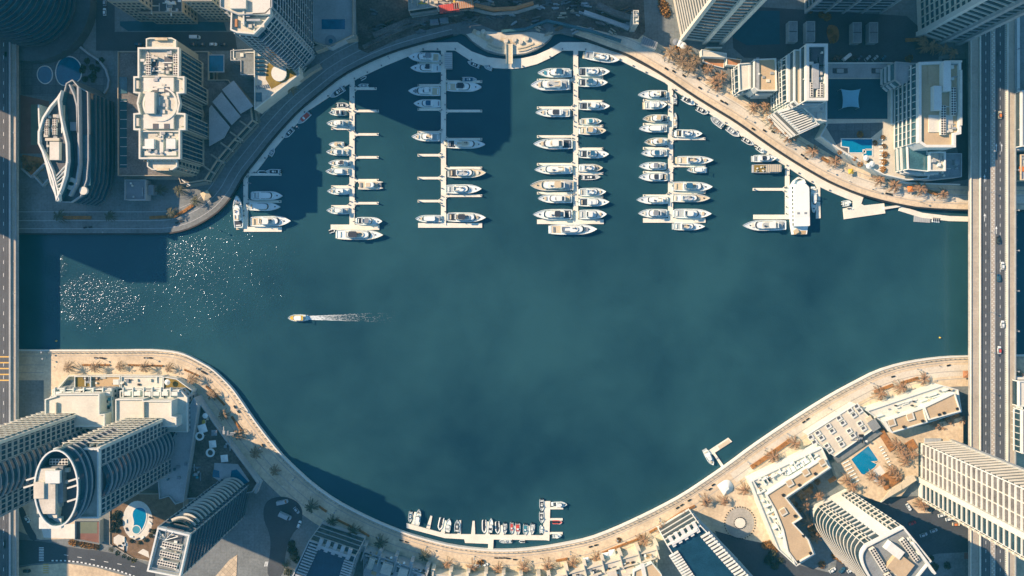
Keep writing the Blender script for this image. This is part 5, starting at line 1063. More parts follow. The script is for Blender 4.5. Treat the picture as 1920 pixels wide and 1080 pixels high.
# ------------------------------------------------------------------ boats (bow along local +x, waterline at z = 0)
def hull_prof(L, Wd, n=18, bow=.34, stern=.86):
    out = []
    for i in range(n+1):
        t = i/n
        if t < .25: w_ = stern+(1-stern)*math.sin(t/.25*math.pi/2)
        elif t < 1-bow: w_ = 1.0
        else: u = (t-(1-bow))/bow; w_ = max(0.015, (1-u**2.1))**.85
        out.append(((t-.5)*L, Wd/2*w_))
    return out
def ring_of(prof, s=0.0, x0=None, x1=None):
    p = [(x, max(.03, w_-s)) for x, w_ in prof if (x0 is None or x >= x0) and (x1 is None or x <= x1)]
    return [(x, -w_) for x, w_ in p]+[(x, w_) for x, w_ in reversed(p)]
def rrect(x0, x1, hw, fr=.35, br=.12, n=5):
    """rounded rectangle plan: nose towards +x"""
    f = min(fr*(x1-x0), (x1-x0)*.7); b_ = min(hw*.6, br*(x1-x0)); r = []
    for i in range(n+1): t = math.pi/2*i/n; r.append((x1-f+f*math.sin(t), -hw*(.15+.85*math.cos(t))))
    p = [(x0+b_*.3, -hw*.9), (x0+b_, -hw)]+r
    return p+[(x, -y) for x, y in reversed(p)]
def boat(px, py, Lpx, Wpx, ang, kind, top, label, group, hullm='hull_white', seed=None):
    """px,py: centre at the waterline; ang: heading of the bow in degrees in the photo (0 right, 90 up)"""
    L, Wd = Lpx/3, Wpx/3; r = random.Random(seed if seed is not None else int(px*13+py*7))
    nm = {'open': 'speedboat', 'small': 'speedboat', 'rib': 'inflatable_boat', 'cat': 'catamaran', 'ski': 'jet_ski'}.get(kind, 'motor_yacht')
    x, y, _ = P(px, py, WZ+1.5)
    e = empty(nm, (x, y, WZ), math.radians(ang+r.uniform(-1.3, 1.3)), label, {'speedboat': 'boat', 'motor_yacht': 'yacht', 'inflatable_boat': 'boat', 'catamaran': 'catamaran'}.get(nm, 'boat'), group, local=True)
    fb = {'open': 1.0, 'small': 1.1, 'rib': .8}.get(kind, min(2.2, .28*Wd+.5)); prof = hull_prof(L, Wd, bow=r.uniform(.38, .5) if kind not in ('rib',) else .3, stern=r.uniform(.84, .93))
    m = MB(); n = len(prof)
    for s in (-1, 1):
        for i in range(n-1):
            (xa, wa), (xb, wb) = prof[i], prof[i+1]; sa = fb*(1+.28*max(0, (xa/L))*2); sb = fb*(1+.28*max(0, (xb/L))*2)
            lo = [(xa*.97, s*wa*.86, -.3), (xb*.97, s*wb*.86, -.3), (xb, s*wb, sb), (xa, s*wa, sa)]
            m.face(lo if s < 0 else lo[::-1])
            g_ = min(.32, Wd*.07); wi, wj = max(.02, wa-g_), max(.02, wb-g_)
            m.face([(xa, s*wa, sa), (xb, s*wb, sb), (xb, s*wj, sb), (xa, s*wi, sa)])
            m.face([(xa, s*wi, sa), (xb, s*wj, sb), (xb, s*wj, sb-.5), (xa, s*wi, sa-.5)])
    w0 = prof[0][1]; m.face([(-L/2*.97, -w0*.86, -.3), (-L/2*.97, w0*.86, -.3), (-L/2, w0, fb), (-L/2, -w0, fb)]); m.build('hull', mt(hullm), e)
    dk = {'open': 'deck_grey', 'small': 'hull_white', 'rib': 'canvas_dark'}.get(kind, 'hull_white')
    if top in ('T', 'teak'): dk = 'deck_tan' if kind in ('fly', 'big', 'cat') else dk
    m = MB(); p = ring_of(prof, min(.3, Wd*.065))
    h_ = lambda x_: fb*(1+.28*max(0, x_/L)*2)-.35
    half = len(p)//2
    for i in range(half-1): a, b_, c, d = p[i], p[i+1], p[-2-i], p[-1-i]; m.face([(a[0], a[1], h_(a[0])), (b_[0], b_[1], h_(b_[0])), (c[0], c[1], h_(c[0])), (d[0], d[1], h_(d[0]))])
    m.build('deck', mt(dk), e)
    cz = fb-.3; topm = {'B': 'canvas_blue', 'D': 'canvas_dark', 'W': 'canvas_white', 'G': 'canvas_grey', 'T': 'canvas_tan', 'L': 'canvas_teal', 'R': 'red', 'N': None, 'teak': None}.get(top)
    if kind in ('fly', 'big', 'sport'):
        big = kind == 'big'; hw = Wd*.37; xa = -L*r.uniform(.24, .30); xb = L*(r.uniform(.16, .24) if not big else .26)
        # main cabin: rounded house, dark wrapped windscreen, roof
        m = MB(); m.taper(rrect(xa, xb, hw), rrect(xa+.1, xb-L*.07, hw*.88), cz, cz+1.9); cab = m.build('cabin', mt('hull_white'), e)
        wx = xb-L*r.uniform(.10, .13); m = MB(); wn = 8; q1 = []; q2 = []
        for i in range(wn+1):
            t = math.pi*(i/wn-.5); q1.append((wx+L*.055*math.cos(t), hw*.86*math.sin(t))); q2.append((wx+L*.018+L*.072*math.cos(t), hw*.94*math.sin(t)))
        for i in range(wn): m.face([(q1[i][0], q1[i][1], cz+1.98), (q2[i][0], q2[i][1], cz+1.62), (q2[i+1][0], q2[i+1][1], cz+1.62), (q1[i+1][0], q1[i+1][1], cz+1.98)])
        m.build('windscreen', mt('glass' if r.random() < .6 else 'canvas_dark'), e)
        m = MB()
        for s in (-1, 1): m = MB(); m.obox((xa+xb)/2-L*.02, s*hw*.96, (xb-xa)*.6, .10, cz+.7, cz+1.35); m.build('side_window', mt('glass'), e)
        f0, f1 = xa-L*.02, xb-L*.16
        if kind != 'sport':
            m = MB(); m.taper(rrect(f0, f1, hw*.84, .25), rrect(f0+.1, f1-.3, hw*.78, .25), cz+1.9, cz+2.5); m.build('flybridge', mt('hull_white' if not big else 'hull_cream'), e)
            m = MB(); m.face([(x_, y_, cz+2.51) for x_, y_ in rrect(f0+.3, f1-.8, hw*.66, .25)]); m.build('flybridge_floor', mt(r.choice(('deck_grey', 'hull_white', 'deck_tan', 'hull_white'))), e)
            m = MB()
            for s in (-1, 1): m.obox(f0+(f1-f0)*.3, s*hw*.5, (f1-f0)*.34, hw*.2, cz+2.52, cz+3.0)
            m.obox(f0+(f1-f0)*.12, 0, (f1-f0)*.1, hw*1.0, cz+2.52, cz+3.0); m.build('seating', mt(r.choice(('deck_tan', 'canvas_white', 'canvas_grey'))), e)
            m = MB(); m.obox(f1-(f1-f0)*.2, hw*.25, .5, hw*.4, cz+2.52, cz+3.3); m.obox(f1-(f1-f0)*.32, hw*.25, .5, .5, cz+2.52, cz+3.1); m.build('helm', mt('canvas_dark'), e)
        if topm:
            tz = cz+(2.0 if kind == 'sport' else 4.1); tl_ = L*r.uniform(.15, .2); tx = xa+L*r.uniform(.13, .19)+(0 if kind != 'sport' else L*.03); m = MB()
            m.prism(rrect(tx-tl_/2, tx+tl_/2, hw*(.78 if top != 'W' else .8), .18, .1), tz, tz+.14, bottom=True); m.build('canopy', mt(topm), e)
            if kind != 'sport':
                m = MB()
                for sx in (-.42, .42):
                    for sy in (-.6, .6): m.tube((tx+tl_*sx, hw*sy, cz+2.4), (tx+tl_*sx, hw*sy, tz), .06, n=4)
                m.build('canopy_post', mt('steel'), e)
        # aft cockpit, bathing platform, foredeck details
        m = MB(); m.face([(x_, y_, cz+.06) for x_, y_ in ((-L*.47, -w0*.8), (xa-.1, -w0*.85), (xa-.1, w0*.85), (-L*.47, w0*.8))]); m.build('cockpit_sole', mt(r.choice(('deck_tan', 'deck_grey', 'hull_white', 'deck_grey', 'canvas_dark'))), e)
        m = MB(); m.obox(-L*.43, 0, L*.035, w0*1.2, cz+.07, cz+.6); m.build('aft_seat', mt(r.choice(('canvas_white', 'canvas_grey', 'deck_tan'))), e)
        m = MB(); m.obox(-L*.5-.5, 0, 1.3, w0*1.75, .15, .4); m.build('bathing_platform', mt(r.choice(('hull_white', 'deck_tan', 'deck_grey'))), e)
        m = MB(); m.obox(L*.33, 0, .7, .7, cz+.2, cz+.75); m.build('hatch', mt('glass'), e)
        if r.random() < .45: m = MB(); m.prism(rrect(L*.24, L*.31, hw*.55, .3), cz+.2, cz+.78); m.build('sun_pad', mt(r.choice(('deck_tan', 'canvas_grey', 'hull_cream', 'canvas_teal' if top == 'B' else 'deck_tan'))), e)
        m = MB(); m.tube((f0+.6, -hw*.7, cz+1.8), (f0+.2, -hw*.7, cz+4.4), .08); m.tube((f0+.6, hw*.7, cz+1.8), (f0+.2, hw*.7, cz+4.4), .08); m.obox(f0+.3, 0, .5, hw*1.5, cz+3.9 if kind == 'sport' else cz+3.3, cz+4.0 if kind == 'sport' else cz+3.45); m.build('radar_arch', mt('hull_white'), e)
        m = MB(); pr = [q for q in prof if q[0] > L*.1]
        for s in (-1, 1):
            for a, b_ in zip(pr, pr[1:]): m.tube((a[0], s*max(.05, a[1]-.15), h_(a[0])+.95), (b_[0], s*max(.05, b_[1]-.15), h_(b_[0])+.95), .05, n=4)
        m.build('bow_rail', mt('steel'), e)
    elif kind in ('open', 'small'):
        m = MB(); p_ = ring_of(prof, Wd*.16, -L*.44, L*.26 if kind == 'open' else L*.1); m.face([(x_, y_, cz+.12) for x_, y_ in p_]); m.build('cockpit_sole', mt({'R': 'red', 'L': 'canvas_teal', 'B': 'canvas_blue', 'T': 'deck_tan', 'W': 'deck_grey', 'G': 'canvas_grey'}.get(top, 'canvas_dark')), e)
        m = MB(); m.taper(rrect(-L*.06, L*.08, Wd*.22), rrect(-L*.05, L*.05, Wd*.17), cz+.12, cz+1.1); m.build('console', mt('hull_white'), e)
        m = MB(); q = [(L*.05, -Wd*.2), (L*.09, -Wd*.1), (L*.09, Wd*.1), (L*.05, Wd*.2)]; m.path(q, 0, .08, cz+1.05, cz+1.5); m.build('windscreen', mt('glass'), e)
        m = MB(); m.obox(-L*.36, 0, L*.06, Wd*.6, cz+.13, cz+.55); m.obox(-L*.14, 0, L*.05, Wd*.34, cz+.13, cz+.6); m.build('seat', mt({'R': 'red', 'L': 'canvas_teal'}.get(top, 'canvas_white')), e)
        m = MB()
        for s in (-.22, .22) if Wd > 2.6 else (0,): m.obox(-L*.5-.25, s*Wd, .8, .5, -.1, 1.3)
        m.build('outboard_motor', mt('black'), e)
        if kind == 'small': m = MB(); m.prism(rrect(-L*.1, L*.1, Wd*.32, .2), cz+2.0, cz+2.12, bottom=True); m.build('canopy', mt(topm or 'canvas_white'), e); m = MB(); [m.tube((L*.08*a, Wd*.26*b_, cz), (L*.08*a, Wd*.26*b_, cz+2), .05, n=4) for a in (-1, 1) for b_ in (-1, 1)]; m.build('canopy_post', mt('steel'), e)
    elif kind == 'rib':
        m = MB(); p_ = [(x_, y_) for x_, y_ in ring_of(prof, Wd*.12)]
        for a, b_ in zip(p_, p_[1:]): m.tube((a[0], a[1], .65), (b_[0], b_[1], .65), Wd*.13, n=8)
        m.build('tube', mt('canvas_white' if top != 'R' else 'red'), e)
        m = MB(); m.obox(0, 0, L*.14, Wd*.3, .5, 1.4); m.obox(-L*.2, 0, L*.08, Wd*.4, .5, 1.0); m.build('console', mt('canvas_dark'), e); m = MB(); m.obox(-L*.47, 0, .8, .5, .2, 1.4); m.build('outboard_motor', mt('black'), e)
    return e
def U(px0, px1, y, w_, d, kind, top, label, group, **kw):
    return boat((px0+px1)/2, y, abs(px1-px0), w_, 0 if d == 'R' else 180, kind, top, label, group, **kw)
WORD = ['', 'first', 'second', 'third', 'fourth', 'fifth', 'sixth', 'seventh', 'eighth', 'ninth', 'tenth', 'eleventh', 'twelfth', 'thirteenth']
TOPW = {'B': 'blue canopied', 'D': 'black canopied', 'W': 'white hard topped', 'G': 'grey canopied', 'T': 'tan decked', 'L': 'turquoise covered', 'R': 'red trimmed', 'N': 'plain topped', 'teak': 'teak decked'}
KW = {'fly': 'white flybridge yacht', 'big': 'large white yacht', 'sport': 'white sports cruiser', 'open': 'small open boat', 'small': 'small white boat', 'rib': 'inflatable boat', 'cat': 'catamaran'}
BERTHS = {
 ('left', 'first'): [(630, 654, 197, 9.5, 'R', 'open', 'D'), (617, 647, 211.5, 11, 'L', 'sport', 'D'), (613, 654, 231.5, 13, 'L', 'fly', 'W'), (616, 645, 270.5, 9.5, 'L', 'small', 'T'), (612, 654, 285.5, 12, 'L', 'sport', 'B'), (616, 657, 306, 12.5, 'L', 'fly', 'D'), (611, 655, 321.5, 13, 'L', 'sport', 'N'), (614, 655, 358.5, 13, 'L', 'fly', 'N'), (613, 654, 395, 13, 'L', 'fly', 'W')],
 ('right', 'first'): [(671, 691, 160, 7, 'L', 'open', 'G'), None, (669, 717, 414.5, 14.5, 'R', 'fly', 'G')],
 ('left', 'second'): [(766, 824, 107.5, 17, 'L', 'fly', 'G'), (770, 824, 128, 15.5, 'L', 'fly', 'D'), (766, 825, 171.5, 17, 'L', 'fly', 'W'), (776, 826, 194.5, 15.5, 'L', 'sport', 'B'), (772, 824, 257, 16, 'L', 'fly', 'N'), (779, 828, 410, 13.5, 'L', 'sport', 'N')],
 ('right', 'second'): [(866, 894, 148.5, 9, 'R', 'open', 'B'), (839, 903, 163.5, 17.5, 'R', 'fly', 'D'), (839, 910, 270.5, 16.5, 'R', 'big', 'N'), (842, 911, 324.5, 18, 'R', 'fly', 'teak'), (837, 903, 354.5, 17, 'R', 'fly', 'N'), (840, 911, 407.5, 17.5, 'R', 'big', 'D')],
 ('left', 'third'): [(1008, 1069, 137, 17.5, 'L', 'fly', 'B'), (995, 1067, 159.5, 21, 'L', 'big', 'N'), (1004, 1068, 211.5, 16, 'L', 'sport', 'D'), (1000, 1073, 270, 20, 'L', 'big', 'W'), (1002, 1073, 318, 17.5, 'L', 'big', 'N'), (994, 1075, 347.5, 20.5, 'L', 'big', 'T'), (1008, 1072, 372.5, 16.5, 'L', 'fly', 'W'), (999, 1073, 402, 19.5, 'L', 'big', 'D')],
 ('right', 'third'): [None, (1085, 1143, 135, 17, 'R', 'fly', 'N'), (1085, 1139, 155, 16, 'R', 'fly', 'B'), (1087, 1143, 199, 15.5, 'R', 'fly', 'W'), (1090, 1128, 227.5, 12, 'R', 'sport', 'L'), (1088, 1136, 245, 16, 'R', 'fly', 'T'), (1087, 1141, 289, 16, 'R', 'fly', 'B'), (1084, 1130, 315, 14.5, 'R', 'fly', 'teak'), (1090, 1126, 332, 10, 'R', 'open', 'D'), (1087, 1136, 360, 15, 'R', 'fly', 'N'), (1087, 1142, 379, 16, 'R', 'sport', 'W'), (1086, 1137, 402, 17.5, 'R', 'fly', 'W')],
 ('left', 'fourth'): [(1196, 1250, 177.5, 16, 'L', 'fly', 'N'), (1209, 1250, 197, 16, 'R', 'sport', 'W'), (1205, 1251, 222.5, 15, 'L', 'fly', 'T'), (1198, 1250, 241, 14.5, 'L', 'sport', 'N'), (1208, 1252, 266, 15, 'L', 'fly', 'T'), (1202, 1250, 287, 14.5, 'L', 'sport', 'B'), (1198, 1247, 311.5, 15, 'L', 'fly', 'G'), (1197, 1251, 332, 16, 'L', 'sport', 'D'), (1193, 1252, 375, 15, 'L', 'fly', 'N'), (1196, 1250, 400, 16, 'L', 'fly', 'G')],
 ('right', 'fourth'): [None, None, (1268, 1316, 250.5, 14.5, 'R', 'fly', 'N'), (1270, 1337, 300.5, 15.5, 'R', 'fly', 'N'), (1288, 1323, 318.5, 12, 'L', 'sport', 'N'), (1262, 1335, 350, 17.5, 'R', 'big', 'B'), (1262, 1331, 371.5, 15, 'R', 'fly', 'teak'), (1264, 1333, 400.5, 17.5, 'R', 'fly', 'W')],
}
for (side, pn), rows in BERTHS.items():
    for i, row in enumerate(rows):
        if row is None: continue
        x0, x1, y, w_, d, kd, tp = row
        U(x0, x1, y, w_, d, kd, tp, '%s %s, %s from the quay, %s of %s pier' % (TOPW[tp], KW[kd], WORD[i+1], side, pn), 'boats berthed at the long piers')
gq = 'boats berthed at the long piers'
U(632, 719, 440, 19.5, 'R', 'big', 'D', 'large cream yacht with dark deck cushions lying across the end of the first long pier', gq, hullm='hull_cream')
U(1032, 1119, 430, 19.5, 'R', 'big', 'N', 'large white yacht lying across the end of the third long pier', gq)
U(1264, 1321, 424.5, 14.5, 'R', 'fly', 'N', 'white yacht lying across the end of the fourth long pier', gq)
boat(1128.5, 108, 65, 17, -9, 'big', 'N', 'white yacht moored at a slant against the dock right of the third long pier', gq)
boat(1266, 185, 20, 7, 90, 'open', 'G', 'small open boat tied along the right edge of the fourth long pier, upper of two', gq); boat(1266, 225, 28, 7.5, 90, 'open', 'T', 'slim open boat tied along the right edge of the fourth long pier, lower of two', gq)
# catamaran
x, y, _ = P(695, 347, WZ+1.5); e = empty('catamaran', (x, y, WZ), 0, 'cream catamaran with twin bows on the right side of the first long pier', 'catamaran', gq, local=True)
for s in (-1, 1):
    m = MB(); pr = hull_prof(15.6, 1.7, 12, .4); p_ = ring_of(pr); p_ = [(a, b_+s*1.9) for a, b_ in p_]; m.prism(p_, -.3, 1.6); m.build('hull', mt('hull_cream'), e)
m = MB(); m.box(-7.2, -2.0, 1.0, 4.4, 2.0, 1.75); m.build('bridge_deck', mt('deck_tan'), e); m = MB(); m.taper(rrect(-3.6, 3.4, 1.9), rrect(-3.2, 2.2, 1.6), 1.75, 3.4); m.build('cabin', mt('hull_white'), e)
m = MB(); m.prism(rrect(-2.8, 0.2, 1.3, .2), 3.41, 3.6); m.build('flybridge', mt('deck_tan'), e); m = MB(); m.path([(2.4, -1.5), (3.2, -.8), (3.2, .8), (2.4, 1.5)], 0, .12, 2.2, 3.3); m.build('windscreen', mt('glass'), e); m = MB(); m.box(-6.4, -1.4, 1.76, -5.4, 1.4, 2.3); m.box(4.4, -1.8, 1.1, 6.6, 1.8, 1.3); m.build('trampoline', mt('canvas_grey'), e)
# canopy barge, left pier boats, quay boats
x, y, _ = P(841, 114, WZ+2); e = empty('work_barge', (x, y, WZ), 0, 'floating barge under a flat blue green roof beside the second long pier', 'barge', local=True)
m = MB(); m.box(-2.3, -5, -.3, 2.3, 5, .6); m.build('hull', mt('wall_grey'), e); m = MB(); m.box(-2.4, -5, 2.8, 2.4, 5, 2.95); m.build('roof', mt('wall_grey'), e); m = MB()
for k in range(8): m.box(-2.4, -4.6+k*1.25, 2.95, 2.4, -4.5+k*1.25, 3.05)
m.build('roof_ribs', mt('canvas_white'), e); m = MB(); [m.tube((a*2.1, b_*4.7, .6), (a*2.1, b_*4.7, 2.8), .1) for a in (-1, 1) for b_ in (-1, 1)]; m.build('post', mt('steel'), e)
gl = 'boats at the short left pier'
boat(446.5, 397, 60, 17.5, 92, 'big', 'N', 'tall white yacht lying upright along the left side of the short left pier', gl); U(472, 530, 367, 16.5, 'R', 'sport', 'N', 'shaded white yacht, uppermost of three beside the short left pier', gl); U(468, 526, 387.5, 15.5, 'R', 'sport', 'N', 'half shaded white yacht, middle of three beside the short left pier', gl); U(471, 546, 415, 19.5, 'R', 'big', 'W', 'sunlit white yacht, lowest of three beside the short left pier', gl)
U(482, 496, 322.5, 6.5, 'L', 'rib', 'G', 'shaded grey dinghy at the top finger of the short left pier', gl); U(497, 526, 321.5, 9, 'L', 'open', 'D', 'shaded open boat at the top finger of the short left pier', gl)
gd = 'small boats along the quay dock'
for px, py, L_, w_, a, kd, tp, lb_ in ((509, 285, 17, 9, 62, 'open', 'G', 'small shaded boat by the upper left dock, nearest the short left pier'), (541, 249, 24, 10, 228, 'open', 'D', 'shaded open boat by the upper left dock below the red trimmed boat'), (569, 221, 30, 12, 222, 'open', 'R', 'red trimmed open boat by the sunlit gap of the upper left dock'), (632, 173, 32, 12, 212, 'open', 'D', 'open boat with a sunlit bow by the dock left of the first long pier'), (681, 146, 12, 5, 30, 'rib', 'G', 'tiny shaded dinghy by the dock right of the first long pier'), (888, 120, 25, 8, 158, 'open', 'D', 'shaded open boat by the dock left of the half round plaza'), (915, 126, 18, 8, 158, 'open', 'W', 'small white boat by the dock just left of the half round plaza'),
    (1291, 189, 28, 11, -30, 'small', 'D', 'white speedboat by the upper right dock, nearest the fourth long pier'), (1317, 207, 24, 11, -28, 'open', 'D', 'white speedboat by the upper right dock, second from the fourth long pier'), (1345, 228, 29, 13, 142, 'open', 'G', 'white speedboat by the upper right dock, third from the fourth long pier'), (1375, 247, 29, 12, -36, 'open', 'G', 'grey floored speedboat by the upper right dock, fourth from the fourth long pier'), (1403, 265, 24, 10, -32, 'open', 'D', 'white speedboat by the upper right dock, fifth from the fourth long pier'), (1427, 281, 19, 9, -36, 'small', 'N', 'white speedboat by the upper right dock, closest to the moored dhow'),
    (1588, 381, 17, 11, 8, 'small', 'W', 'small white boat with a bench top beside the landing stage'), (1596, 391, 11, 5, 0, 'rib', 'L', 'tiny dark dinghy on the landing stage'), (622, 433, 11, 7, 20, 'rib', 'W', 'tiny white dinghy at the left end of the first long pier')):
    boat(px, py, L_, w_, a, kd, tp, lb_, gd)
U(1413, 1456, 297, 13.5, 'R', 'sport', 'D', 'white sports cruiser with a dark sunroof above the moored dhow', gd); U(1392, 1473, 422.5, 20, 'L', 'big', 'W', 'large white yacht below the short pier left of the white dinner boat', gd); boat(1330, 859, 29, 11.5, -62, 'sport', 'N', 'white boat tied to the small T shaped jetty', None)
x, y, _ = P(1440, 316, WZ+2); e = empty('dhow', (x, y, WZ), 0, 'wooden excursion boat with a slatted grey roof above the long finger', 'boat', local=True)
m = MB(); m.prism(ring_of(hull_prof(19, 5.4, 14, .18, .9)), -.3, 1.7); m.build('hull', mt('wall_grey'), e); m = MB(); m.box(-1.5, -2.3, 3.6, 7.6, 2.3, 3.8); m.build('roof', mt('deck_tan'), e); m = MB()
for k in range(8): m.box(-1.2+k*1.15, -2.3, 3.8, -.95+k*1.15, 2.3, 3.92)
m.build('roof_slats', mt('roof_grey'), e); m = MB(); [m.tube((a, b_*2.1, 1.6), (a, b_*2.1, 3.6), .12) for a in (-1.2, 3, 7.2) for b_ in (-1, 1)]; m.build('post', mt('trunk'), e); m = MB(); m.box(-8.6, -2.2, 1.71, -1.6, 2.2, 1.8); m.build('aft_deck', mt('turf'), e)
m = MB(); rr = random.Random(4); [m.obox(rr.uniform(-8, -2.2), rr.uniform(-1.8, 1.8), .9, .7, 1.8, 2.5, rr.random()) for _ in range(9)]; m.build('seat', mt('canvas_white'), e)
# white dinner boat
x, y, _ = P(1501, 385, WZ+4); e = empty('dinner_boat', (x, y, WZ), math.radians(91), 'big white dinner boat with a long plain roof beside the upper right quay', 'boat', local=True)
m = MB(); m.prism(ring_of(hull_prof(36, 11, 16, .22, .8)), -.3, 2.2); m.build('hull', mt('hull_white'), e); m = MB(); m.taper(rrect(-13.5, 13.5, 5.0, .12, .03), rrect(-13.3, 13.2, 4.8, .12, .03), 2.2, 6.0); m.build('roof', mt('hull_white'), e)
m = MB(); [m.box(-12.5+k*2.5, s*4.98-.06, 3.4, -10.8+k*2.5, s*4.98+.06, 5.0) for k in range(10) for s in (-1, 1)]; m.build('side_window', mt('glass'), e)
m = MB(); m.face([(a, b_, 2.25) for a, b_ in ring_of(hull_prof(36, 11, 16, .22, .8), .8, 13.6)]); m.face([(a, b_, 2.25) for a, b_ in ring_of(hull_prof(36, 11, 16, .22, .8), .8, None, -13.6)]); m.build('open_deck', mt('deck_teak'), e)
m = MB(); m.path([(14, -3.6), (16, -2.8), (17.2, 0), (16, 2.8), (14, 3.6)], -.3, .3, 2.3, 3.4); m.build('bow_bulwark', mt('hull_white'), e); m = MB(); [m.box(-5.6, s*2.2-.8, 6.0, -4.4, s*2.2+.8, 6.2) for s in (-1, 1)]; m.build('roof_hatch', mt('canvas_grey'), e); m = MB(); m.box(-7.4, -4.7, 6.0, -3.2, 4.7, 6.08); m.build('roof_panel', mt('canvas_white'), e); m = MB(); m.obox(-16, 2.4, 2.6, 2.2, 2.3, 3.6, .5); m.build('stern_cover', mt('canvas_tan'), e)
boat(1526, 376, 46, 10.5, -91, 'sport', 'W', 'slim white boat squeezed between the white dinner boat and the narrow pier', gd)
# jet ski rack near the right bridge
x, y, _ = P(1739, 409.5, WZ+1); e = empty('jet_ski_platform', (x, y, WZ), math.radians(-4), 'grey planked jet ski platform near the right bridge', 'platform', local=True); m = MB(); m.box(-8, -2.6, -.2, 2.2, 2.6, .5); m.build('planks', mt('wall_grey'), e); m = MB(); [m.box(-7.6+k*1.3, -2.6, .5, -7.45+k*1.3, 2.6, .56) for k in range(8)]; m.build('plank_joints', mt('metal_grey'), e)
for i in range(4):
    px = 1750+i*3.7; x, y, _ = P(px, 410+i*.3, WZ+.6); e = empty('jet_ski', (x, y, WZ), math.radians(86), ['leftmost', 'second', 'third', 'rightmost'][i]+' white jet ski of the four at the grey platform near the right bridge', 'jet ski', 'jet skis near the right bridge', local=True)
    m = MB(); m.taper(ring_of(hull_prof(4.6, 1.05, 10, .45)), ring_of(hull_prof(4.0, .8, 10, .45)), 0, .6); m.build('hull', mt('hull_white'), e); m = MB(); m.box(-1.6, -.28, .6, .1, .28, .95); m.build('saddle', mt('canvas_dark'), e); m = MB(); m.obox(.5, 0, .2, 1.0, .9, 1.05); m.build('handlebar', mt('black'), e)
# small boats at the bottom pier
gb = 'small boats at the bottom pier'
for px, py, L_, w_, a, kd, tp, lb_ in ((769, 970, 20, 7, 264, 'open', 'B', 'small blue boat at the left end of the bottom pier'), (783.5, 970, 29, 11, 80, 'sport', 'N', 'white cruiser at the left end of the bottom pier'), (826.5, 983, 23, 10, 258, 'rib', 'D', 'black and white inflatable left of the plain white boat at the bottom pier'), (840, 986, 25, 10.5, 80, 'small', 'W', 'plain white boat beside the black and white inflatable at the bottom pier'), (857, 987, 22, 10, 88, 'open', 'D', 'white boat with a dark cockpit standing alone in its berth at the bottom pier'),
    (908, 988, 24, 9, 270, 'rib', 'D', 'black inflatable beside the slim white boat at the bottom pier'), (920, 986, 27, 8.5, 84, 'small', 'N', 'slim white boat beside the black inflatable at the bottom pier'), (933, 990, 22, 9, 272, 'rib', 'D', 'black inflatable left of the grey covered boat at the bottom pier'), (946.5, 992, 20, 8, 268, 'open', 'G', 'grey covered boat left of the red boats at the bottom pier'), (959.5, 991, 21, 7, 270, 'open', 'R', 'dark red narrow boat, left of the two red boats at the bottom pier'), (971, 992.5, 21, 9.5, 272, 'open', 'R', 'bright red and white boat, right of the two red boats at the bottom pier'),
    (985, 994, 20, 8.5, 268, 'open', 'L', 'turquoise boat at the bottom pier'), (998, 993, 20, 8.5, 264, 'open', 'W', 'white and grey boat right of the turquoise boat at the bottom pier'), (1016, 948, 22, 9, 270, 'open', 'D', 'white boat at the top of the upright arm of the bottom pier'), (1015.5, 971, 21, 9, 270, 'open', 'D', 'white boat at the middle of the upright arm of the bottom pier'), (1015, 993, 15, 7, 90, 'small', 'W', 'small white boat in the inner corner of the bottom pier'),
    (1050, 946, 26, 9.5, 0, 'sport', 'N', 'white speedboat on the uppermost right berth of the bottom pier'), (1045, 980, 18, 7.5, 0, 'rib', 'R', 'red inflatable on the right side of the bottom pier'), (1044, 1005, 18, 9, 0, 'small', 'W', 'white boat on the lowest right berth of the bottom pier'), (948, 1015.5, 24, 7, 180, 'open', 'W', 'white boat on the quay side of the bottom pier'), (979, 1016.5, 11, 4.5, 180, 'rib', 'G', 'tiny dinghy on the quay side of the bottom pier')):
    boat(px, py, L_, w_, a, kd, tp, lb_, gb)
# moving boat and its wake
boat(557, 596, 33, 12.5, 180, 'sport', 'N', 'yellow decked motor boat under way leaving a white wake', None, hullm='hull_white'); mb_ = [o for o in COL.objects if o.get('label', '').startswith('yellow decked')][0]
m = MB(); m.prism(rrect(-4.4, 2.4, 1.6, .2), 2.95, 3.1); m.build('deck_cover', mt('yellow'), mb_); m = MB(); m.prism(rrect(2.2, 4.0, 1.0, .4), 2.0, 2.4); m.build('bow_cover', mt('yellow'), mb_)
m = MB(); rr = random.Random(5)
for i in range(1900):
    t = rr.expovariate(4.0)
    if t > 1: continue
    px = 576+t*165; sp = 3.2+t*6.5; py = 596-1.0*t+rr.gauss(0, .4)*sp*1.3; s_ = rr.uniform(.03, .13)*(1-.7*t); py = 596-1.0*t+(rr.choice((-1, 1))*sp*rr.uniform(.75, 1.05) if rr.random() < .35 else rr.uniform(-.9, .9)*sp)
    x, y, _ = P(px, py, WZ); m.face([(x+s_*rr.uniform(3, 8)*math.cos(q*1.257+.4), y+s_*rr.uniform(.5, 1)*math.sin(q*1.257+.4), WZ+.03+i*.00004) for q in range(5)])
tag(m.build('wake', mt('foam')), 'white foam wake trailing behind the moving motor boat', 'wake', kind='stuff')
for i, (px, py) in enumerate(((106, 639), (1762, 633))):
    x, y, _ = P(px, py, WZ); m = MB(); m.taper(ell(x, y, .6, .6, 12), ell(x, y, .25, .25, 12), WZ-.2, WZ+1.0); tag(m.build('buoy', mt('yellow')), ['small yellow buoy on the water near the left bridge', 'small yellow buoy on the water near the right bridge'][i], 'buoy')
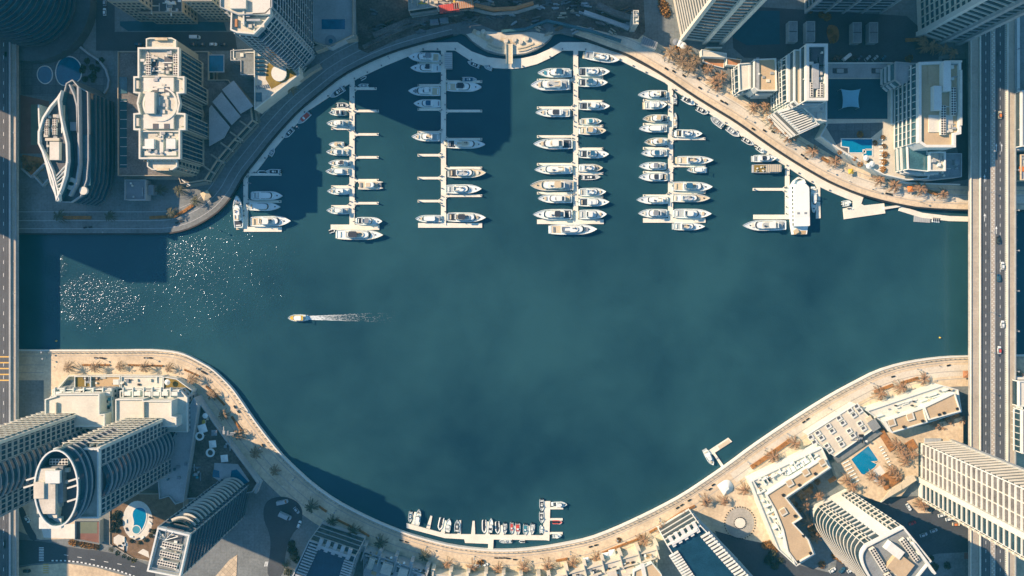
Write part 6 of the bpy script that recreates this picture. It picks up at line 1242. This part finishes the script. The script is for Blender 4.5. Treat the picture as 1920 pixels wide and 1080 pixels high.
# ------------------------------------------------------------------ palms, shrubs, lamps, cars, benches
def palm_proto(name, label, frondm, seed, h, n=23, fl=5.0):
    r = random.Random(seed); e = empty(name, (0, 0, 0), 0, label, 'palm tree', 'date palms', local=True)
    m = MB(); z = 0; segs = 6
    for i in range(segs): m.tube((0, 0, h*i/segs), (0, 0, h*(i+1)/segs), .34-.02*i, .30-.02*i, 7)
    m.build('trunk', mt('trunk'), e); m = MB()
    for i in range(n):
        a = 2*math.pi*i/n*1.0+r.uniform(-.2, .2)+(i % 3)*.1; el = r.choice((.9, .55, .3, .1)) if i % 3 < 2 else -.15+r.uniform(-.1, .1); L = fl*r.uniform(.78, 1.12); d = Vector((math.cos(a), math.sin(a), 0)); sd = Vector((-d.y, d.x, 0)); pts = []
        for k in range(7):
            t = k/6; pts.append(Vector((0, 0, h))+d*(L*t*math.cos(el)*(1-.12*t))+Vector((0, 0, L*(t*math.sin(el)-t*t*(.35+.35*math.cos(el))))))
        for k in range(6):
            p, q = pts[k], pts[k+1]; w0 = .07; 
            mi = 1 if i % 3 == 2 else 0
            m.face([p-sd*.05, q-sd*.05, q+sd*.05, p+sd*.05], mi)
            for u in (.0, .5):
                b0 = p.lerp(q, u); ll = (.58+.42*math.sin(math.pi*min(1, (k+u+.6)/6.4)))*(fl/3.9)*r.uniform(.8, 1.1)
                for s in (-1, 1):
                    tip = b0+sd*s*ll*.62+d*ll*.55+Vector((0, 0, -.18*ll)); bw = d*.13
                    m.face([b0-bw, tip, b0+bw], mi)
    m.build('crown', [mt(frondm), mt('frond_green')], e); return e
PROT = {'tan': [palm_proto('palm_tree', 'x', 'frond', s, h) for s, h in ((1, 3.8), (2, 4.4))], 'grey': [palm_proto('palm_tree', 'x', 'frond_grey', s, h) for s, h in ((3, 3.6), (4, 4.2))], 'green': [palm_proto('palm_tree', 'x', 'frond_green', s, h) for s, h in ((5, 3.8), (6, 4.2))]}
PH = {'tan': 4.3, 'grey': 4.1, 'green': 4.2}; used = set(); cnt = {}
ORDW = ['first', 'second', 'third', 'fourth', 'fifth', 'sixth', 'seventh', 'eighth', 'ninth', 'tenth', 'eleventh', 'twelfth', 'thirteenth', 'fourteenth', 'fifteenth', 'sixteenth', 'seventeenth', 'eighteenth']
COLW = {'tan': 'tan fronded', 'grey': 'grey green', 'green': 'dark green'}
def palms(where, pts, kind, z0=0.0, sc_=1.0):
    for i, (px, py) in enumerate(pts):
        kd = kind if isinstance(kind, str) else kind[i % len(kind)]; lb_ = '%s palm, %s' % (COLW[kd], where % ORDW[i])
        pr = PROT[kd][R.randint(0, 1)]; s = sc_*R.uniform(.88, 1.12); x, y, _ = P(px, py, z0+PH[kd]*s)
        if pr not in used: used.add(pr); pr.location = (x, y, z0); pr.rotation_euler.z = R.uniform(0, 6); pr.scale = (s,)*3; pr['label'] = lb_
        else: dup_tree(pr, (x, y, z0), R.uniform(0, 6), lb_, s)
palms('%s along the lower left promenade from the left bridge', [(128, 689), (178, 689), (224, 688), (271, 689), (316, 691), (360, 711), (396, 741), (419, 779), (447, 815), (478, 849), (514, 884)], 'grey', sc_=.95)
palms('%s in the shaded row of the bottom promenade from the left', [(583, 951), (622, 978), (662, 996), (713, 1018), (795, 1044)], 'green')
palms('%s in the sunlit row of the bottom promenade from the left', [(839, 1059), (886, 1065), (934, 1068), (982, 1066), (1027, 1063), (1074, 1058), (1118, 1047), (1207, 1014), (1245, 993), (1288, 968)], 'tan')
palms('%s beside the tan fountain plaza from the left', [(1324, 941), (1358, 940), (1396, 919)], 'tan')
palms('%s in the row above the skylight deck from the left', [(1451, 857), (1491, 832)], 'tan', sc_=1.1)
palms('%s in the row above the two beige roofs from the left', [(1651, 739), (1690, 726), (1734, 711)], 'tan', sc_=1.2)
palms('%s in the courtyard of the L shaped block from its top', [(1499, 923), (1513, 930), (1536, 930), (1482, 939), (1509, 951), (1516, 978), (1531, 1009)], 'tan')
palms('%s around the bright pool garden from the top left', [(1682, 833), (1690, 843), (1697, 854), (1712, 852), (1699, 866), (1673, 882), (1653, 903), (1636, 893), (1587, 901), (1598, 912), (1684, 893)], 'tan', 4.0)
palms('%s behind the two beige roofs from the left', [(1753, 794), (1765, 800), (1782, 788), (1803, 787)], 'tan', 0)
palms('%s on the sandy island of the lower right street', [(1733, 949), (1725, 944)], 'tan')
palms('%s in the grove by the lit balcony tower from the left', [(1258, 98), (1280, 116), (1289, 95), (1294, 126), (1304, 112), (1275, 103)], 'grey', sc_=1.15)
palms('%s by the low white restaurant from the left', [(1330, 128), (1339, 153), (1353, 142), (1346, 160)], 'tan', sc_=1.1)
palms('%s below the white apartment complex from the left', [(1413, 202), (1435, 200), (1449, 226), (1465, 240), (1479, 252), (1488, 254)], 'tan', sc_=1.15)
palms('%s between the podium pool and right bridge from the left', [(1525, 282), (1567, 302), (1650, 336), (1679, 347), (1728, 353), (1769, 363)], 'tan', sc_=1.15)
palms('%s in the corner by the top right bridge from the left', [(1732, 76), (1734, 88), (1748, 86), (1770, 91), (1787, 98)], 'tan', sc_=1.1)
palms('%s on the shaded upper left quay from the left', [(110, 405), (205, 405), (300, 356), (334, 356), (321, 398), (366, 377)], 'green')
palms('%s on the shaded promenade below the tall pale tower', [(545, 166)], 'grey')
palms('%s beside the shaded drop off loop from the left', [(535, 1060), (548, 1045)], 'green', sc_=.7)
palms('%s at the right edge beyond the bridge', [(1911, 703)], 'tan')
# ------------------------------------------------------------------ shrubs and hedges
def shrub_proto(matn, seed):
    r = random.Random(seed); e = empty('shrub', (0, 0, 0), 0, 'x', 'shrub', 'shrubs', local=True); m = MB()
    for i in range(150):
        v = Vector((r.gauss(0, 1), r.gauss(0, 1), abs(r.gauss(0, .8)))).normalized()*r.uniform(.5, 1.15); c = Vector((v.x, v.y, v.z*.8+.1)); u = Vector((r.gauss(0, 1), r.gauss(0, 1), r.gauss(0, 1))).normalized()*.24; w_ = u.orthogonal().normalized()*.16
        m.face([c-u, c-w_, c+u, c+w_])
    m.build('foliage', mt(matn), e); m = MB(); m.tube((0, 0, 0), (0, 0, .6), .08); m.build('stem', mt('trunk'), e); return e
SP = {'o': shrub_proto('leaf', 1), 'd': shrub_proto('leaf_dark', 2), 'g': shrub_proto('leaf_green', 3)}; sused = set()
def shrubs(pts, kind, where, z0=0, sc_=1.4):
    for i, (px, py) in enumerate(pts):
        pr = SP[kind]; s = sc_*R.uniform(.75, 1.25); x, y, _ = P(px, py, z0); lb_ = where % ORDW[min(i, 17)]
        if pr not in sused: sused.add(pr); pr.location = (x, y, z0); pr.scale = (s,)*3; pr['label'] = lb_
        else: dup_tree(pr, (x, y, z0), R.uniform(0, 6), lb_, s)
def scat(x0, y0, x1, y1, n, seed): r = random.Random(seed); return sorted((r.uniform(x0, x1), r.uniform(y0, y1)) for _ in range(n))
shrubs([(1240, 4), (1243, 12), (1246, 20), (1250, 27)], 'o', 'orange shrub, %s from the top beside the lit balcony tower', 0, 2.6)
shrubs([(1272, 92), (1279, 90), (1300, 118), (1320, 126)], 'o', 'orange shrub, %s from the left among the grove palms', 0, 2)
shrubs([(1383, 115), (1366, 116), (1374, 119)], 'o', 'orange shrub, %s on the restaurant terrace', 1.5, 1.6)
shrubs([(1612, 252), (1655, 258), (1657, 274), (1658, 290), (1657, 304), (1655, 318), (1640, 268), (1626, 300), (1612, 308), (1602, 298), (1574, 286)], 'o', 'orange shrub, %s around the podium pool clockwise', 8.2, 1.5)
shrubs([(1590, 8), (1540, 28), (1550, 32), (1518, 20)], 'o', 'orange shrub, %s on the sunlit bank at the top edge', 0, 2)
shrubs([(1448, 1023), (1440, 1020), (1455, 1028), (1434, 1022)], 'o', 'orange shrub, %s at the foot of the L shaped block', 0, 2.2)
shrubs([(1566, 1040), (1574, 1044), (1580, 1048), (1540, 1058)], 'o', 'orange shrub, %s beside the parked cars below the curved glass tower', 0, 2.2)
shrubs([(1498, 925), (1505, 921), (1520, 912), (1532, 903), (1490, 945), (1499, 955), (1520, 990), (1526, 1002)], 'o', 'orange shrub, %s along the courtyard of the L shaped block', 0, 1.8)
shrubs([(x, 1016+(x-132)*.16) for x in range(134, 184, 6)], 'o', 'amber shrub, %s from the left in the hedge below the sports court', 0, 1.7)
shrubs([(210, 1030), (222, 1036), (234, 1042), (243, 1046), (252, 1050)], 'g', 'green shrub, %s from the left in the bed along the lower left street', 6.1, 1.5)
shrubs(scat(210, 960, 226, 1000, 9, 3), 'd', 'dark green shrub, %s from the left in the planting beside the keyhole pool', 6.1, 1.8)
shrubs([(248, 1014), (262, 1017), (274, 1012), (284, 1004), (288, 996)], 'd', 'dark green shrub, %s from the left below the keyhole pool', 6.1, 1.3)
shrubs([(548, 1020), (552, 1035), (545, 1030), (556, 1048), (540, 1072)], 'd', 'dark green shrub, %s beside the glass roofed hall in the shade', 0, 2.4)
shrubs([(1555, 60), (1565, 70), (1560, 76), (1700, 111), (1706, 108), (1703, 115)], 'o', 'orange shrub, %s on the islands of the upper right service road', 0, 1.8)
shrubs([(44, 298), (50, 308), (56, 315), (64, 306), (74, 312), (48, 318)], 'o', 'orange shrub, %s from the left in the bed by the sail shaped tower', 0, 1.7)
shrubs(scat(155, 110, 195, 155, 12, 9), 'd', 'dark shrub, %s from the left in the shaded pool plaza', 0, 1.5)
shrubs([(930, 1063)] and [(903, 1054), (898, 1056), (1160, 1012), (1202, 1007)], 'o', 'orange shrub, %s from the left in the sunlit bed of the bottom promenade', 0, 1.5)
shrubs([(1695, 1060), (1720, 1050), (1745, 1046), (1720, 1066), (1750, 1062), (1775, 1060)], 'd', 'dark shrub, %s from the left on the shaded traffic island', 0, 2.2)
shrubs([(1440, 1050), (1452, 1060), (1462, 1050), (1447, 1040)], 'd', 'dark tree like shrub, %s in the shaded street by the glass hall', 0, 2.8)
def hedge(label, pts, w_, h, matn='bed', z0=0):
    e = empty('hedge', (*P(*pts[0], z0)[:2], z0), label=label, cat='hedge'); m = MB(); p = PP(pts, z0+h); m.path(p, -w_/2, w_/2, z0+.02, z0+h); m.build('base', mt(matn), e); m = MB(); r = random.Random(int(pts[0][0]))
    for x, y, a in along(p, .55):
        for q in range(2):
            c = Vector((x+r.uniform(-w_/2, w_/2), y+r.uniform(-w_/2, w_/2), z0+h+r.uniform(0, .25))); u = Vector((r.gauss(0, 1), r.gauss(0, 1), .2)).normalized()*.35; v = u.orthogonal().normalized()*.2; m.face([c-u, c-v, c+u, c+v])
    m.build('foliage', mt('leaf'), e)
for lb_, pts, w_ in (('thin rust hedge behind the lower left palms near the bridge', [(154, 684.5), (205, 684.5)], 1.0), ('thin rust hedge behind the lower left palms nearer the curve', [(240, 684.5), (305, 686)], 1.0), ('rust hedge on the bend of the lower left promenade', [(345, 693), (372, 705)], 1.0), ('dark hedge line beside the lower left promenade, upper', [(386, 724), (401, 738), (421, 760)], 1.2), ('dark hedge line beside the lower left promenade, lower', [(434, 781), (452, 808)], 1.2),
    ('long rust hedge beside the bottom promenade right of the houses', [(1120, 1041), (1160, 1025), (1205, 1008)], 1.2), ('rust hedge along the bottom promenade in front of the sunlit glass hall', [(1218, 999), (1240, 986), (1280, 960), (1303, 949)], 1.2), ('orange hedge above the L shaped block', [(1409, 877), (1440, 856), (1482, 826)], 2.6), ('orange hedge above the two beige roofs, left part', [(1640, 735), (1675, 722)], 1.8), ('orange hedge above the two beige roofs, right part', [(1690, 719), (1722, 709)], 1.8), ('small rust hedge near the bottom pier', [(1043, 1052), (1064, 1048)], 1.3),
    ('short orange hedge on the upper right promenade below the podium', [(1541, 296), (1554, 303)], 2.0), ('orange hedge near the end of the upper right promenade', [(1740, 358), (1758, 364)], 2.0), ('long brown planter hedge in the service yard at the top right', [(1698, 75), (1726, 74)], 2.2), ('dark hedge on the shaded upper left quay, left part', [(118, 408), (170, 408)], 2.0), ('dark hedge on the shaded upper left quay, right part', [(280, 408), (325, 406), (345, 396), (362, 384)], 1.8), ('shaded hedge line on the lower left promenade', [(598, 950), (612, 960)], 1.2), ('shaded hedge line further along the lower left promenade', [(630, 974), (662, 990)], 1.2), ('shaded hedge line near the small boat pier', [(673, 994), (692, 1006)], 1.2)):
    hedge(lb_, pts, w_, .8)
# ------------------------------------------------------------------ street lamps
def lamp_proto(h=4.2):
    e = empty('street_lamp', (0, 0, 0), 0, 'x', 'street lamp', 'street lamps', local=True); m = MB(); m.tube((0, 0, 0), (0, 0, h), .13, .09, 6); m.obox(0, 0, .6, .6, 0, .5); m.build('pole', mt('metal_grey'), e); m = MB(); m.prism(ell(0, 0, .55, .55, 10), h-.1, h+.2, bottom=True); m.build('lamp_head', mt('metal_grey'), e); m = MB(); m.tube((0, 0, h-.5), (.5, 0, h-.2), .06); m.build('arm', mt('metal_grey'), e); return e
LP = lamp_proto(); lused = [0]
def lamps(pts, where, z0=0, sc_=1.0):
    for i, (px, py) in enumerate(pts):
        x, y, _ = P(px, py, z0); lb_ = where % ORDW[min(i, 17)]
        if not lused[0]: lused[0] = 1; LP.location = (x, y, z0); LP['label'] = lb_
        else: dup_tree(LP, (x, y, z0), 0, lb_, sc_)
lamps([(86, 659), (88, 671), (188, 671), (281, 670), (376, 690), (450, 766), (492, 838)], 'street lamp, %s along the lower left promenade from the bridge', 0)
lamps([(553, 896), (630, 957), (712, 1003), (800, 1025)], 'street lamp, %s along the shaded bottom promenade from the left')
lamps([(890, 1043), (980, 1045), (1069, 1034), (1156, 1009), (1236, 972), (1310, 926)], 'street lamp, %s along the sunlit bottom promenade from the left')
lamps([(1402, 866), (1476, 813), (1553, 765), (1632, 717), (1720, 692)], 'street lamp, %s along the lower right promenade from the left')
lamps([(1245, 112), (1326, 172), (1397, 222), (1473, 272), (1551, 320), (1636, 355), (1725, 378)], 'street lamp, %s along the upper right promenade from the left')
lamps([(470, 344), (560, 240), (640, 170), (730, 110), (400, 428), (200, 436)], 'street lamp, %s on the shaded upper left quay')
lamps([(1857, y) for y in range(60, 1000, 75)], 'street lamp, %s down the median of the right bridge', 9.1, .9); lamps([(1902, y) for y in range(95, 800, 75)], 'street lamp, %s down the right side of the right bridge', 9.2, .9); lamps([(31, y) for y in range(250, 760, 60)], 'street lamp, %s down the right side of the left bridge', 9.2, .6)
# ------------------------------------------------------------------ cars
def car_proto(matn, van=False):
    e = empty('van' if van else 'parked_car', (0, 0, 0), 0, 'x', 'van' if van else 'car', 'cars', local=True); L, w_ = (6.5, 2.2) if van else (4.6, 1.85)
    m = MB(); p = [(-L/2, -w_*.44), (-L/2+.2, -w_/2), (L/2-.7, -w_/2), (L/2-.1, -w_*.36), (L/2, 0)]; p = p+[(x, -y) for x, y in reversed(p[:-1])]; m.prism(p, .35, .95 if not van else 1.3, bottom=True); m.build('body', mt(matn), e)
    m = MB(); a = [(-L*.42, -w_*.46), (L*.22, -w_*.46), (L*.22, w_*.46), (-L*.42, w_*.46)] if not van else [(-L*.49, -w_*.48), (L*.36, -w_*.48), (L*.36, w_*.48), (-L*.49, w_*.48)]; b_ = [(-L*.32, -w_*.37), (L*.08, -w_*.37), (L*.08, w_*.37), (-L*.32, w_*.37)] if not van else [(-L*.48, -w_*.45), (L*.26, -w_*.45), (L*.26, w_*.45), (-L*.48, w_*.45)]
    h0, h1 = (.95, 1.45) if not van else (1.3, 2.4); m.taper(a, b_, h0, h1, 0, 1); m.build('cabin', [mt('glass' if not van else matn), mt(matn)], e)
    if van: m = MB(); m.face([(L*.365, -.9, 1.4), (L*.365, .9, 1.4), (L*.27, .85, 2.3), (L*.27, -.85, 2.3)]); m.build('windscreen', mt('glass'), e)
    for sx in (-.3, .31):
        for s in (-1, 1): m = MB(); m.tube((sx*L, s*(w_/2-.25), .33), (sx*L, s*(w_/2+.02), .33), .33, n=10); m.build('wheel', mt('black'), e)
    return e
CP = {c: car_proto('car_'+c) for c in ('white', 'silver', 'black', 'blue', 'red', 'cream')}; CP['van'] = car_proto('car_white', True); CP['truck'] = car_proto('car_silver', True); cused = set(); CARO = {}
def car(px, py, a, c, label, z=.12, sc_=1.0):
    x, y, _ = P(px, py, z+.8); pr = CP[c]
    if pr not in cused: cused.add(pr); pr.location = (x, y, z); pr.rotation_euler.z = math.radians(a); pr.scale = (sc_,)*3; pr['label'] = label; return pr
    d_ = dup_tree(pr, (x, y, z), math.radians(a), label, sc_); LOCAL.add(d_); return d_
t = car(1875, 215, 90, 'cream', 'cream taxi with an orange roof on the right bridge', 9.07); m = MB(); m.box(-1.5, -.7, 1.46, .4, .7, 1.5); m.build('roof_panel', mt('orange'), t)
car(1872.5, 450, 90, 'black', 'dark car on the right bridge just above mid picture', 9.07); car(1880, 498, 90, 'white', 'white car on the right bridge, upper of two white ones', 9.07); car(1873, 521, 90, 'blue', 'dark blue car on the right bridge at mid picture', 9.07); car(1880, 608, 90, 'white', 'white car on the right bridge, lower of two white ones', 9.07)
t = car(1874, 656, 90, 'white', 'pale car with a red roof on the right bridge', 9.07); m = MB(); m.box(-1.5, -.7, 1.46, .4, .7, 1.5); m.build('roof_panel', mt('red'), t)
for px, py, a, c, lb_ in ((196, 4, 90, 'silver', 'silver car at the top edge in the shaded street'), (196, 22, 90, 'white', 'white car second from the top edge in the shaded street'), (259, 83, 0, 'blue', 'small blue car at the corner of the cream tower'), (361, 83, 0, 'black', 'dark car, leftmost parked below the white van'), (378, 83, 0, 'black', 'dark car, second parked below the white van'), (400, 83, 0, 'white', 'white car parked below the white van'), (419, 83, 0, 'black', 'dark car, rightmost parked below the white van'),
    (51, 974, -58, 'white', 'white car with dark windows on the curved drive at the lower left'), (27, 965, 60, 'black', 'black car on the forecourt at the lower left corner'), (556, 957, -50, 'silver', 'silver car on the shaded drop off loop, upper'), (561, 983, 70, 'white', 'white car on the shaded drop off loop, lower'), (1704, 951, -60, 'white', 'white car beside the sandy palm island'), (1711, 981, 20, 'red', 'red car in the shaded lower right street'), (1732, 1003, 20, 'silver', 'silver car in the shaded lower right street, left of two'), (1751, 995, 20, 'silver', 'silver car in the shaded lower right street, right of two'), (1766, 966, 15, 'white', 'white car at the foot of the fin tower, upper of two'), (1780, 973, 15, 'white', 'white car at the foot of the fin tower, lower of two'), (1746, 954, 30, 'black', 'dark car beside the sandy palm island'), (1793, 983, 0, 'cream', 'cream car with an orange roof at the foot of the fin tower'),
    (1561, 1069, 35, 'white', 'white car, leftmost of three parked below the curved glass tower'), (1579, 1069, 45, 'blue', 'blue car, middle of three parked below the curved glass tower'), (1595, 1069, 35, 'white', 'white car, rightmost of three parked below the curved glass tower'), (1848, 1070, 80, 'blue', 'blue car on the shaded lane at the bottom right'), (50, 1071, 0, 'black', 'dark car on the sandy verge at the lower left')):
    car(px, py, a, c, lb_)
for i, (px, c) in enumerate(((1565, 'black'), (1573, 'black'), (1599, 'black'), (1611, 'blue'), (1627, 'silver'), (1641, 'silver'), (1656, 'blue'))): car(px, 109, 42, c, '%s car, %s from the left in the slanted row beside the sports court' % ({'black': 'dark', 'blue': 'teal', 'silver': 'silver'}[c], ORDW[i]))
car(1588, 107, 38, 'van', 'white van in the slanted row beside the sports court'); car(366, 70, 0, 'van', 'white van in the shaded street at the top', sc_=1.0); car(530, 941, 12, 'truck', 'grey truck on the shaded drop off loop, upper', sc_=1.1); car(535, 967, -25, 'truck', 'grey truck on the shaded drop off loop, lower', sc_=1.25); car(893, 1061, 0, 'van', 'small white service van among the bottom promenade palms', sc_=.8); car(910, 1059, 20, 'white', 'white buggy among the bottom promenade palms', sc_=.8)
# ------------------------------------------------------------------ benches, loungers, parasols, people
def bench_proto():
    e = empty('bench', (0, 0, 0), 0, 'x', 'bench', 'promenade benches', local=True); m = MB(); m.box(-1.1, -.45, .4, 1.1, .45, .5); m.build('seat', mt('black'), e); m = MB(); m.box(-1.1, .38, .5, 1.1, .5, 1.0); m.build('backrest', mt('black'), e)
    for s in (-.9, .9): m = MB(); m.box(s-.08, -.4, 0, s+.08, .4, .4); m.build('leg', mt('metal_grey'), e)
    return e
BP = bench_proto(); bu = [0]
def benches(pts, a, where):
    for i, (px, py) in enumerate(pts):
        x, y, _ = P(px, py, .3); lb_ = where % ORDW[i]; aa_ = math.radians(a)
        if not bu[0]: bu[0] = 1; BP.location = (x, y, .02); BP.rotation_euler.z = aa_; BP['label'] = lb_
        else: dup_tree(BP, (x, y, .02), aa_, lb_)
benches([(180, 671), (190, 671), (195, 672), (273, 671), (282, 671)], 0, 'dark bench, %s from the left on the straight lower left promenade'); benches([(371, 692), (380, 697), (385, 700)], -30, 'dark bench, %s from the left on the bend of the lower left promenade'); benches([(440, 763), (446, 771), (493, 835)], -60, 'dark bench, %s from the top on the sloping lower left promenade'); benches([(752, 1013), (762, 1016)], -18, 'dark bench, %s of two on the shaded bottom promenade')
benches([(930, 1046), (939, 1046), (947, 1046), (953, 1047), (965, 1049)], -4, 'dark bench, %s from the left below the bottom pier'); benches([(1107, 1025), (1117, 1022)], 16, 'dark bench, %s of two left of the sunlit glass hall'); benches([(1270, 952), (1278, 947), (1292, 938), (1331, 917), (1337, 909)], 33, 'dark bench, %s from the left before the small T shaped jetty'); benches([(1507, 791), (1514, 786)], 33, 'dark bench, %s of two above the skylight deck'); benches([(1674, 706), (1778, 685)], 15, 'dark bench, %s from the left above the two beige roofs')
benches([(1249, 129), (1263, 134), (1282, 142), (1309, 148), (1312, 165), (1353, 190), (1361, 194), (1412, 242), (1433, 245), (1449, 247), (1504, 291), (1511, 297)], -32, 'dark bench, %s from the left on the upper right promenade'); benches([(1663, 363), (1670, 365)], -15, 'dark bench, %s of two near the end of the upper right promenade'); benches([(160, 427), (170, 426), (332, 418), (340, 415)], 10, 'dark bench, %s from the left on the shaded upper left quay')
def lounger_proto():
    e = empty('sun_lounger', (0, 0, 0), 0, 'x', 'sun lounger', 'sun loungers', local=True); m = MB(); m.box(-1, -.35, .3, .5, .35, .4); m.build('mattress', mt('canvas_white'), e); m = MB(); m.face([(.5, -.35, .4), (.5, .35, .4), (1.0, .35, .8), (1.0, -.35, .8)]); m.build('backrest', mt('canvas_white'), e)
    for s in (-.8, .4): m = MB(); m.box(s-.05, -.33, 0, s+.05, .33, .3); m.build('leg', mt('steel'), e)
    return e
LO = lounger_proto(); lo = [0]
def loungers(pts, a, z, where):
    for i, (px, py) in enumerate(pts):
        x, y, _ = P(px, py, z); lb_ = where % ORDW[i]
        if not lo[0]: lo[0] = 1; LO.location = (x, y, z); LO.rotation_euler.z = math.radians(a); LO['label'] = lb_
        else: dup_tree(LO, (x, y, z), math.radians(a), lb_)
loungers([(1582+i*3.2, 868+i*6) for i in range(7)], 35, 4.1, 'white sun lounger, %s from the top left of the bright pool'); loungers([(1588+i*3.2, 865+i*6) for i in range(7)], 35, 4.1, 'white sun lounger in the inner row, %s from the top left of the bright pool'); loungers([(1650+i*3, 838+i*5.5) for i in range(7)], 35, 4.1, 'white sun lounger, %s from the top right of the bright pool'); loungers([(1576+i*4.6, 283+i*2.5) for i in range(10)], 120, 8.2, 'sun lounger, %s from the left below the podium pool'); loungers([(1651, 262+i*7) for i in range(9)], 0, 8.2, 'sun lounger, %s from the top right of the podium pool')
for i, (px, py) in enumerate(((1268, 78), (1275, 81), (1281, 85))): canopy_px('round', px, py, 0, 2.2, ['canvas_grey', 'canvas_white', 'canvas_white'][i], ['grey round parasol by the foot of the lit balcony tower', 'white round parasol between two others by the lit balcony tower', 'white round parasol nearest the palm grove by the lit balcony tower'][i])
for i, (px, py) in enumerate(((1625, 296), (1636, 307), (1630, 311))): canopy_px('round', px, py, 8.2, 1.8, 'canvas_white', ['upper', 'middle', 'lower'][i]+' pale round parasol beside the small square kiddie pool')
canopy_px('sq', 1137, 1043, 0, 2.2, 'canvas_white', 'white square canopy left of two before the white terraced houses', .2); canopy_px('sq', 1148, 1037, 0, 2.0, 'canvas_white', 'white square canopy right of two before the white terraced houses', .2); canopy_px('sq', 1100, 1051, 0, 1.8, 'canvas_white', 'white square canopy beside the palms before the white terraced houses', .2)
x, y, _ = P(1707, 354, 0); canopy_px('sq', 1708, 354, 0, 1.8, 'orange', 'bright orange square canopy on the upper right promenade', .1); canopy_px('sq', 1596, 321, 0, 1.6, 'yellow', 'yellow kiosk canopy on the upper right promenade', .1); canopy_px('sq', 385, 366, 0, 2.6, 'canvas_tan', 'tan kiosk canopy in the half lit corner of the upper left quay', .5); canopy_px('sq', 1813, 702, 0, 2.2, 'terracotta', 'rust kiosk canopy beside the right bridge', 0)
# white tent on the lower right promenade
x, y, _ = P(1362, 914, 1); e = empty('white_tent', (x, y, 0), .6, 'crumpled white tent on the lower right promenade below the T shaped jetty', 'tent', local=True); m = MB(); m.taper(rrect(-4.5, 4.5, 4.2, .4), rrect(-1.5, 1, 1.0, .4), .3, 3.0); m.build('canvas', mt('canvas_white'), e); m = MB(); [m.tube((a*4, b_*3.4, 0), (a*4, b_*3.4, 1), .08) for a in (-1, 1) for b_ in (-1, 1)]; m.build('pole', mt('steel'), e)
# people, tiny in the photo
def person_at(px, py, a, top, label):
    x, y, _ = P(px, py, .9); bm = bpy.data.meshes.new('person'); V = [(0, 0, .95), (0, 0, 1.2), (0, 0, 1.42), (0, 0, 1.52), (0, .02, 1.62), (0, .02, 1.74), (-.19, 0, 1.40), (-.25, .03, 1.12), (-.24, .12, .9), (.19, 0, 1.40), (.25, -.03, 1.12), (.24, -.1, .9), (-.1, 0, .9), (-.11, .12, .48), (-.11, .10, .06), (-.11, .24, .03), (.1, 0, .9), (.11, -.06, .48), (.11, -.18, .06), (.11, -.04, .03)]
    E = [(0, 1), (1, 2), (2, 3), (3, 4), (4, 5), (2, 6), (6, 7), (7, 8), (2, 9), (9, 10), (10, 11), (0, 12), (12, 13), (13, 14), (14, 15), (0, 16), (16, 17), (17, 18), (18, 19)]
    rad = [.15, .14, .16, .06, .10, .10, .07, .05, .04, .07, .05, .04, .1, .07, .05, .05, .1, .07, .05, .05]
    bm.from_pydata(V, E, []); o = link(bpy.data.objects.new('person', bm)); md = o.modifiers.new('skin', 'SKIN')
    for i, rv in enumerate(rad): bm.skin_vertices[0].data[i].radius = (rv, rv)
    bm.skin_vertices[0].data[0].use_root = True; o.modifiers.new('sub', 'SUBSURF').levels = 1; bm.materials.append(mt(top)); o.location = (x, y, .03); o.rotation_euler.z = a; return tag(o, label, 'person', 'people walking on the promenades')
for i, (px, py, c, lb_) in enumerate(((1246, 115, 'canvas_dark', 'person in dark clothes walking near the grove palms'), (1260, 126, 'canvas_blue', 'person in blue walking between benches by the grove palms'), (1196, 972, 'canvas_dark', 'person in dark clothes walking before the sunlit glass hall'), (1013, 1047, 'black', 'person in black walking right of the bottom pier gangway'), (1592, 339, 'canvas_white', 'person in white walking below the podium wall'), (1396, 860, 'canvas_dark', 'person in dark clothes walking above the L shaped block'), (1434, 840, 'terracotta', 'person in rust red walking above the L shaped block'), (1600, 728, 'canvas_dark', 'person in dark clothes walking above the skylight deck'), (1321, 918, 'canvas_grey', 'person in grey walking near the white tent'), (1762, 686, 'canvas_dark', 'person in dark clothes walking near the right bridge'))): person_at(px, py, i*1.3, c, lb_)
